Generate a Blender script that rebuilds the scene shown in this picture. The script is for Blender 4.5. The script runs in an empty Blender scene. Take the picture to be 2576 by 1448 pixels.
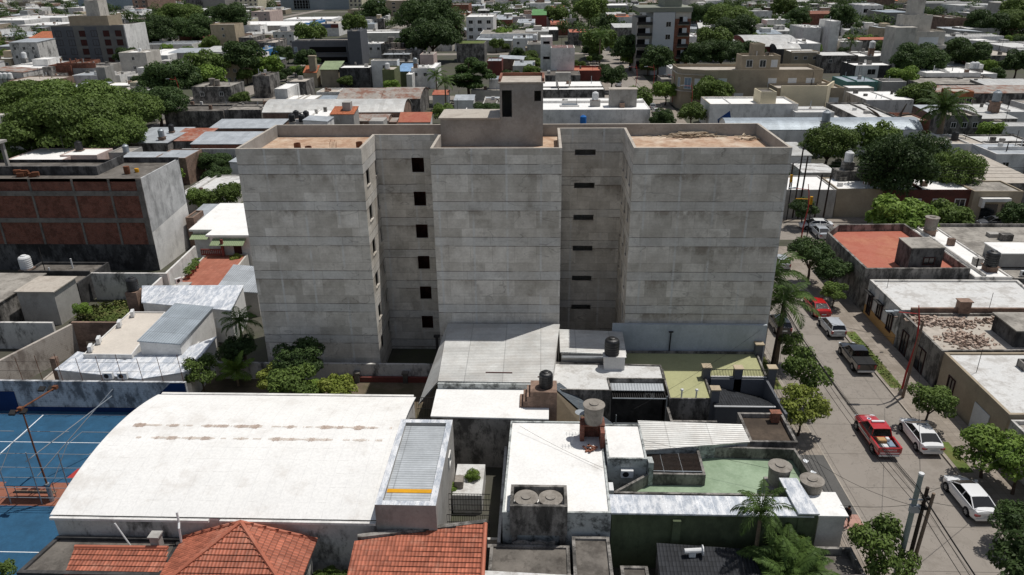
import bpy, math, random
import numpy as np
from mathutils import Vector, Matrix
S = bpy.context.scene
COL = S.collection
rad = math.radians
# ---------------- camera ----------------
CAMH = 36.0
F_, PI_, YA, RO = 1874.7, .406026, .0417814, -.01148
FW = np.array([-math.sin(YA)*math.cos(PI_), math.cos(YA)*math.cos(PI_), -math.sin(PI_)])
_r = np.array([math.cos(YA), math.sin(YA), 0]); _u = np.cross(_r, FW)
RT = math.cos(RO)*_r + math.sin(RO)*_u
UP = -math.sin(RO)*_r + math.cos(RO)*_u
cd = bpy.data.cameras.new("camera"); cam = bpy.data.objects.new("camera", cd); COL.objects.link(cam)
cd.sensor_width = 36; cd.lens = F_/2576*36; cd.clip_end = 5000; cd.clip_start = .5
cam.matrix_world = Matrix(((RT[0], UP[0], -FW[0], 0), (RT[1], UP[1], -FW[1], 0), (RT[2], UP[2], -FW[2], CAMH), (0, 0, 0, 1)))
S.camera = cam
# ---------------- light ----------------
SUNV = Vector((-.305, -.21, -1)).normalized()          # the way the sunlight travels
W = bpy.data.worlds.new("World"); S.world = W; W.use_nodes = True
bg = W.node_tree.nodes["Background"]; sky = W.node_tree.nodes.new("ShaderNodeTexSky")
sky.sky_type = 'NISHITA'; sky.sun_disc = False
sky.sun_elevation = math.asin(-SUNV.z); sky.sun_rotation = math.atan2(-SUNV.x, -SUNV.y)
hs = W.node_tree.nodes.new("ShaderNodeHueSaturation"); hs.inputs['Saturation'].default_value = .6; W.node_tree.links.new(sky.outputs[0], hs.inputs['Color']); W.node_tree.links.new(hs.outputs[0], bg.inputs[0]); bg.inputs[1].default_value = .076
sl = bpy.data.lights.new("sun", 'SUN'); sl.energy = 3.55; sl.angle = rad(.5); sl.color = (1, .96, .9)
so = bpy.data.objects.new("sun", sl); COL.objects.link(so); so.rotation_euler = SUNV.to_track_quat('-Z', 'Y').to_euler()
S.view_settings.view_transform = 'Standard'; S.view_settings.look = 'None'; S.view_settings.exposure = 0; S.view_settings.gamma = 1

# ---------------- survey helpers: photo position + height -> place in the world ----------------
def ray(x, y): return RT*((x-1288)/F_) - UP*((y-724)/F_) + FW
def at(x, y, z=0.):
    d = ray(x, y); return np.array([0, 0, CAMH]) + d*((z-CAMH)/d[2])
def px(P):
    v = np.array(P, float)-[0, 0, CAMH]; w = v@FW
    return 1288+F_*(v@RT)/w, 724-F_*(v@UP)/w
rng = random.Random(7)
# ---------------- mesh builder ----------------
class MB:
    def __init__(s): s.v = []; s.f = []; s.m = []; s.uv = []; s.sm = []
    def face(s, pts, m=0, rot=0, uv=None, smooth=False):
        b = len(s.v); s.v += [tuple(map(float, p)) for p in pts]; s.f.append(tuple(range(b, b+len(pts)))); s.m.append(m); s.sm.append(smooth)
        if uv is None:
            n = np.zeros(3); P = [np.array(p, float) for p in pts]
            for i in range(len(P)): n += np.cross(P[i], P[(i+1) % len(P)])
            n /= (np.linalg.norm(n) or 1)
            if abs(n[2]) < .75:
                u = np.array([-n[1], n[0], 0]); u /= (np.linalg.norm(u) or 1); uv = [(p@u, p[2]) for p in P]
            else: uv = [(p[1], p[0]) if rot else (p[0], p[1]) for p in P]
        s.uv += uv
    def prism(s, poly, z0, z1, m=0, mt=None, bottom=False, top=True, rot=0):
        n = len(poly)
        a = sum(poly[i][0]*poly[(i+1) % n][1]-poly[(i+1) % n][0]*poly[i][1] for i in range(n))
        if a < 0: poly = poly[::-1]
        zt = z1 if hasattr(z1, '__len__') else [z1]*n
        if a < 0 and hasattr(z1, '__len__'): zt = list(z1)[::-1]
        for i in range(n):
            j = (i+1) % n; p, q = poly[i], poly[j]
            s.face([(p[0], p[1], z0), (q[0], q[1], z0), (q[0], q[1], zt[j]), (p[0], p[1], zt[i])], m)
        if top: s.face([(p[0], p[1], zt[i]) for i, p in enumerate(poly)], m if mt is None else mt, rot)
        if bottom: s.face([(p[0], p[1], z0) for p in poly[::-1]], m)
    def box(s, x0, x1, y0, y1, z0, z1, m=0, bottom=True): s.prism([(x0, y0), (x1, y0), (x1, y1), (x0, y1)], z0, z1, m, bottom=bottom)
    def obox(s, c, ax, ay, az, m=0):
        c, ax, ay, az = map(np.array, (c, ax, ay, az))
        P = lambda i, j, k: c+ax*i+ay*j+az*k
        for q in (((-1,-1,-1),(-1,1,-1),(1,1,-1),(1,-1,-1)), ((-1,-1,1),(1,-1,1),(1,1,1),(-1,1,1)), ((-1,-1,-1),(1,-1,-1),(1,-1,1),(-1,-1,1)),
                  ((1,-1,-1),(1,1,-1),(1,1,1),(1,-1,1)), ((1,1,-1),(-1,1,-1),(-1,1,1),(1,1,1)), ((-1,1,-1),(-1,-1,-1),(-1,-1,1),(-1,1,1))): s.face([P(*t) for t in q], m)
    def tube(s, pts, r, n=6, m=0, cap=True):
        pts = [np.array(p, float) for p in pts]; rr = r if hasattr(r, '__len__') else [r]*len(pts); rings = []
        for i, p in enumerate(pts):
            d = pts[min(i+1, len(pts)-1)]-pts[max(i-1, 0)]; d /= (np.linalg.norm(d) or 1)
            a = np.cross(d, [0, 0, 1.] if abs(d[2]) < .9 else [1., 0, 0]); a /= np.linalg.norm(a); b = np.cross(d, a)
            rings.append([p+rr[i]*(a*math.cos(t)+b*math.sin(t)) for t in np.linspace(0, 2*math.pi, n, endpoint=False)])
        for i in range(len(pts)-1):
            for k in range(n):
                l = (k+1) % n; s.face([rings[i][l], rings[i][k], rings[i+1][k], rings[i+1][l]], m, uv=[(0, 0)]*4, smooth=True)
        if cap: s.face(rings[-1][::-1], m); s.face(rings[0], m)
    def lathe(s, c, prof, n=16, m=0, cap=True):
        R = [[(c[0]+r*math.cos(t), c[1]+r*math.sin(t), c[2]+z) for t in np.linspace(0, 2*math.pi, n, endpoint=False)] for r, z in prof]
        for i in range(len(R)-1):
            for k in range(n):
                l = (k+1) % n; s.face([R[i][k], R[i][l], R[i+1][l], R[i+1][k]], m, uv=[(k*.2, prof[i][1]), (k*.2+.2, prof[i][1]), (k*.2+.2, prof[i+1][1]), (k*.2, prof[i+1][1])], smooth=True)
        if cap: s.face(R[-1], m); s.face(R[0][::-1], m)
    def build(s, name, mats, parent=None, origin=(0, 0, 0)):
        me = bpy.data.meshes.new(name); o = np.array(origin, float)
        if s.v:
            me.from_pydata([tuple(np.array(p)-o) for p in s.v], [], s.f)
            uvl = me.uv_layers.new(name="UVMap"); uvl.data.foreach_set('uv', np.array(s.uv, float).ravel())
            me.polygons.foreach_set('material_index', s.m); me.polygons.foreach_set('use_smooth', s.sm)
        for k in (mats if isinstance(mats, (list, tuple)) else [mats]): me.materials.append(MT[k])
        ob = bpy.data.objects.new(name, me); COL.objects.link(ob)
        if parent: ob.parent = parent
        return ob
def tag(o, label=None, cat=None, group=None, kind=None):
    if label: o['label'] = label
    if cat: o['category'] = cat
    if group: o['group'] = group
    if kind: o['kind'] = kind
    return o
def empty(name, label, cat, loc, group=None, rz=0):
    o = bpy.data.objects.new(name, None); COL.objects.link(o); o.location = loc; o.rotation_euler = (0, 0, rz); o.empty_display_size = .3
    return tag(o, label, cat, group)
def copy_tree(o, parent=None):
    c = o.copy(); COL.objects.link(c); c.parent = parent
    for ch in list(o.children): copy_tree(ch, c)
    return c

# ---------------- materials ----------------
def hexc(h): 
    c = [int(h[i:i+2], 16)/255 for i in (0, 2, 4)]
    return tuple(x/12.92 if x <= .04045 else ((x+.055)/1.055)**2.4 for x in c)
class G:
    def __init__(s, name):
        s.mat = bpy.data.materials.new(name); s.mat.use_nodes = True; s.t = s.mat.node_tree; s.n = s.t.nodes; s.p = s.n["Principled BSDF"]
        s.geo = s.n.new("ShaderNodeNewGeometry").outputs['Position']; s.uv = s.n.new("ShaderNodeTexCoord").outputs['UV']
    def set(s, sock, v):
        if isinstance(v, bpy.types.NodeSocket): s.t.links.new(v, sock)
        elif isinstance(v, tuple) and len(v) == 3 and sock.type == 'RGBA': sock.default_value = (*v, 1)
        else: sock.default_value = v
    def m(s, op, a, b=0., c=0.):
        n = s.n.new("ShaderNodeMath"); n.operation = op
        for i, v in enumerate((a, b, c)): s.set(n.inputs[i], v)
        return n.outputs[0]
    def mix(s, f, a, b, bl='MIX'):
        n = s.n.new("ShaderNodeMix"); n.data_type = 'RGBA'; n.blend_type = bl
        s.set(n.inputs[0], f); s.set(n.inputs[6], a); s.set(n.inputs[7], b); return n.outputs[2]
    def scl(s, v, k):
        n = s.n.new("ShaderNodeVectorMath"); n.operation = 'MULTIPLY'; s.set(n.inputs[0], v); n.inputs[1].default_value = k; return n.outputs[0]
    def noise(s, v, sc, det=5, ro=.6):
        n = s.n.new("ShaderNodeTexNoise"); s.set(n.inputs['Vector'], v); n.inputs['Scale'].default_value = sc; n.inputs['Detail'].default_value = det; n.inputs['Roughness'].default_value = ro
        return n.outputs[0]
    def ss(s, v, lo, hi):
        n = s.n.new("ShaderNodeMapRange"); n.interpolation_type = 'SMOOTHSTEP'; s.set(n.inputs[0], v); n.inputs[1].default_value = lo; n.inputs[2].default_value = hi; return n.outputs[0]
    def xyz(s, v):
        n = s.n.new("ShaderNodeSeparateXYZ"); s.set(n.inputs[0], v); return n.outputs
    def white(s, x, y):
        c = s.n.new("ShaderNodeCombineXYZ"); s.set(c.inputs[0], x); s.set(c.inputs[1], y)
        n = s.n.new("ShaderNodeTexWhiteNoise"); n.noise_dimensions = '2D'; s.set(n.inputs['Vector'], c.outputs[0]); return n.outputs[0]
    def brick(s, v, c1, c2, mo, w, h, ms, off=.5, bias=0.):
        n = s.n.new("ShaderNodeTexBrick"); s.set(n.inputs['Vector'], v); s.set(n.inputs['Color1'], c1); s.set(n.inputs['Color2'], c2); s.set(n.inputs['Mortar'], mo)
        n.inputs['Scale'].default_value = 1; n.inputs['Brick Width'].default_value = w; n.inputs['Row Height'].default_value = h; n.inputs['Mortar Size'].default_value = ms
        n.inputs['Mortar Smooth'].default_value = .2; n.offset = off; n.inputs['Bias'].default_value = bias; return n.outputs
    def gray(s, v):
        c = s.n.new("ShaderNodeCombineColor"); [s.set(c.inputs[i], v) for i in range(3)]; return c.outputs[0]
    def bump(s, h, st, d=.05):
        n = s.n.new("ShaderNodeBump"); n.inputs['Strength'].default_value = st; n.inputs['Distance'].default_value = d; s.set(n.inputs['Height'], h); s.t.links.new(n.outputs[0], s.p.inputs['Normal'])
    def done(s, col, rough=.85, metal=0., spec=.3):
        s.set(s.p.inputs['Base Color'], col); s.set(s.p.inputs['Roughness'], rough); s.p.inputs['Metallic'].default_value = metal; s.p.inputs['Specular IOR Level'].default_value = spec
        return s.mat
MT = {}
def mat(name, col, rough=.85, var=.12, sc=.5, dirt=None, da=.5, dsc=.45, streak=False, pat=None, metal=0., spec=.25, col2=None, orand=0, thr=.5):
    g = G(name); c = hexc(col) if isinstance(col, str) else col
    def sh(k): return tuple(min(1, x*k) for x in c)
    n1 = g.noise(g.geo, sc, 6, .65); k = g.ss(n1, .3, .7)
    out = g.mix(k, sh(1-var), sh(1+var))
    if col2: out = g.mix(g.ss(g.noise(g.geo, .22, 4), .42, .62), out, hexc(col2))
    fine = g.noise(g.geo, 6., 4, .7); out = g.mix(.35, out, g.mix(g.ss(fine, .3, .7), (.78, .78, .78), (1.15, 1.15, 1.15)), 'MULTIPLY')
    if orand:
        oi = g.n.new("ShaderNodeObjectInfo").outputs['Random']; out = g.mix(1., out, g.gray(g.m('MULTIPLY_ADD', oi, orand*2, 1-orand)), 'MULTIPLY')
    h = None; u = g.xyz(g.uv); bs = .4
    if pat == 'corr':
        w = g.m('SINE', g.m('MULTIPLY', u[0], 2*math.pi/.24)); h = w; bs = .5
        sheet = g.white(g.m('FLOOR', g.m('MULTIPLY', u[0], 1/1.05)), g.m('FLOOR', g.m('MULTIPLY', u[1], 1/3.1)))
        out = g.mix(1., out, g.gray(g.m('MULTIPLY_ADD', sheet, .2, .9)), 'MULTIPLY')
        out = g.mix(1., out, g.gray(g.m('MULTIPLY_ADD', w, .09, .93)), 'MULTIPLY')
        seam = g.m('LESS_THAN', g.m('FRACT', g.m('MULTIPLY', u[1], 1/3.1)), .025); out = g.mix(g.m('MULTIPLY', seam, .35), out, (.1, .1, .1))
    elif pat == 'brick':
        b = g.brick(g.uv, sh(.72), sh(1.25), hexc('8a8078'), .27, .085, .012); out = g.mix(.75, out, b[0]); h = b[1]; bs = -.3
    elif pat == 'courses':
        b = g.brick(g.uv, sh(.93), sh(1.03), sh(.72), .42, .2, .015); out = g.mix(.7, out, b[0]); h = b[1]; bs = -.3
    elif pat == 'tile':
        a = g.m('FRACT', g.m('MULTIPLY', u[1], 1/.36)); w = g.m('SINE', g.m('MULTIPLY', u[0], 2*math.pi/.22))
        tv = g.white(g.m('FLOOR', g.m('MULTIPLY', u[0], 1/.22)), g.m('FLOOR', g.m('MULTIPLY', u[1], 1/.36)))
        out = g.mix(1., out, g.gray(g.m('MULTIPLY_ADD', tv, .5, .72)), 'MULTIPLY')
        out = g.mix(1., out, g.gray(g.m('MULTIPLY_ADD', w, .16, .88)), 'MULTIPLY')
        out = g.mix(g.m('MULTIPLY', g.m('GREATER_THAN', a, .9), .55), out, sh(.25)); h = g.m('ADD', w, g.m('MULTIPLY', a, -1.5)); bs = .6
    elif pat == 'slab':
        b = g.brick(g.uv, sh(.93), sh(1.06), sh(.4), 4.6, 4.2, .03, .0); out = g.mix(.8, out, b[0])
        b2 = g.brick(g.uv, (1, 1, 1), (.78, .78, .78), (1, 1, 1), 4.6, 4.2, .0, .0); out = g.mix(.4, out, b2[0], 'MULTIPLY')
        ck = g.m('LESS_THAN', g.m('ABSOLUTE', g.m('SUBTRACT', g.noise(g.geo, .35, 5, .6), .5)), .0035); out = g.mix(g.m('MULTIPLY', ck, .45), out, sh(.35)); oil = g.noise(g.scl(g.geo, (1.6, .25, 1)), .9, 5, .7); out = g.mix(g.m('MULTIPLY', g.ss(oil, .56, .72), .4), out, sh(.5))
    elif pat == 'pave':
        b = g.brick(g.uv, sh(.85), sh(1.1), sh(.6), .6, .6, .02, .0); out = g.mix(.8, out, b[0])
    elif pat == 'strips':
        s_ = g.m('FRACT', g.m('MULTIPLY', u[0], 1/1.0)); out = g.mix(g.m('MULTIPLY', g.m('LESS_THAN', s_, .04), .16), out, (.35, .35, .35)); lv = g.m('MULTIPLY', g.m('LESS_THAN', g.m('FRACT', g.m('MULTIPLY', u[1], 1/1.21)), .022), g.ss(g.noise(g.scl(g.geo, (1, .1, 1)), 1.3, 4), .48, .6)); out = g.mix(g.m('MULTIPLY', lv, .4), out, (.3, .28, .26))
    if dirt:
        v = g.scl(g.geo, (1, 1, .5)) if streak else g.geo
        d = g.noise(v, dsc, 7, .72); out = g.mix(g.m('MULTIPLY', g.ss(d, thr-.06, thr+.12), da), out, hexc(dirt))
        d2 = g.noise(v, dsc*3.1, 6, .75); out = g.mix(g.m('MULTIPLY', g.ss(d2, thr+.04, thr+.16), da*.8), out, hexc(dirt))
    if h is not None: g.bump(h, bs, .03)
    else: g.bump(fine, .25, .02)
    MT[name] = g.done(out, rough, metal, spec)
wl = dict(dirt='4a4540', streak=True, da=.35, thr=.56)
mat('white_wall', 'dcdad6', **wl); mat('grey_wall', 'a4a19c', **wl); mat('pale_wall', 'c2bdb4', **wl); mat('beige_wall', 'b3a48c', **wl); mat('tan_wall', '9d917e', dirt='4a4540', streak=True, da=.25, thr=.6)
mat('cream_wall', 'c6bfa8', **wl); mat('pink_wall', 'c9b4ac', **wl); mat('blue_wall', '5d7f9a', **wl); mat('teal_wall', '5f8a80', **wl); mat('dark_wall', '4b4a4a', var=.2, dirt='1e1d1d', da=.6); mat('slate_wall', '63656a', var=.06)
mat('olive_wall', '6b7050', **wl); mat('orange_wall', 'ab6b47', **wl); mat('red_wall', '74403a', **wl); mat('green_wall', '59634b', dirt='33372b', da=.5, streak=True)
mat('mould_wall', '8f8b86', var=.2, dirt='2a2927', da=.78, dsc=.7, streak=True, thr=.47); mat('worn_white_wall', 'c9c6c1', var=.1, dirt='2a2826', da=.85, dsc=.6, streak=True, thr=.55)
mat('mottled_wall', 'b6bab8', var=.1, dirt='2c2e2c', da=.85, dsc=1.1, thr=.53); mat('block_wall', 'c5c6c8', pat='courses', dirt='2d3136', da=.75, dsc=.8, streak=True, thr=.5)
mat('worn_block_wall', 'b3aba2', pat='courses', dirt='4f4038', da=.6, dsc=.5, streak=True, thr=.52)
mat('brick_wall', '8c5139', pat='brick', var=.2, dirt='3f2a22', da=.5, dsc=.8); mat('dark_brick_wall', '7a3f2d', pat='brick', var=.3, dirt='3a241c', da=.5, dsc=1.3); mat('old_brick_wall', '8d7262', pat='brick', var=.2, dirt='3a2f29', da=.5)
mat('white_roof', 'e7e6e3', var=.04, dirt='9a8f82', da=.3, dsc=.35, thr=.6); mat('patchy_white_roof', 'd2d2d0', var=.12, dirt='7d756c', da=.5, dsc=.5, thr=.5); mat('barrel_white', 'e5e4e1', var=.03, pat='strips', dirt='b5aca2', da=.35, dsc=.3, thr=.56)
mat('grey_roof', '9b968e', var=.2, dirt='4d4843', da=.55, dsc=.4); mat('dark_roof', '6d6862', var=.25, dirt='35312d', da=.6, dsc=.4); mat('pale_roof', 'b9b1a6', var=.15, dirt='7c7268', da=.5, dsc=.5); mat('brown_roof', '54493f', var=.15, dirt='2e2823', da=.5)
mat('ochre_roof', 'b89f88', var=.12, sc=1.2, dirt='8d5f43', da=.5, dsc=.9, col2='cbbba8'); mat('beige_roof', 'c9c1b6', var=.06)
mat('metal_roof', 'b4b9bd', rough=.5, pat='corr', metal=.25, spec=.4, orand=.08); mat('light_metal_roof', 'c6c6c3', rough=.5, pat='corr', metal=.15, dirt='a39a90', da=.25, orand=.05); mat('blue_metal_roof', 'a3acb3', rough=.45, pat='corr', metal=.3); mat('dark_metal_roof', '4f565c', rough=.5, pat='corr', metal=.3)
mat('rust_roof', 'a39c94', rough=.6, pat='corr', metal=.1, dirt='7c4a31', da=.8, dsc=.35, thr=.5); mat('very_rust_roof', '96543c', rough=.7, pat='corr', dirt='b0a49a', da=.5, dsc=.4)
mat('shingle_roof', '2f3135', rough=.7, pat='tile', var=.15); mat('tile_roof', 'ab6650', rough=.6, pat='tile', var=.15, dirt='c99a84', da=.3, dsc=.9, thr=.58); mat('red_roof', 'ad6a58', var=.1, dirt='8a4030', da=.4, dsc=.5, col2='b0745c'); mat('orange_roof', 'b8704f', pat='tile', var=.1)
mat('green_roof', '93a58c', var=.06, dirt='62785c', da=.4, dsc=.3); mat('lime_roof', 'a4a47c', var=.05, dirt='83855f', da=.35, dsc=.3, thr=.56); mat('green_metal_roof', '8c9a78', pat='corr')
mat('terrace_red', 'a56b58', var=.12, pat='pave', dirt='8a4c3a', da=.4)
mat('bark', '4f4237', var=.25, sc=3); mat('palm_bark', '7b6c5c', var=.2, sc=4)
mat('soil', '6b5f50', var=.2, dirt='4a4a32', da=.6, dsc=.3); mat('city_ground', '4c4a42', var=.15, dirt='4a5038', da=.6, dsc=.06)
mat('road_concrete', '908981', pat='slab', var=.08, dirt='6e675f', da=.45, dsc=.35, thr=.54); mat('walk_concrete', '938a80', pat='pave', var=.1, dirt='756c60', da=.5, dsc=.4); mat('walk_dark', '5b5a58', var=.1); mat('walk_pink', 'a88478', pat='pave', var=.1); mat('kerb', 'a29a8f', var=.15)
mat('grass', '55662f', var=.3, sc=2, dirt='6e6142', da=.5); mat('court_blue', '2b5573', var=.12, sc=.8, dirt='23445c', da=.4, dsc=.6); mat('court_brown', '8d5c4a', var=.12); mat('line_white', 'dfe3e6', var=.04); mat('navy_paint', '17325e', var=.1)
mat('black_plastic', '1c1d1f', rough=.45, var=.1, spec=.5); mat('white_plastic', 'd5d6d6', rough=.4, var=.04); mat('blue_plastic', '2a6db5', rough=.4, var=.04); mat('fibre_cement', '8f8981', var=.12, dirt='5d564e', da=.5, dsc=1.2); mat('steel', 'a8acb0', rough=.4, metal=.6, var=.08); mat('dark_iron', '2b2a2a', rough=.6, var=.1); mat('rust_iron', '6d4632', rough=.8, var=.2, sc=3); mat('galv', '9da3a8', rough=.5, metal=.4, var=.1)
mat('red_paint', 'a83a36', rough=.5, var=.06); mat('yellow_paint', 'd39a1e', rough=.5, var=.06); mat('pole_concrete', '8d9590', var=.1); mat('wood_dark', '3a302a', var=.2, sc=4); mat('wood_grey', '7a6a5c', var=.2, sc=4); mat('timber', 'b3a48f', var=.25, sc=3); mat('rubble_brick', 'a08b7d', var=.35, sc=2.5, dirt='b9aea2', da=.6, dsc=2); mat('cardboard', 'b08d63', var=.1); mat('cable', '151515', rough=.7, var=.05)
mat('window_glass', '1b2024', rough=.12, var=.2, sc=.4, spec=.6); mat('window_frame', 'd9d8d4', var=.04); mat('dark_frame', '3b2523', var=.1); mat('shutter_white', 'cfd2d4', var=.06); mat('brown_shutter', '4a2b28', var=.1); mat('opening_shade', '0c0b0b', var=.1); mat('roof_box_concrete', 'a39f99', var=.12, dirt='5c564f', da=.35, streak=True)  # the near-black for openings stands in for the shade inside them
mat('plaster_new', '9c9a96', var=.1, dirt='6c655c', da=.3); mat('curtain_wall', '7e8fa0', var=.05)
def foil():
    g = G('foil'); u = g.xyz(g.uv); n = g.noise(g.geo, 5., 6, .75); w = g.noise(g.scl(g.geo, (1, .35, 1)), 2.2, 5, .65)
    strip = g.white(g.m('FLOOR', g.m('MULTIPLY', u[0], 1.)), 0.); c = g.mix(g.ss(w, .4, .62), hexc('bcc3cd'), hexc('f0f2f5')); c = g.mix(.6, c, g.gray(g.m('MULTIPLY_ADD', strip, .25, .8)), 'MULTIPLY')
    c = g.mix(g.m('MULTIPLY', g.ss(g.noise(g.geo, 1.1, 6, .75), .56, .7), .4), c, hexc('6f7074'))
    seam = g.m('LESS_THAN', g.m('FRACT', u[0]), .05); c = g.mix(g.m('MULTIPLY', seam, .6), c, (.92, .93, .95)); g.bump(g.m('ADD', n, w), .9, .12); MT['foil'] = g.done(c, .42, .15, .5)
foil()
def formwork():
    g = G('raw_concrete'); oc = g.n.new("ShaderNodeTexCoord").outputs['Object']; z = g.xyz(oc)[2]
    t = g.m('FRACT', g.m('MULTIPLY', g.m('ADD', z, -19.85+32.57), 1/3.257))       # 0 at the underside of each floor beam
    wob = g.m('MULTIPLY', g.m('SUBTRACT', g.noise(g.geo, .9, 4), .5), .025); t2 = g.m('ADD', t, wob)
    band = g.m('LESS_THAN', t, .246)
    n1 = g.noise(g.geo, .55, 7, .7); base = g.mix(g.ss(n1, .3, .7), hexc('bdb7ae'), hexc('dbd6ce'))
    va = g.n.new('ShaderNodeVectorMath'); va.operation = 'ADD'; g.set(va.inputs[0], g.uv); va.inputs[1].default_value = (.4, 3.257-.31, 0); uvs = va.outputs[0]
    pb = g.brick(uvs, (.74, .725, .7), (1.16, 1.16, 1.16), (.8, .79, .77), 1.95, 1.6285, .022, .37); base = g.mix(.82, base, pb[0], 'MULTIPLY')
    lines = g.brick(g.uv, (0, 0, 0), (0, 0, 0), (1, 1, 1), 2.95, 60., .1, .0); nl = g.noise(g.geo, .35, 3)
    base = g.mix(g.m('MULTIPLY', g.xyz(lines[0])[0], g.m('MULTIPLY', g.ss(nl, .38, .56), .8)), base, hexc('d2d1ce'))
    bandc = g.mix(g.ss(g.noise(g.geo, .8, 6, .7), .3, .7), hexc('bdbcba'), hexc('d8d7d4'))
    vj = g.brick(g.uv, (1, 1, 1), (.93, .93, .93), (.62, .6, .58), 3.3, 3.257, .035, .35); bandc = g.mix(.8, bandc, vj[0], 'MULTIPLY')
    bn = g.ss(g.noise(g.scl(g.geo, (.5, .5, .12)), .5, 4, .6), .25, .65); base = g.mix(g.m('MULTIPLY', band, g.m('MULTIPLY_ADD', bn, .55, .12)), base, bandc)
    rp = g.brick(uvs, (.8, .785, .765), (1.1, 1.1, 1.1), (.72, .71, .69), 3.9, .8142, .015, .43); base = g.mix(g.m('MULTIPLY', g.ss(g.noise(g.geo, .28, 4, .6), .44, .62), .6), base, rp[0], 'MULTIPLY')
    hl = g.brick(g.uv, (1, 1, 1), (.97, .97, .97), (.8, .79, .78), 30., .28, .012, 0); base = g.mix(g.m('MULTIPLY', g.ss(g.noise(g.geo, .4, 3), .4, .58), .8), base, hl[0], 'MULTIPLY')
    ln = g.m('MAXIMUM', g.m('LESS_THAN', g.m('ABSOLUTE', g.m('SUBTRACT', t, .246)), .009), g.m('LESS_THAN', g.m('ABSOLUTE', g.m('SUBTRACT', t2, .985)), .009))
    base = g.mix(g.m('MULTIPLY', ln, g.m('MULTIPLY', g.ss(g.noise(g.geo, .5, 3), .3, .55), .75)), base, hexc('47433f'))
    cr = g.m('LESS_THAN', g.m('ABSOLUTE', g.m('SUBTRACT', g.noise(g.scl(g.geo, (.25, .25, .9)), .4, 3, .5), .5)), .0022); base = g.mix(g.m('MULTIPLY', cr, .3), base, hexc('4a4642'))
    st = g.m('MULTIPLY', g.ss(t, .62, .99), g.ss(g.noise(g.scl(g.geo, (1, 1, .6)), .6, 6, .7), .46, .62)); base = g.mix(g.m('MULTIPLY', st, g.m('MULTIPLY', g.ss(g.noise(g.geo, .17, 3), .38, .6), .62)), base, hexc('6e6255'))
    sm = g.noise(g.geo, 5, 5, .75); base = g.mix(.5, base, g.mix(g.ss(sm, .3, .7), (.82, .82, .82), (1.12, 1.12, 1.12)), 'MULTIPLY')
    bl = g.noise(g.geo, .45, 7, .72); base = g.mix(g.m('MULTIPLY', g.ss(bl, .54, .66), .28), base, hexc('5f564c'))
    g.bump(sm, .3, .03); MT['raw_concrete'] = g.done(base, .9, 0, .2)
formwork()
def leafmat(name, c1, c2, tr=.25):
    g = G(name); oi = g.n.new("ShaderNodeObjectInfo").outputs['Random']
    n = g.noise(g.geo, .7, 4, .6); f = g.noise(g.geo, 7., 2, .6); c = g.mix(g.ss(n, .35, .65), hexc(c1), hexc(c2)); c = g.mix(.8, c, g.gray(g.m('MULTIPLY_ADD', f, 1.3, .35)), 'MULTIPLY')
    c = g.mix(1., c, g.gray(g.m('MULTIPLY_ADD', oi, .4, .8)), 'MULTIPLY')
    g.done(c, .6, 0, .2); tn = g.n.new("ShaderNodeBsdfTranslucent"); g.t.links.new(c, tn.inputs[0]); ms = g.n.new("ShaderNodeMixShader"); ms.inputs[0].default_value = tr
    g.t.links.new(g.p.outputs[0], ms.inputs[1]); g.t.links.new(tn.outputs[0], ms.inputs[2]); g.t.links.new(ms.outputs[0], g.n["Material Output"].inputs[0]); MT[name] = g.mat
leafmat('leaf_dark', '3a4d2b', '4c6034'); leafmat('leaf_mid', '546732', '697d3e'); leafmat('leaf_light', '627c35', '7c9443'); leafmat('leaf_yellow', '7a883a', '959e4e'); leafmat('leaf_pine', '40592c', '536b33'); leafmat('leaf_palm', '43582b', '5a7139'); leafmat('leaf_dry', '7d6c50', '8d7b5c')
def paint(name, col, coat=1.):
    g = G(name); n = g.noise(g.geo, 2., 3); c = g.mix(n, tuple(x*.95 for x in hexc(col)), hexc(col)); g.done(c, .32, 0, .5); g.p.inputs['Coat Weight'].default_value = coat; g.p.inputs['Coat Roughness'].default_value = .08; MT[name] = g.mat
paint('paint_white', 'e4e5e6'); paint('paint_red', 'b5161b'); paint('paint_black', '17181a'); paint('paint_silver', 'b0b4b8'); paint('paint_grey', '56595e'); paint('tail_red', '8c1418'); paint('lamp_clear', 'cfd6da'); paint('paint_blue', '2c4a78'); paint('chrome', 'c3c6c8')
mat('car_glass', '0d1013', rough=.06, var=.1, spec=.7); mat('tyre', '17171a', rough=.9, var=.1); mat('rim', '9a9da1', rough=.35, metal=.6, var=.1); mat('bed_black', '1d1e1f', rough=.7, var=.1); mat('skin', '9a6b4f', var=.04); mat('hair', '15120f', var=.1); mat('shirt', '1d1d22', var=.1); mat('shorts', '3c3d45', var=.1); mat('plate', 'd6d8d8', var=.02); mat('shoe', '222222', var=.1)
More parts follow.
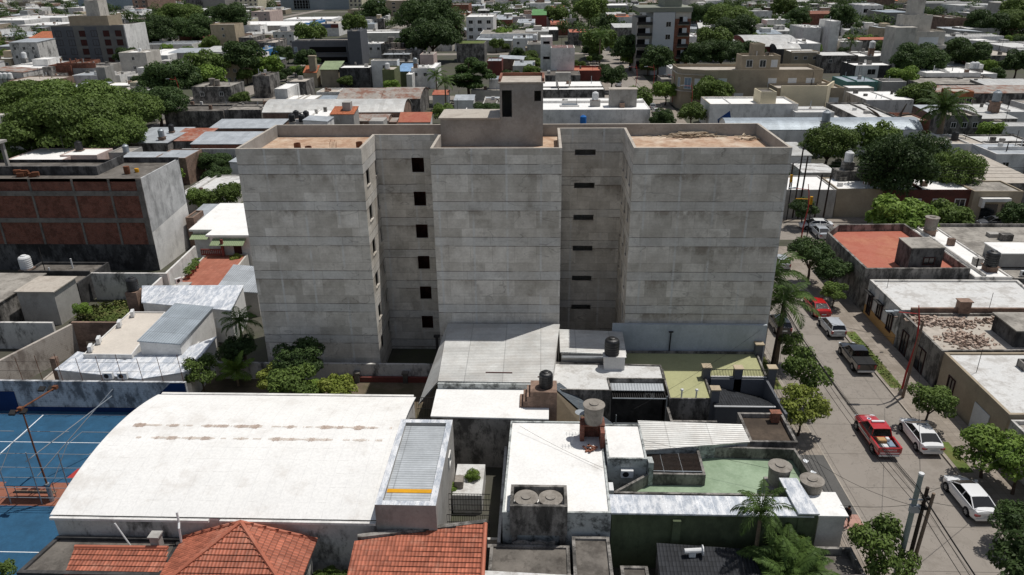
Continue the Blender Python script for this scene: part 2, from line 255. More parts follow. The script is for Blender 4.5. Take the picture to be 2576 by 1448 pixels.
# ---------------- generic building blocks ----------------
FOOT = []                                            # footprints already taken
def claim(q, pad=0):
    xs = [p[0] for p in q]; ys = [p[1] for p in q]; FOOT.append((min(xs)-pad, max(xs)+pad, min(ys)-pad, max(ys)+pad))
def Q(pts, z): return [tuple(at(p[0], p[1], p[2] if len(p) > 2 else z)[:2]) for p in pts]
def R4(x0, x1, y0, y1): return [(x0, y1), (x1, y1), (x1, y0), (x0, y0)]          # back-left, back-right, front-right, front-left
def ccw(q):
    n = len(q); a = sum(q[i][0]*q[(i+1) % n][1]-q[(i+1) % n][0]*q[i][1] for i in range(n)); return list(q) if a > 0 else list(q)[::-1]
def inset(q, t):
    q = ccw(q); n = len(q); L = []
    for i in range(n):
        a = np.array(q[i]); b = np.array(q[(i+1) % n]); d = (b-a)/np.linalg.norm(b-a); L.append((a+np.array([-d[1], d[0]])*t, d))
    o = []
    for i in range(n):
        (p, d), (r, e) = L[i-1], L[i]; den = d[0]*e[1]-d[1]*e[0]
        o.append(tuple(r) if abs(den) < 1e-6 else tuple(p+d*(((r-p)[0]*e[1]-(r-p)[1]*e[0])/den)))
    return o
def jit(): return rng.uniform(-.02, .02)
def house(label, q, z, wall, roof, ph=.5, name='house', cat='house', group=None, th=.2, zb=0, rot=0, zs=None, over=.12, capm=None, rth=.1, parent=None):
    """a body with a roof: ph > 0 gives a flat deck inside a parapet; zs gives each roof corner its own height"""
    q = [tuple(p) for p in q]; z += jit(); c = np.mean(q, 0); org = (c[0], c[1], 0)
    root = parent or empty(name, label, cat, org, group)
    if parent: org = tuple(parent.location)
    claim(q); w = MB(); r = MB()
    if zs:
        zt = [zs[i]+z for i in range(len(q))]; w.prism(q, zb, zt, top=False)
        o = inset(q, -over); qc = ccw(q); m = {tuple(p): zt[i] for i, p in enumerate(q)}; zz = [m[tuple(p)] for p in qc]
        n = len(o); r.face([(*o[i], zz[i]+rth) for i in range(n)], 0, rot)
        r.face([(*o[i], zz[i]-.01) for i in range(n)][::-1], 0)
        for i in range(n): j = (i+1) % n; r.face([(*o[i], zz[i]-.01), (*o[j], zz[j]-.01), (*o[j], zz[j]+rth), (*o[i], zz[i]+rth)])
    elif ph > 0:
        o = ccw(q); i_ = inset(q, th); n = len(o); w.prism(o, zb, z, top=False)
        for k in range(n):
            l = (k+1) % n; w.face([(*o[k], z), (*o[l], z), (*i_[l], z), (*i_[k], z)], 1 if capm else 0)
            w.face([(*i_[k], z), (*i_[l], z), (*i_[l], z-ph), (*i_[k], z-ph)])
        r.face([(*p, z-ph) for p in i_], 0, rot)
    else:
        w.prism(q, zb, z, top=False); r.prism(inset(q, -over), z-.01, z+rth, bottom=True, rot=rot)
    w.build('wall', [wall]+([capm] if capm else []), root, org); r.build('roof', roof, root, org)
    root['_z'] = z-(ph if not zs else 0)
    xs = [p[0] for p in q]; ys = [p[1] for p in q]; A = (max(xs)-min(xs))*(max(ys)-min(ys))
    if not zs and not parent and min(ys) > 76 and A > 45 and len(q) == 4 and roof != 'grass': clutter(root, min(xs), max(xs), min(ys), max(ys), z-ph+(.0 if ph else rth), wall, org)
    return root
def clutter(root, x0, x1, y0, y1, z, wall, org):
    """what flat roofs carry: dividing upstands, vents, hatches"""
    g = rng; W_, D_ = x1-x0, y1-y0
    def put(nm, m_, fn): m = MB(); fn(m); m.build(nm, m_, root, org)
    for k in range(g.choice((0, 1, 1, 2))):
        if g.random() < .5: a = x0+W_*g.uniform(.2, .8); put('dividing_wall', wall, lambda m: m.box(a, a+.18, y0+.3, y1-.3, z-.05, z+g.uniform(.25, .6), bottom=False))
        else: a = y0+D_*g.uniform(.2, .8); put('dividing_wall', wall, lambda m: m.box(x0+.3, x1-.3, a, a+.18, z-.05, z+g.uniform(.25, .6), bottom=False))
    for k in range(g.choice((0, 1, 2, 3))):
        a, b, s = x0+W_*g.uniform(.12, .88), y0+D_*g.uniform(.15, .85), g.uniform(.25, .7); h = g.uniform(.4, 1.3); put('roof_hatch', g.choice(('grey_wall', 'white_wall', 'mould_wall', 'old_brick_wall')), lambda m: m.box(a-s, a+s, b-s*.7, b+s*.7, z-.05, z+h, bottom=False))
    for k in range(g.choice((0, 1, 2))):
        a, b = x0+W_*g.uniform(.1, .9), y0+D_*g.uniform(.1, .9); put('vent_pipe', g.choice(('galv', 'white_plastic', 'dark_iron')), lambda m: m.tube([(a, b, z-.05), (a, b, z+g.uniform(.8, 2.2))], .09, 6))
    if g.random() < .3: a = x0+W_*g.uniform(.1, .9); put('antenna_mast', 'dark_iron', lambda m: (m.tube([(a, y0+D_*.5, z-.05), (a, y0+D_*.5, z+3.4)], .05, 5)))
def hb(label, x0, x1, y, z, dep, wall, roof, ph=.5, win=None, **k):
    """house placed from its front top edge in the survey: x0..x1 at y, height z, running dep metres back"""
    A = at(x0, y, z); B = at(x1, y, z); Y = (A[1]+B[1])/2; A = A*Y/A[1] if False else A
    r = house(label, [(A[0], Y+dep), (B[0], Y+dep), (B[0], Y), (A[0], Y)], z, wall, roof, ph, **k)
    if win: windows(r, (A[0], Y), (B[0], Y), z, *win)
    return r
def windows(root, A, B, z, nx, nz, w=1.2, h=1.2, frame='window_frame', glass='window_glass', storey=3., top=1.4, xs=None):
    L = math.dist(A, B)
    for j in range(nz):
        for i in range(nx):
            s = xs[i]*L if xs else (i+.5)*L/nx
            window(root, A, B, s, w, z-top-j*storey-h/2, h, frame, glass)
def window(root, A, B, s, w, zc, h, frame='window_frame', glass='window_glass', name='window', pane=False):
    d = np.array([B[0]-A[0], B[1]-A[1], 0.]); d /= np.linalg.norm(d); n = np.array([d[1], -d[0], 0]); c = np.array([A[0], A[1], 0])+d*s+np.array([0, 0, zc]); m = MB()
    for sx in (-1, 1): m.obox(c+d*sx*(w/2-.04)+n*.03, d*.05, n*.05, (0, 0, h/2), 0)
    for sz in (-1, 1): m.obox(c+np.array([0, 0, sz*(h/2-.04)])+n*.032, d*(w/2+.02), n*.052, (0, 0, .05), 0)
    if w > .9: m.obox(c+n*.03, d*.025, n*.03, (0, 0, h/2), 0)
    g = n*.015; m.face([c+g-d*w/2-np.array([0, 0, h/2]), c+g+d*w/2-np.array([0, 0, h/2]), c+g+d*w/2+np.array([0, 0, h/2]), c+g-d*w/2+np.array([0, 0, h/2])], 1)
    return m.build(name, [frame, glass], root, tuple(root.location))
def part(root, name, mats, fn):
    m = MB(); fn(m); return m.build(name, mats, root, tuple(root.location))
def thing(name, label, cat, loc, mats, fn, group=None, pname=None):
    m = MB(); fn(m); o = m.build(name, mats, None, loc); o.location = loc; return tag(o, label, cat, group)
def barrel(label, q, z, rise, wall, roof, name='shed', cat='shed', group=None, n=14, ov=.15, zb=0):
    """roof arched from front edge to back edge, straight along the other way; q = BL,BR,FR,FL"""
    c = np.mean(q, 0); org = (c[0], c[1], 0); root = empty(name, label, cat, org, group); claim(q); w = MB(); r = MB()
    BL, BR, FR, FL = [np.array(p, float) for p in q]; d = (FR-FL)/np.linalg.norm(FR-FL)
    def pt(s, e, k=0): 
        a, b = (FL, BL) if e == 0 else (FR, BR); p = a+(b-a)*s+d*(-ov if e == 0 else ov)*(k > 0); return np.array([p[0], p[1], z+rise*(1-(2*s-1)**2)+(.08 if k == 2 else 0)])
    w.prism(q, zb, z, top=False)
    for e in (0, 1):
        f = [pt(i/n, e) for i in range(n+1)]; w.face(f if e == 0 else f[::-1])
    L = np.linalg.norm(FR-FL); t = 0
    for i in range(n):
        a, b, c_, d_ = pt(i/n, 0, 2), pt(i/n, 1, 2), pt((i+1)/n, 1, 2), pt((i+1)/n, 0, 2); t2 = t+np.linalg.norm(d_-a)
        r.face([a, b, c_, d_], 0, uv=[(0, t), (L, t), (L, t2), (0, t2)], smooth=True); t = t2
    lo = [pt(i/n, 0, 1) for i in range(n+1)]; hi = [pt(i/n, 0, 2) for i in range(n+1)]
    for i in range(n): r.face([lo[i+1], lo[i], hi[i], hi[i+1]])
    lo = [pt(i/n, 1, 1) for i in range(n+1)]; hi = [pt(i/n, 1, 2) for i in range(n+1)]
    for i in range(n): r.face([lo[i], lo[i+1], hi[i+1], hi[i]])
    a, b = pt(0, 0, 1), pt(0, 1, 1); r.face([a-[0, .1, .06], b-[0, .1, .06], b+[0, -.1, .09], a+[0, -.1, .09]])
    w.build('wall', wall, root, org); r.build('roof', roof, root, org); return root
PROTO = {}
def tank(kind, label, x, y, z, s=1., group=None):
    """a water tank standing on a roof"""
    col = dict(black='black_plastic', white='white_plastic', grey='fibre_cement', blue='blue_plastic', steel='galv')[kind]
    if kind not in PROTO:
        m = MB(); l = MB()
        if kind == 'grey': m.lathe((0, 0, 0), [(.58, 0), (.66, 1.25), (.68, 1.27)], 20); l.lathe((0, 0, 1.27), [(.72, 0), (.72, .05), (.3, .1), (.3, .17), (.02, .18)], 20)
        elif kind == 'steel': m.lathe((0, 0, 0), [(.45, 0), (.5, .1), (.5, 1.1), (.3, 1.3)], 18); l.lathe((0, 0, 1.3), [(.2, 0), (.2, .1), (.02, .11)], 12)
        else:
            pr = [(.54, 0), (.56, .08)]
            for i in range(5): pr += [(.58, .12+i*.2), (.56, .2+i*.2), (.56, .26+i*.2)]
            m.lathe((0, 0, 0), pr+[(.56, 1.15), (.48, 1.27), (.28, 1.34)], 20); l.lathe((0, 0, 1.34), [(.27, 0), (.27, .07), (.2, .1), (.02, .11)], 14)
        r = bpy.data.objects.new('water_tank', None); COL.objects.link(r); m.build('tank_body', col, r); l.build('tank_lid', col, r); PROTO[kind] = r
    else: r = copy_tree(PROTO[kind])
    r.location = (x, y, z); r.scale = (s, s, s); r.rotation_euler = (0, 0, rng.uniform(0, 6)); return tag(r, label, 'water tank', group or 'water tanks on the roofs')
def tank_px(kind, label, x, y, z, s=1., group=None): p = at(x, y, z); return tank(kind, label, p[0], p[1], z, s, group)
def ac(label, x, y, z, rz=0.):
    """outdoor air conditioner unit with its fan grille, facing -y when rz = 0"""
    if 'ac' not in PROTO:
        r = bpy.data.objects.new('air_conditioner', None); COL.objects.link(r)
        m = MB(); m.box(-.42, .42, -.15, .15, .05, .62); m.build('casing', 'white_plastic', r); f = MB()
        rings = [[(-.1+k*math.cos(t), -.155, .33+k*math.sin(t)) for t in np.linspace(0, 2*math.pi, 16, endpoint=False)] for k in (.22, .001)]
        for i in range(16): j = (i+1) % 16; f.face([rings[0][i], rings[0][j], rings[1][j], rings[1][i]])
        f.build('fan_grille', 'dark_iron', r); b = MB(); b.box(-.35, -.28, -.16, .16, 0, .05); b.box(.28, .35, -.16, .16, 0, .05); b.build('bracket', 'galv', r); PROTO['ac'] = r
    else: r = copy_tree(PROTO['ac'])
    r.location = (x, y, z); r.rotation_euler = (0, 0, rz); return tag(r, label, 'air conditioner', 'air conditioners on roofs and walls')
def wall_run(label, pts, h, mat_, t=.2, name='garden_wall', cat='wall', zb=0, cap=None):
    """free-standing wall along a line of ground points"""
    c = np.mean([p[:2] for p in pts], 0); m = MB()
    for a, b in zip(pts, pts[1:]):
        a, b = np.array(a[:2]), np.array(b[:2]); d = (b-a)/np.linalg.norm(b-a); n = np.array([-d[1], d[0]])*t/2; m.prism([a+n, b+n, b-n, a-n][::-1], zb, h+jit())
    o = m.build(name, mat_, None, (c[0], c[1], 0)); o.location = (c[0], c[1], 0); return tag(o, label, cat)
# ---------------- plants ----------------
def leaf_mesh(name, lobes, n, size, mat_, seed, inner=.6, flat=.8):
    g = np.random.default_rng(seed); lb = np.array(lobes, float); wgt = (lb[:, 3]*lb[:, 4]+lb[:, 3]*lb[:, 5]); k = g.choice(len(lb), n, p=wgt/wgt.sum())
    d = g.normal(size=(n*3, 3)); d /= np.linalg.norm(d, axis=1)[:, None]; d = d[d[:, 2] > -.6][:n]; n = len(d); k = k[:n]
    sub = np.sin(d[:, 0]*7+lb[k, 0]*9)*np.sin(d[:, 1]*7+lb[k, 1]*5)*np.cos(d[:, 2]*6)
    rr = (inner+(1-inner)*g.random(n)**.6)*(1+.13*sub)
    c = lb[k, :3]+d*lb[k, 3:6]*rr[:, None]
    nr = d*.9+g.normal(size=(n, 3))*.55+np.array([0, 0, .5]); nr /= np.linalg.norm(nr, axis=1)[:, None]
    a = np.cross(nr, g.normal(size=(n, 3))); a /= np.linalg.norm(a, axis=1)[:, None]; b = np.cross(nr, a); s = size*(.6+.8*g.random(n))[:, None]
    v = np.stack([c-a*s, c-b*s*.5+nr*s*.12, c+a*s-nr*s*.2, c+b*s*.5+nr*s*.12], 1).reshape(-1, 3)
    me = bpy.data.meshes.new(name); me.vertices.add(n*4); me.vertices.foreach_set('co', v.ravel()); me.loops.add(n*4); me.loops.foreach_set('vertex_index', np.arange(n*4, dtype=np.int32))
    me.polygons.add(n); me.polygons.foreach_set('loop_start', np.arange(0, n*4, 4, dtype=np.int32)); me.update(); me.validate(); me.materials.append(MT[mat_]); return me
def lobes_round(seed, R, H, nl, zc):
    g = random.Random(seed); L = [(0, 0, zc, R*.55, R*.55, H*.6)]; nl = int(nl*1.7)
    for i in range(nl):
        t = i*2.4+g.uniform(-.4, .4); e = g.uniform(-.4, 1.); rr = R*g.uniform(.5, .8)*math.cos(e*.9); s = g.uniform(.18, .4)
        L.append((rr*math.cos(t), rr*math.sin(t), zc+H*g.uniform(.5, .75)*math.sin(e), R*s, R*s, H*s*.9))
    return L
TREES = {}
def tree_proto(key, mat_, R, H, zc, nl, n, size, seed, inner=.6, th=None, bark='bark', tr=.16):
    """unit: metres; crown half-width R, crown half-height H, crown centre zc"""
    L = lobes_round(seed, R, H, nl, zc); r = bpy.data.objects.new('tree', None); COL.objects.link(r)
    cr = bpy.data.objects.new('crown', leaf_mesh('crown_'+key, L, n, size, mat_, seed, inner)); COL.objects.link(cr); cr.parent = r
    m = MB(); m.tube([(0, 0, -.1), (.05*R, .03*R, zc*.3), (.02, .02, zc*.75)], [tr*1.35, tr, tr*.75], 8)
    for l in L[1:6]: m.tube([(.03*R, .02*R, zc*.5), (l[0]*.4, l[1]*.4, zc*.62+l[2]*.2), (l[0]*.9, l[1]*.9, l[2])], [tr*.55, tr*.4, tr*.15], 6)
    m.build('trunk', bark, r); TREES[key] = r; r['_used'] = 0; return r
def palm_proto(key, h, nf, fl, seed, droop=1.1, lw=.05, nl=18, tr=.17, mat_='leaf_palm', ll=.55):
    g = random.Random(seed); r = bpy.data.objects.new('palm', None); COL.objects.link(r); m = MB(); m.tube([(0, 0, -.1), (.06, .02, h*.5), (.02, 0, h)], [tr*1.25, tr, tr*.85], 9); m.tube([(.02, 0, h-.1), (.02, 0, h+.7)], [tr*.9, tr*.5], 8, 1); m.build('trunk', ['palm_bark', 'leaf_palm'], r); c = MB()
    for i in range(nf):
        t = i*2.4+g.uniform(-.3, .3); e = rad(80)-rad(95)*(i/nf)+g.uniform(-.1, .1); L = fl*g.uniform(.85, 1.1); pts = []; p = np.array([.02, 0, h+.5]); a = e
        for k in range(nl+1):
            pts.append(p.copy()); p = p+np.array([math.cos(t)*math.cos(a), math.sin(t)*math.cos(a), math.sin(a)])*L/nl; a -= droop*1.7/nl*(.4+1.2*k/nl)
        side = np.array([-math.sin(t), math.cos(t), 0]); c.tube(pts[::3]+[pts[-1]], [.03]*(len(pts[::3]))+[.008], 4, cap=False)
        for k in range(2, nl+1):
            w = ll*math.sin(math.pi*min(1, (k/nl)*.85+.12))+.08; f = pts[k]-pts[k-1]; f = f/np.linalg.norm(f)
            for s in (-1, 1):
                for q_ in (0, .5):
                    b = pts[k]*(1-q_)+pts[k-1]*q_; tip = b+side*s*w*g.uniform(.75, 1.05)+f*w*.45-np.array([0, 0, w*g.uniform(.3, .7)]); mid = b*.5+tip*.5+np.array([0, 0, w*.1])
                    c.face([b-f*lw, mid-f*lw*.9, tip, mid+f*lw*.9], uv=[(0, 0)]*4)
    c.build('fronds', mat_, r); TREES[key] = r; r['_used'] = 0; return r
def plant(key, label, x, y, z=0, s=1., sz=None, name='tree', cat='tree', group=None):
    pr = TREES[key]
    if pr['_used'] == 0: r = pr; r['_used'] = 1
    else: r = copy_tree(pr)
    r.name = name; r.location = (x, y, z); r.scale = (s, s, sz or s); r.rotation_euler = (0, 0, rng.uniform(0, 6.28)); return tag(r, label, cat, group)
def plant_px(key, label, x, y, zc, R, cz, vz=1., **k):
    """crown centred at survey point (x, y), crown centre height zc*s; R = crown half-width wanted in survey px"""
    pr = PR[key]; s = 1.
    for _ in range(6):
        p = at(x, y, pr[1]*s*vz); w = (p-[0, 0, CAMH])@FW; s = 1.12*R*w/F_/pr[0]
        if s*pr[1] > cz: break
    p = at(x, y, min(pr[1]*s*vz, 30)); return plant(key, label, p[0], p[1], 0, s, s*vz, **k)
PR = {}
def tp(key, mat_, R, H, zc, nl, n, size, seed, inner=.6, **k): PR[key] = (R, zc); return tree_proto(key, mat_, R, H, zc, nl, n, size, seed, inner, **k)
# ---------------- ground, streets ----------------
def sheet(name, x0, x1, y0, y1, z, m, step=None):
    b = MB(); b.face([(x0, y0, z), (x1, y0, z), (x1, y1, z), (x0, y1, z)]); return tag(b.build(name, m), kind='structure')
sheet('ground', -1600, 1600, -60, 2600, 0, 'city_ground')
SX = [-213, -95, 27.3, 150, 270, 390]; SY = [105.2, 228, 351, 474, 597, 720, 843]       # street centre lines
def road(name, x0, x1, y0, y1):
    sheet(name, x0, x1, y0, y1, .008, 'road_concrete')
road('street', 22.6, 31.9, -20, 900)
for i, yc in enumerate(SY):
    for a, b in ((-420, 22.6), (31.9, 420)): road('cross_street', a, b, yc-3.9, yc+3.9)
ys = [-20]+[v for yc in SY for v in (yc-3.9, yc+3.9)]+[900]
for xc in (-213, -95, 150, 270, 390):
    for k in range(0, len(ys)-1, 2): road('side_street', xc-4, xc+4, ys[k], ys[k+1])
def pavement(x0, x1, y0, y1, m='walk_concrete', name='pavement'):
    b = MB(); b.box(x0, x1, y0, y1, -.05, .13, 0, bottom=False); tag(b.build(name, m), kind='structure')
    for xk in (x0, x1):
        if 22 < xk < 32.5: k = MB(); e = -.09 if xk == x1 else .09; k.box(min(xk, xk-e), max(xk, xk-e), y0, y1, -.05, .145, bottom=False); tag(k.build('kerb', 'kerb'), kind='structure')
for a, b in ((-20, 41.5), (55.5, 98.3)): pavement(18.9, 22.5, a, b)
pavement(18.9, 22.5, 41.5, 43, 'walk_pink'); pavement(18.9, 22.5, 43, 50, 'walk_dark'); pavement(18.9, 22.5, 50, 55.5)
b = MB()
for cx, cy in ((20.85, 49.2), (20.95, 47.75), (21.05, 46.4), (20.8, 45.1)): b.prism([(cx-.28, cy), (cx, cy-.28), (cx+.28, cy), (cx, cy+.28)], .12, .136)
tag(b.build('pavement_diamonds', 'line_white'), kind='structure')
pavement(32, 36, -20, 98.3)
for xa, xb in ((-95, 18.9), (36, 150)): pavement(xa, xb, 97.6, 101.3); pavement(xa, xb, 109.1, 111.3)
for i in range(1, 6): pavement(18.9, 22.5, SY[i-1]+6, SY[i]-6); pavement(32, 36, SY[i-1]+6, SY[i]-6)
b = MB()
for x0, x1, y0, y1 in ((32.2, 33.3, 60.5, 72), (32.2, 33.2, 48, 52), (20.9, 22.3, 60, 76)): b.box(x0, x1, y0, y1, .1, .142, bottom=False)
tag(b.build('verge', 'grass'), kind='structure')
m_ = np.random.default_rng(3)
def grass_patch(name, x0, x1, y0, y1, z, n, s=.12, mat_='grass'):
    me = leaf_mesh(name, [((x0+x1)/2, (y0+y1)/2, z, (x1-x0)/2, (y1-y0)/2, s*1.5)], n, s, mat_, n, 0.); o = bpy.data.objects.new(name, me); COL.objects.link(o); return tag(o, name.replace('_', ' ')+' growing along the kerb', 'grass', kind='stuff')
grass_patch('kerb_grass', 32.1, 33.5, 59, 72, .12, 900); grass_patch('verge_grass', 20.7, 22.4, 60, 76, .12, 500)
# ---------------- the unfinished concrete block ----------------
def wall_holes(m, A, B, z0, z1, holes):
    A = np.array([*A, 0.]); B = np.array([*B, 0.]); L = np.linalg.norm(B-A); d = (B-A)/L
    us = sorted({0, L, *[h[0] for h in holes], *[h[1] for h in holes]}); vs = sorted({z0, z1, *[h[2] for h in holes], *[h[3] for h in holes]})
    for i in range(len(us)-1):
        for j in range(len(vs)-1):
            uc, vc = (us[i]+us[i+1])/2, (vs[j]+vs[j+1])/2
            if any(h[0] < uc < h[1] and h[2] < vc < h[3] for h in holes): continue
            m.face([A+d*us[i]+[0, 0, vs[j]], A+d*us[i+1]+[0, 0, vs[j]], A+d*us[i+1]+[0, 0, vs[j+1]], A+d*us[i]+[0, 0, vs[j+1]]])
def reveal(root, A, B, h, dep=.1, name='window_opening', mat_='raw_concrete'):
    A = np.array([*A, 0.]); B = np.array([*B, 0.]); d = (B-A)/np.linalg.norm(B-A); n = np.array([-d[1], d[0], 0])*dep
    P = [A+d*h[0]+[0, 0, h[2]], A+d*h[1]+[0, 0, h[2]], A+d*h[1]+[0, 0, h[3]], A+d*h[0]+[0, 0, h[3]]]; m = MB()
    for i in range(4): j = (i+1) % 4; m.face([P[i], P[j], P[j]+n, P[i]+n])
    s = P[0]-n/dep*.05; m.obox(A+d*(h[0]+h[1])/2+[0, 0, h[2]-.03]-n/dep*.03, d*((h[1]-h[0])/2+.06), n/dep*.05, (0, 0, .03))
    m.build(name, mat_, root, tuple(root.location))
T = 22.05; K = 3.235
blk = empty('apartment_block', 'large unfinished bare concrete apartment block with two deep recesses', 'building', (-2.6, 67, 0))
foot = [(-26.06, 62), (-15.24, 62), (-15.24, 67.6), (-9.38, 67.6), (-9.38, 62), (1.74, 62), (1.74, 70.3), (7.72, 70.3), (7.72, 62), (20.76, 62), (20.76, 72.5), (-26.06, 72.5)]
claim([(-26.5, 61.5), (21.2, 73)]); m = MB(); HO = {}
HO[1] = [(u0, u1, 18.46-K*k+o, 19.84-K*k+o) for k in range(6) for u0, u1, o in ((1.05, 2.2, 0), (4.7, 5.42, 0))]
HO[2] = [(3.24, 4.38, 18.55-K*k, 19.92-K*k) for k in range(6)]
HO[6] = [(1.45, 3.42, 19.5-K*k, 20.04-K*k) for k in range(6)]
HO[7] = [(u, u+.75, 18.33-K*k, 19.88-K*k) for k in range(6) for u in (.9, 3.5, 6.1)]
for i in range(12):
    A, B = foot[i], foot[(i+1) % 12]; wall_holes(m, A, B, 0, T, HO.get(i, []))
    for h in HO.get(i, []): reveal(blk, A, B, h)
inn = inset(foot, .24); fc = ccw(foot)
m.build('wall', 'raw_concrete', blk, tuple(blk.location)); m = MB()
for k in range(12):
    l = (k+1) % 12; m.face([(*fc[k], T), (*fc[l], T), (*inn[l], T), (*inn[k], T)], 0); m.face([(*inn[k], T), (*inn[l], T), (*inn[l], 20.9), (*inn[k], 20.9)], 1)
m.build('parapet', ['pale_roof', 'plaster_new'], blk, tuple(blk.location))
part(blk, 'roof', 'ochre_roof', lambda m: [m.face([(x0, y0, 20.9), (x1, y0, 20.9), (x1, y1, 20.9), (x0, y1, 20.9)]) for x0, x1, y0, y1 in ((-26, -15.4, 62.1, 72.4), (-15.4, -9.2, 67.7, 72.4), (-9.2, 1.6, 62.1, 72.4), (1.6, 7.8, 70.4, 72.4), (7.8, 20.7, 62.1, 72.4))])
for k in range(6):
    z = 20.3-3.257*k; z = 17.2-3.257*k
    if z > 0: part(blk, 'floor_slab', 'plaster_new', lambda m: [m.box(a, b_, c, d, z-.2, z, bottom=True) for a, b_, c, d in ((-25.8, -15.5, 62.3, 72.2), (-15.5, -9.1, 67.9, 72.2), (-9.1, 1.5, 62.3, 72.2), (1.5, 8, 70.6, 72.2), (8, 20.5, 62.3, 72.2))])
for pb_ in ((-17.6, -17.45, 62.3, 72.2, 0, 20.8), (-15.2, -9.1, 70.4, 70.5, 0, 20.8), (9.2, 9.35, 62.3, 72.2, 0, 20.8)): part(blk, 'partition', 'dark_brick_wall', lambda m: m.box(*pb_))
# stair and tank house on the roof
st = MB(); wall_holes(st, (-9.2, 68), (.14, 68), 20.9, 23.37, []); wall_holes(st, (.14, 68), (.14, 72.2), 20.9, 26.5, []); wall_holes(st, (.14, 72.2), (-9.2, 72.2), 20.9, 23.37, []); wall_holes(st, (-9.2, 72.2), (-9.2, 68), 20.9, 23.37, [])
wall_holes(st, (-3.75, 68), (.14, 68), 23.37, 26.5, [(.2, 1.08, 23.55, 25.9), (3.1, 3.7, 24.95, 25.85)]); wall_holes(st, (.14, 72.2), (-3.75, 72.2), 23.37, 26.5, []); wall_holes(st, (-3.75, 72.2), (-3.75, 68), 23.37, 26.5, [])
stt = st.build('stair_tower', 'plaster_new', blk, tuple(blk.location))
def sub(parent, name, mats, fn, org): m = MB(); fn(m); return m.build(name, mats, parent, org)
bo = tuple(blk.location)
sub(stt, 'tower_roof', ['pale_roof', 'brick_wall'], lambda m: (m.prism(R4(-3.9, .3, 67.9, 72.3), 26.49, 26.62), [m.box(*b, 26.62, 26.9, 1) for b in ((-3.85, .25, 72, 72.2), (-3.85, -3.65, 68.2, 72), (.05, .25, 68.2, 72))]), bo)
sub(stt, 'lower_roof', 'pale_roof', lambda m: m.prism(R4(-9.35, -3.76, 67.85, 72.35), 23.36, 23.5), bo)
# leftovers on the block's roof
def planks(m, n, cx, cy, z, rx, ry, seed, L=1.5):
    g = random.Random(seed)
    for i in range(n):
        a = g.gauss(0, .5); x = cx+g.gauss(0, rx); y = cy+g.gauss(0, ry); h = z+.04+g.random()*.45*math.exp(-((x-cx)/rx)**2/2); l = g.uniform(.3, .5)*L
        m.obox((x, y, h), (l*math.cos(a), l*math.sin(a), g.uniform(-.08, .08)), (-.06*math.sin(a), .06*math.cos(a), 0), (0, 0, .03))
p = at(1735, 341, 21); thing('timber_pile', 'heap of grey formwork planks on the right roof of the concrete block', 'timber pile', (p[0], p[1], 20.9), 'timber', lambda m: planks(m, 90, p[0], p[1], 20.9, 1.3, .35, 5))
p2 = at(1875, 349, 21); thing('timber_scraps', 'small scatter of broken boards near the right parapet of the concrete block', 'timber pile', (p2[0], p2[1], 20.9), 'timber', lambda m: planks(m, 14, p2[0], p2[1], 20.9, .7, .3, 8, 1.))
for i, (x, y, lb) in enumerate(((748, 369, 'rusty paint drum behind the front parapet of the left roof'), (775, 370, 'low rusty tub beside the drum on the left roof'), (904, 366, 'red drum in the corner by the left recess'), (630, 369, 'red bucket at the far left roof corner'))):
    p = at(x, y, 21.2); h = (.6, .35, .6, .45)[i]; thing('drum', lb, 'drum', (p[0], p[1], 20.9), 'rust_iron', lambda m: m.lathe((p[0], p[1], 20.9), [(.3, 0), (.31, h*.5), (.3, h), (.26, h), (.26, h-.1)], 14))
for i, (x, y, z0) in enumerate(((665, 345, 'left'), (830, 371, 'middle'), (840, 371, 'right'))):
    p = at(x, y, 21); thing('rebar_starter', ('bunch of starter bars at the left parapet corner', 'tall pair of starter bars behind the front parapet', 'bent starter bars next to the tall pair')[i], 'rebar', (p[0], p[1], 20.9), 'rust_iron', lambda m: [m.tube([(p[0]+.12*k, p[1]+.05*(k % 2), 20.9), (p[0]+.13*k, p[1], 21.5+.15*(k % 2))], .018, 5) for k in range(3)])
# ---------------- plots in front of the block ----------------
wh = barrel('long white barrel roofed hall with two rows of rust stains', R4(-30.7, -10.05, 36.4, 50.8), 4.5, 1.05, 'worn_white_wall', 'barrel_white', 'hall', 'hall', n=20)
g = random.Random(2); m = MB()
def roofz(y): s = (y-36.4)/14.4; return 4.5+1.05*(1-(2*s-1)**2)+.095
for yc, xa, xb, pr in ((44.95, -29.6, -10.6, 1.), (43.35, -28.6, -11, .75)):
    ph = [g.uniform(0, 6) for _ in range(4)]
    for x in np.arange(xa, xb, .1):
        cl = .5*math.sin(x*2.3+ph[0])+.5*math.sin(x*5.1+ph[1])+.45*math.sin(x*.8+ph[2])+g.uniform(-.25, .25)
        if cl < -.6: continue
        a_ = min(1, max(.12, (cl+.45)/1.5))*pr; y0, y1 = yc-.06-.3*a_*g.uniform(.6, 1), yc+.05+.24*a_*g.uniform(.6, 1); yy = np.linspace(y0, y1, 4)
        for a, b_ in zip(yy, yy[1:]): m.face([(x-.02, a, roofz(a)), (x+.03+.03*a_, a, roofz(a)), (x+.06+.03*a_, b_, roofz(b_)), (x+.01, b_, roofz(b_))], 1 if a_ > .5 else 0)
mat('stain', 'c6b8ab', var=.15, sc=4); mat('stain_dark', 'ac988a', var=.2, sc=4); m.build('rust_streaks', ['stain', 'stain_dark'], wh, tuple(wh.location))['kind'] = 'stuff'
for gb_ in ((-30.6, -10.1, 50.85, 51.1, 4.45, 4.62), (-30.75, -20.6, 36.12, 36.3, 4.38, 4.55), (-19.9, -10.1, 36.12, 36.3, 4.38, 4.55)): part(wh, 'gutter', ['white_wall'], lambda m: m.box(*gb_))
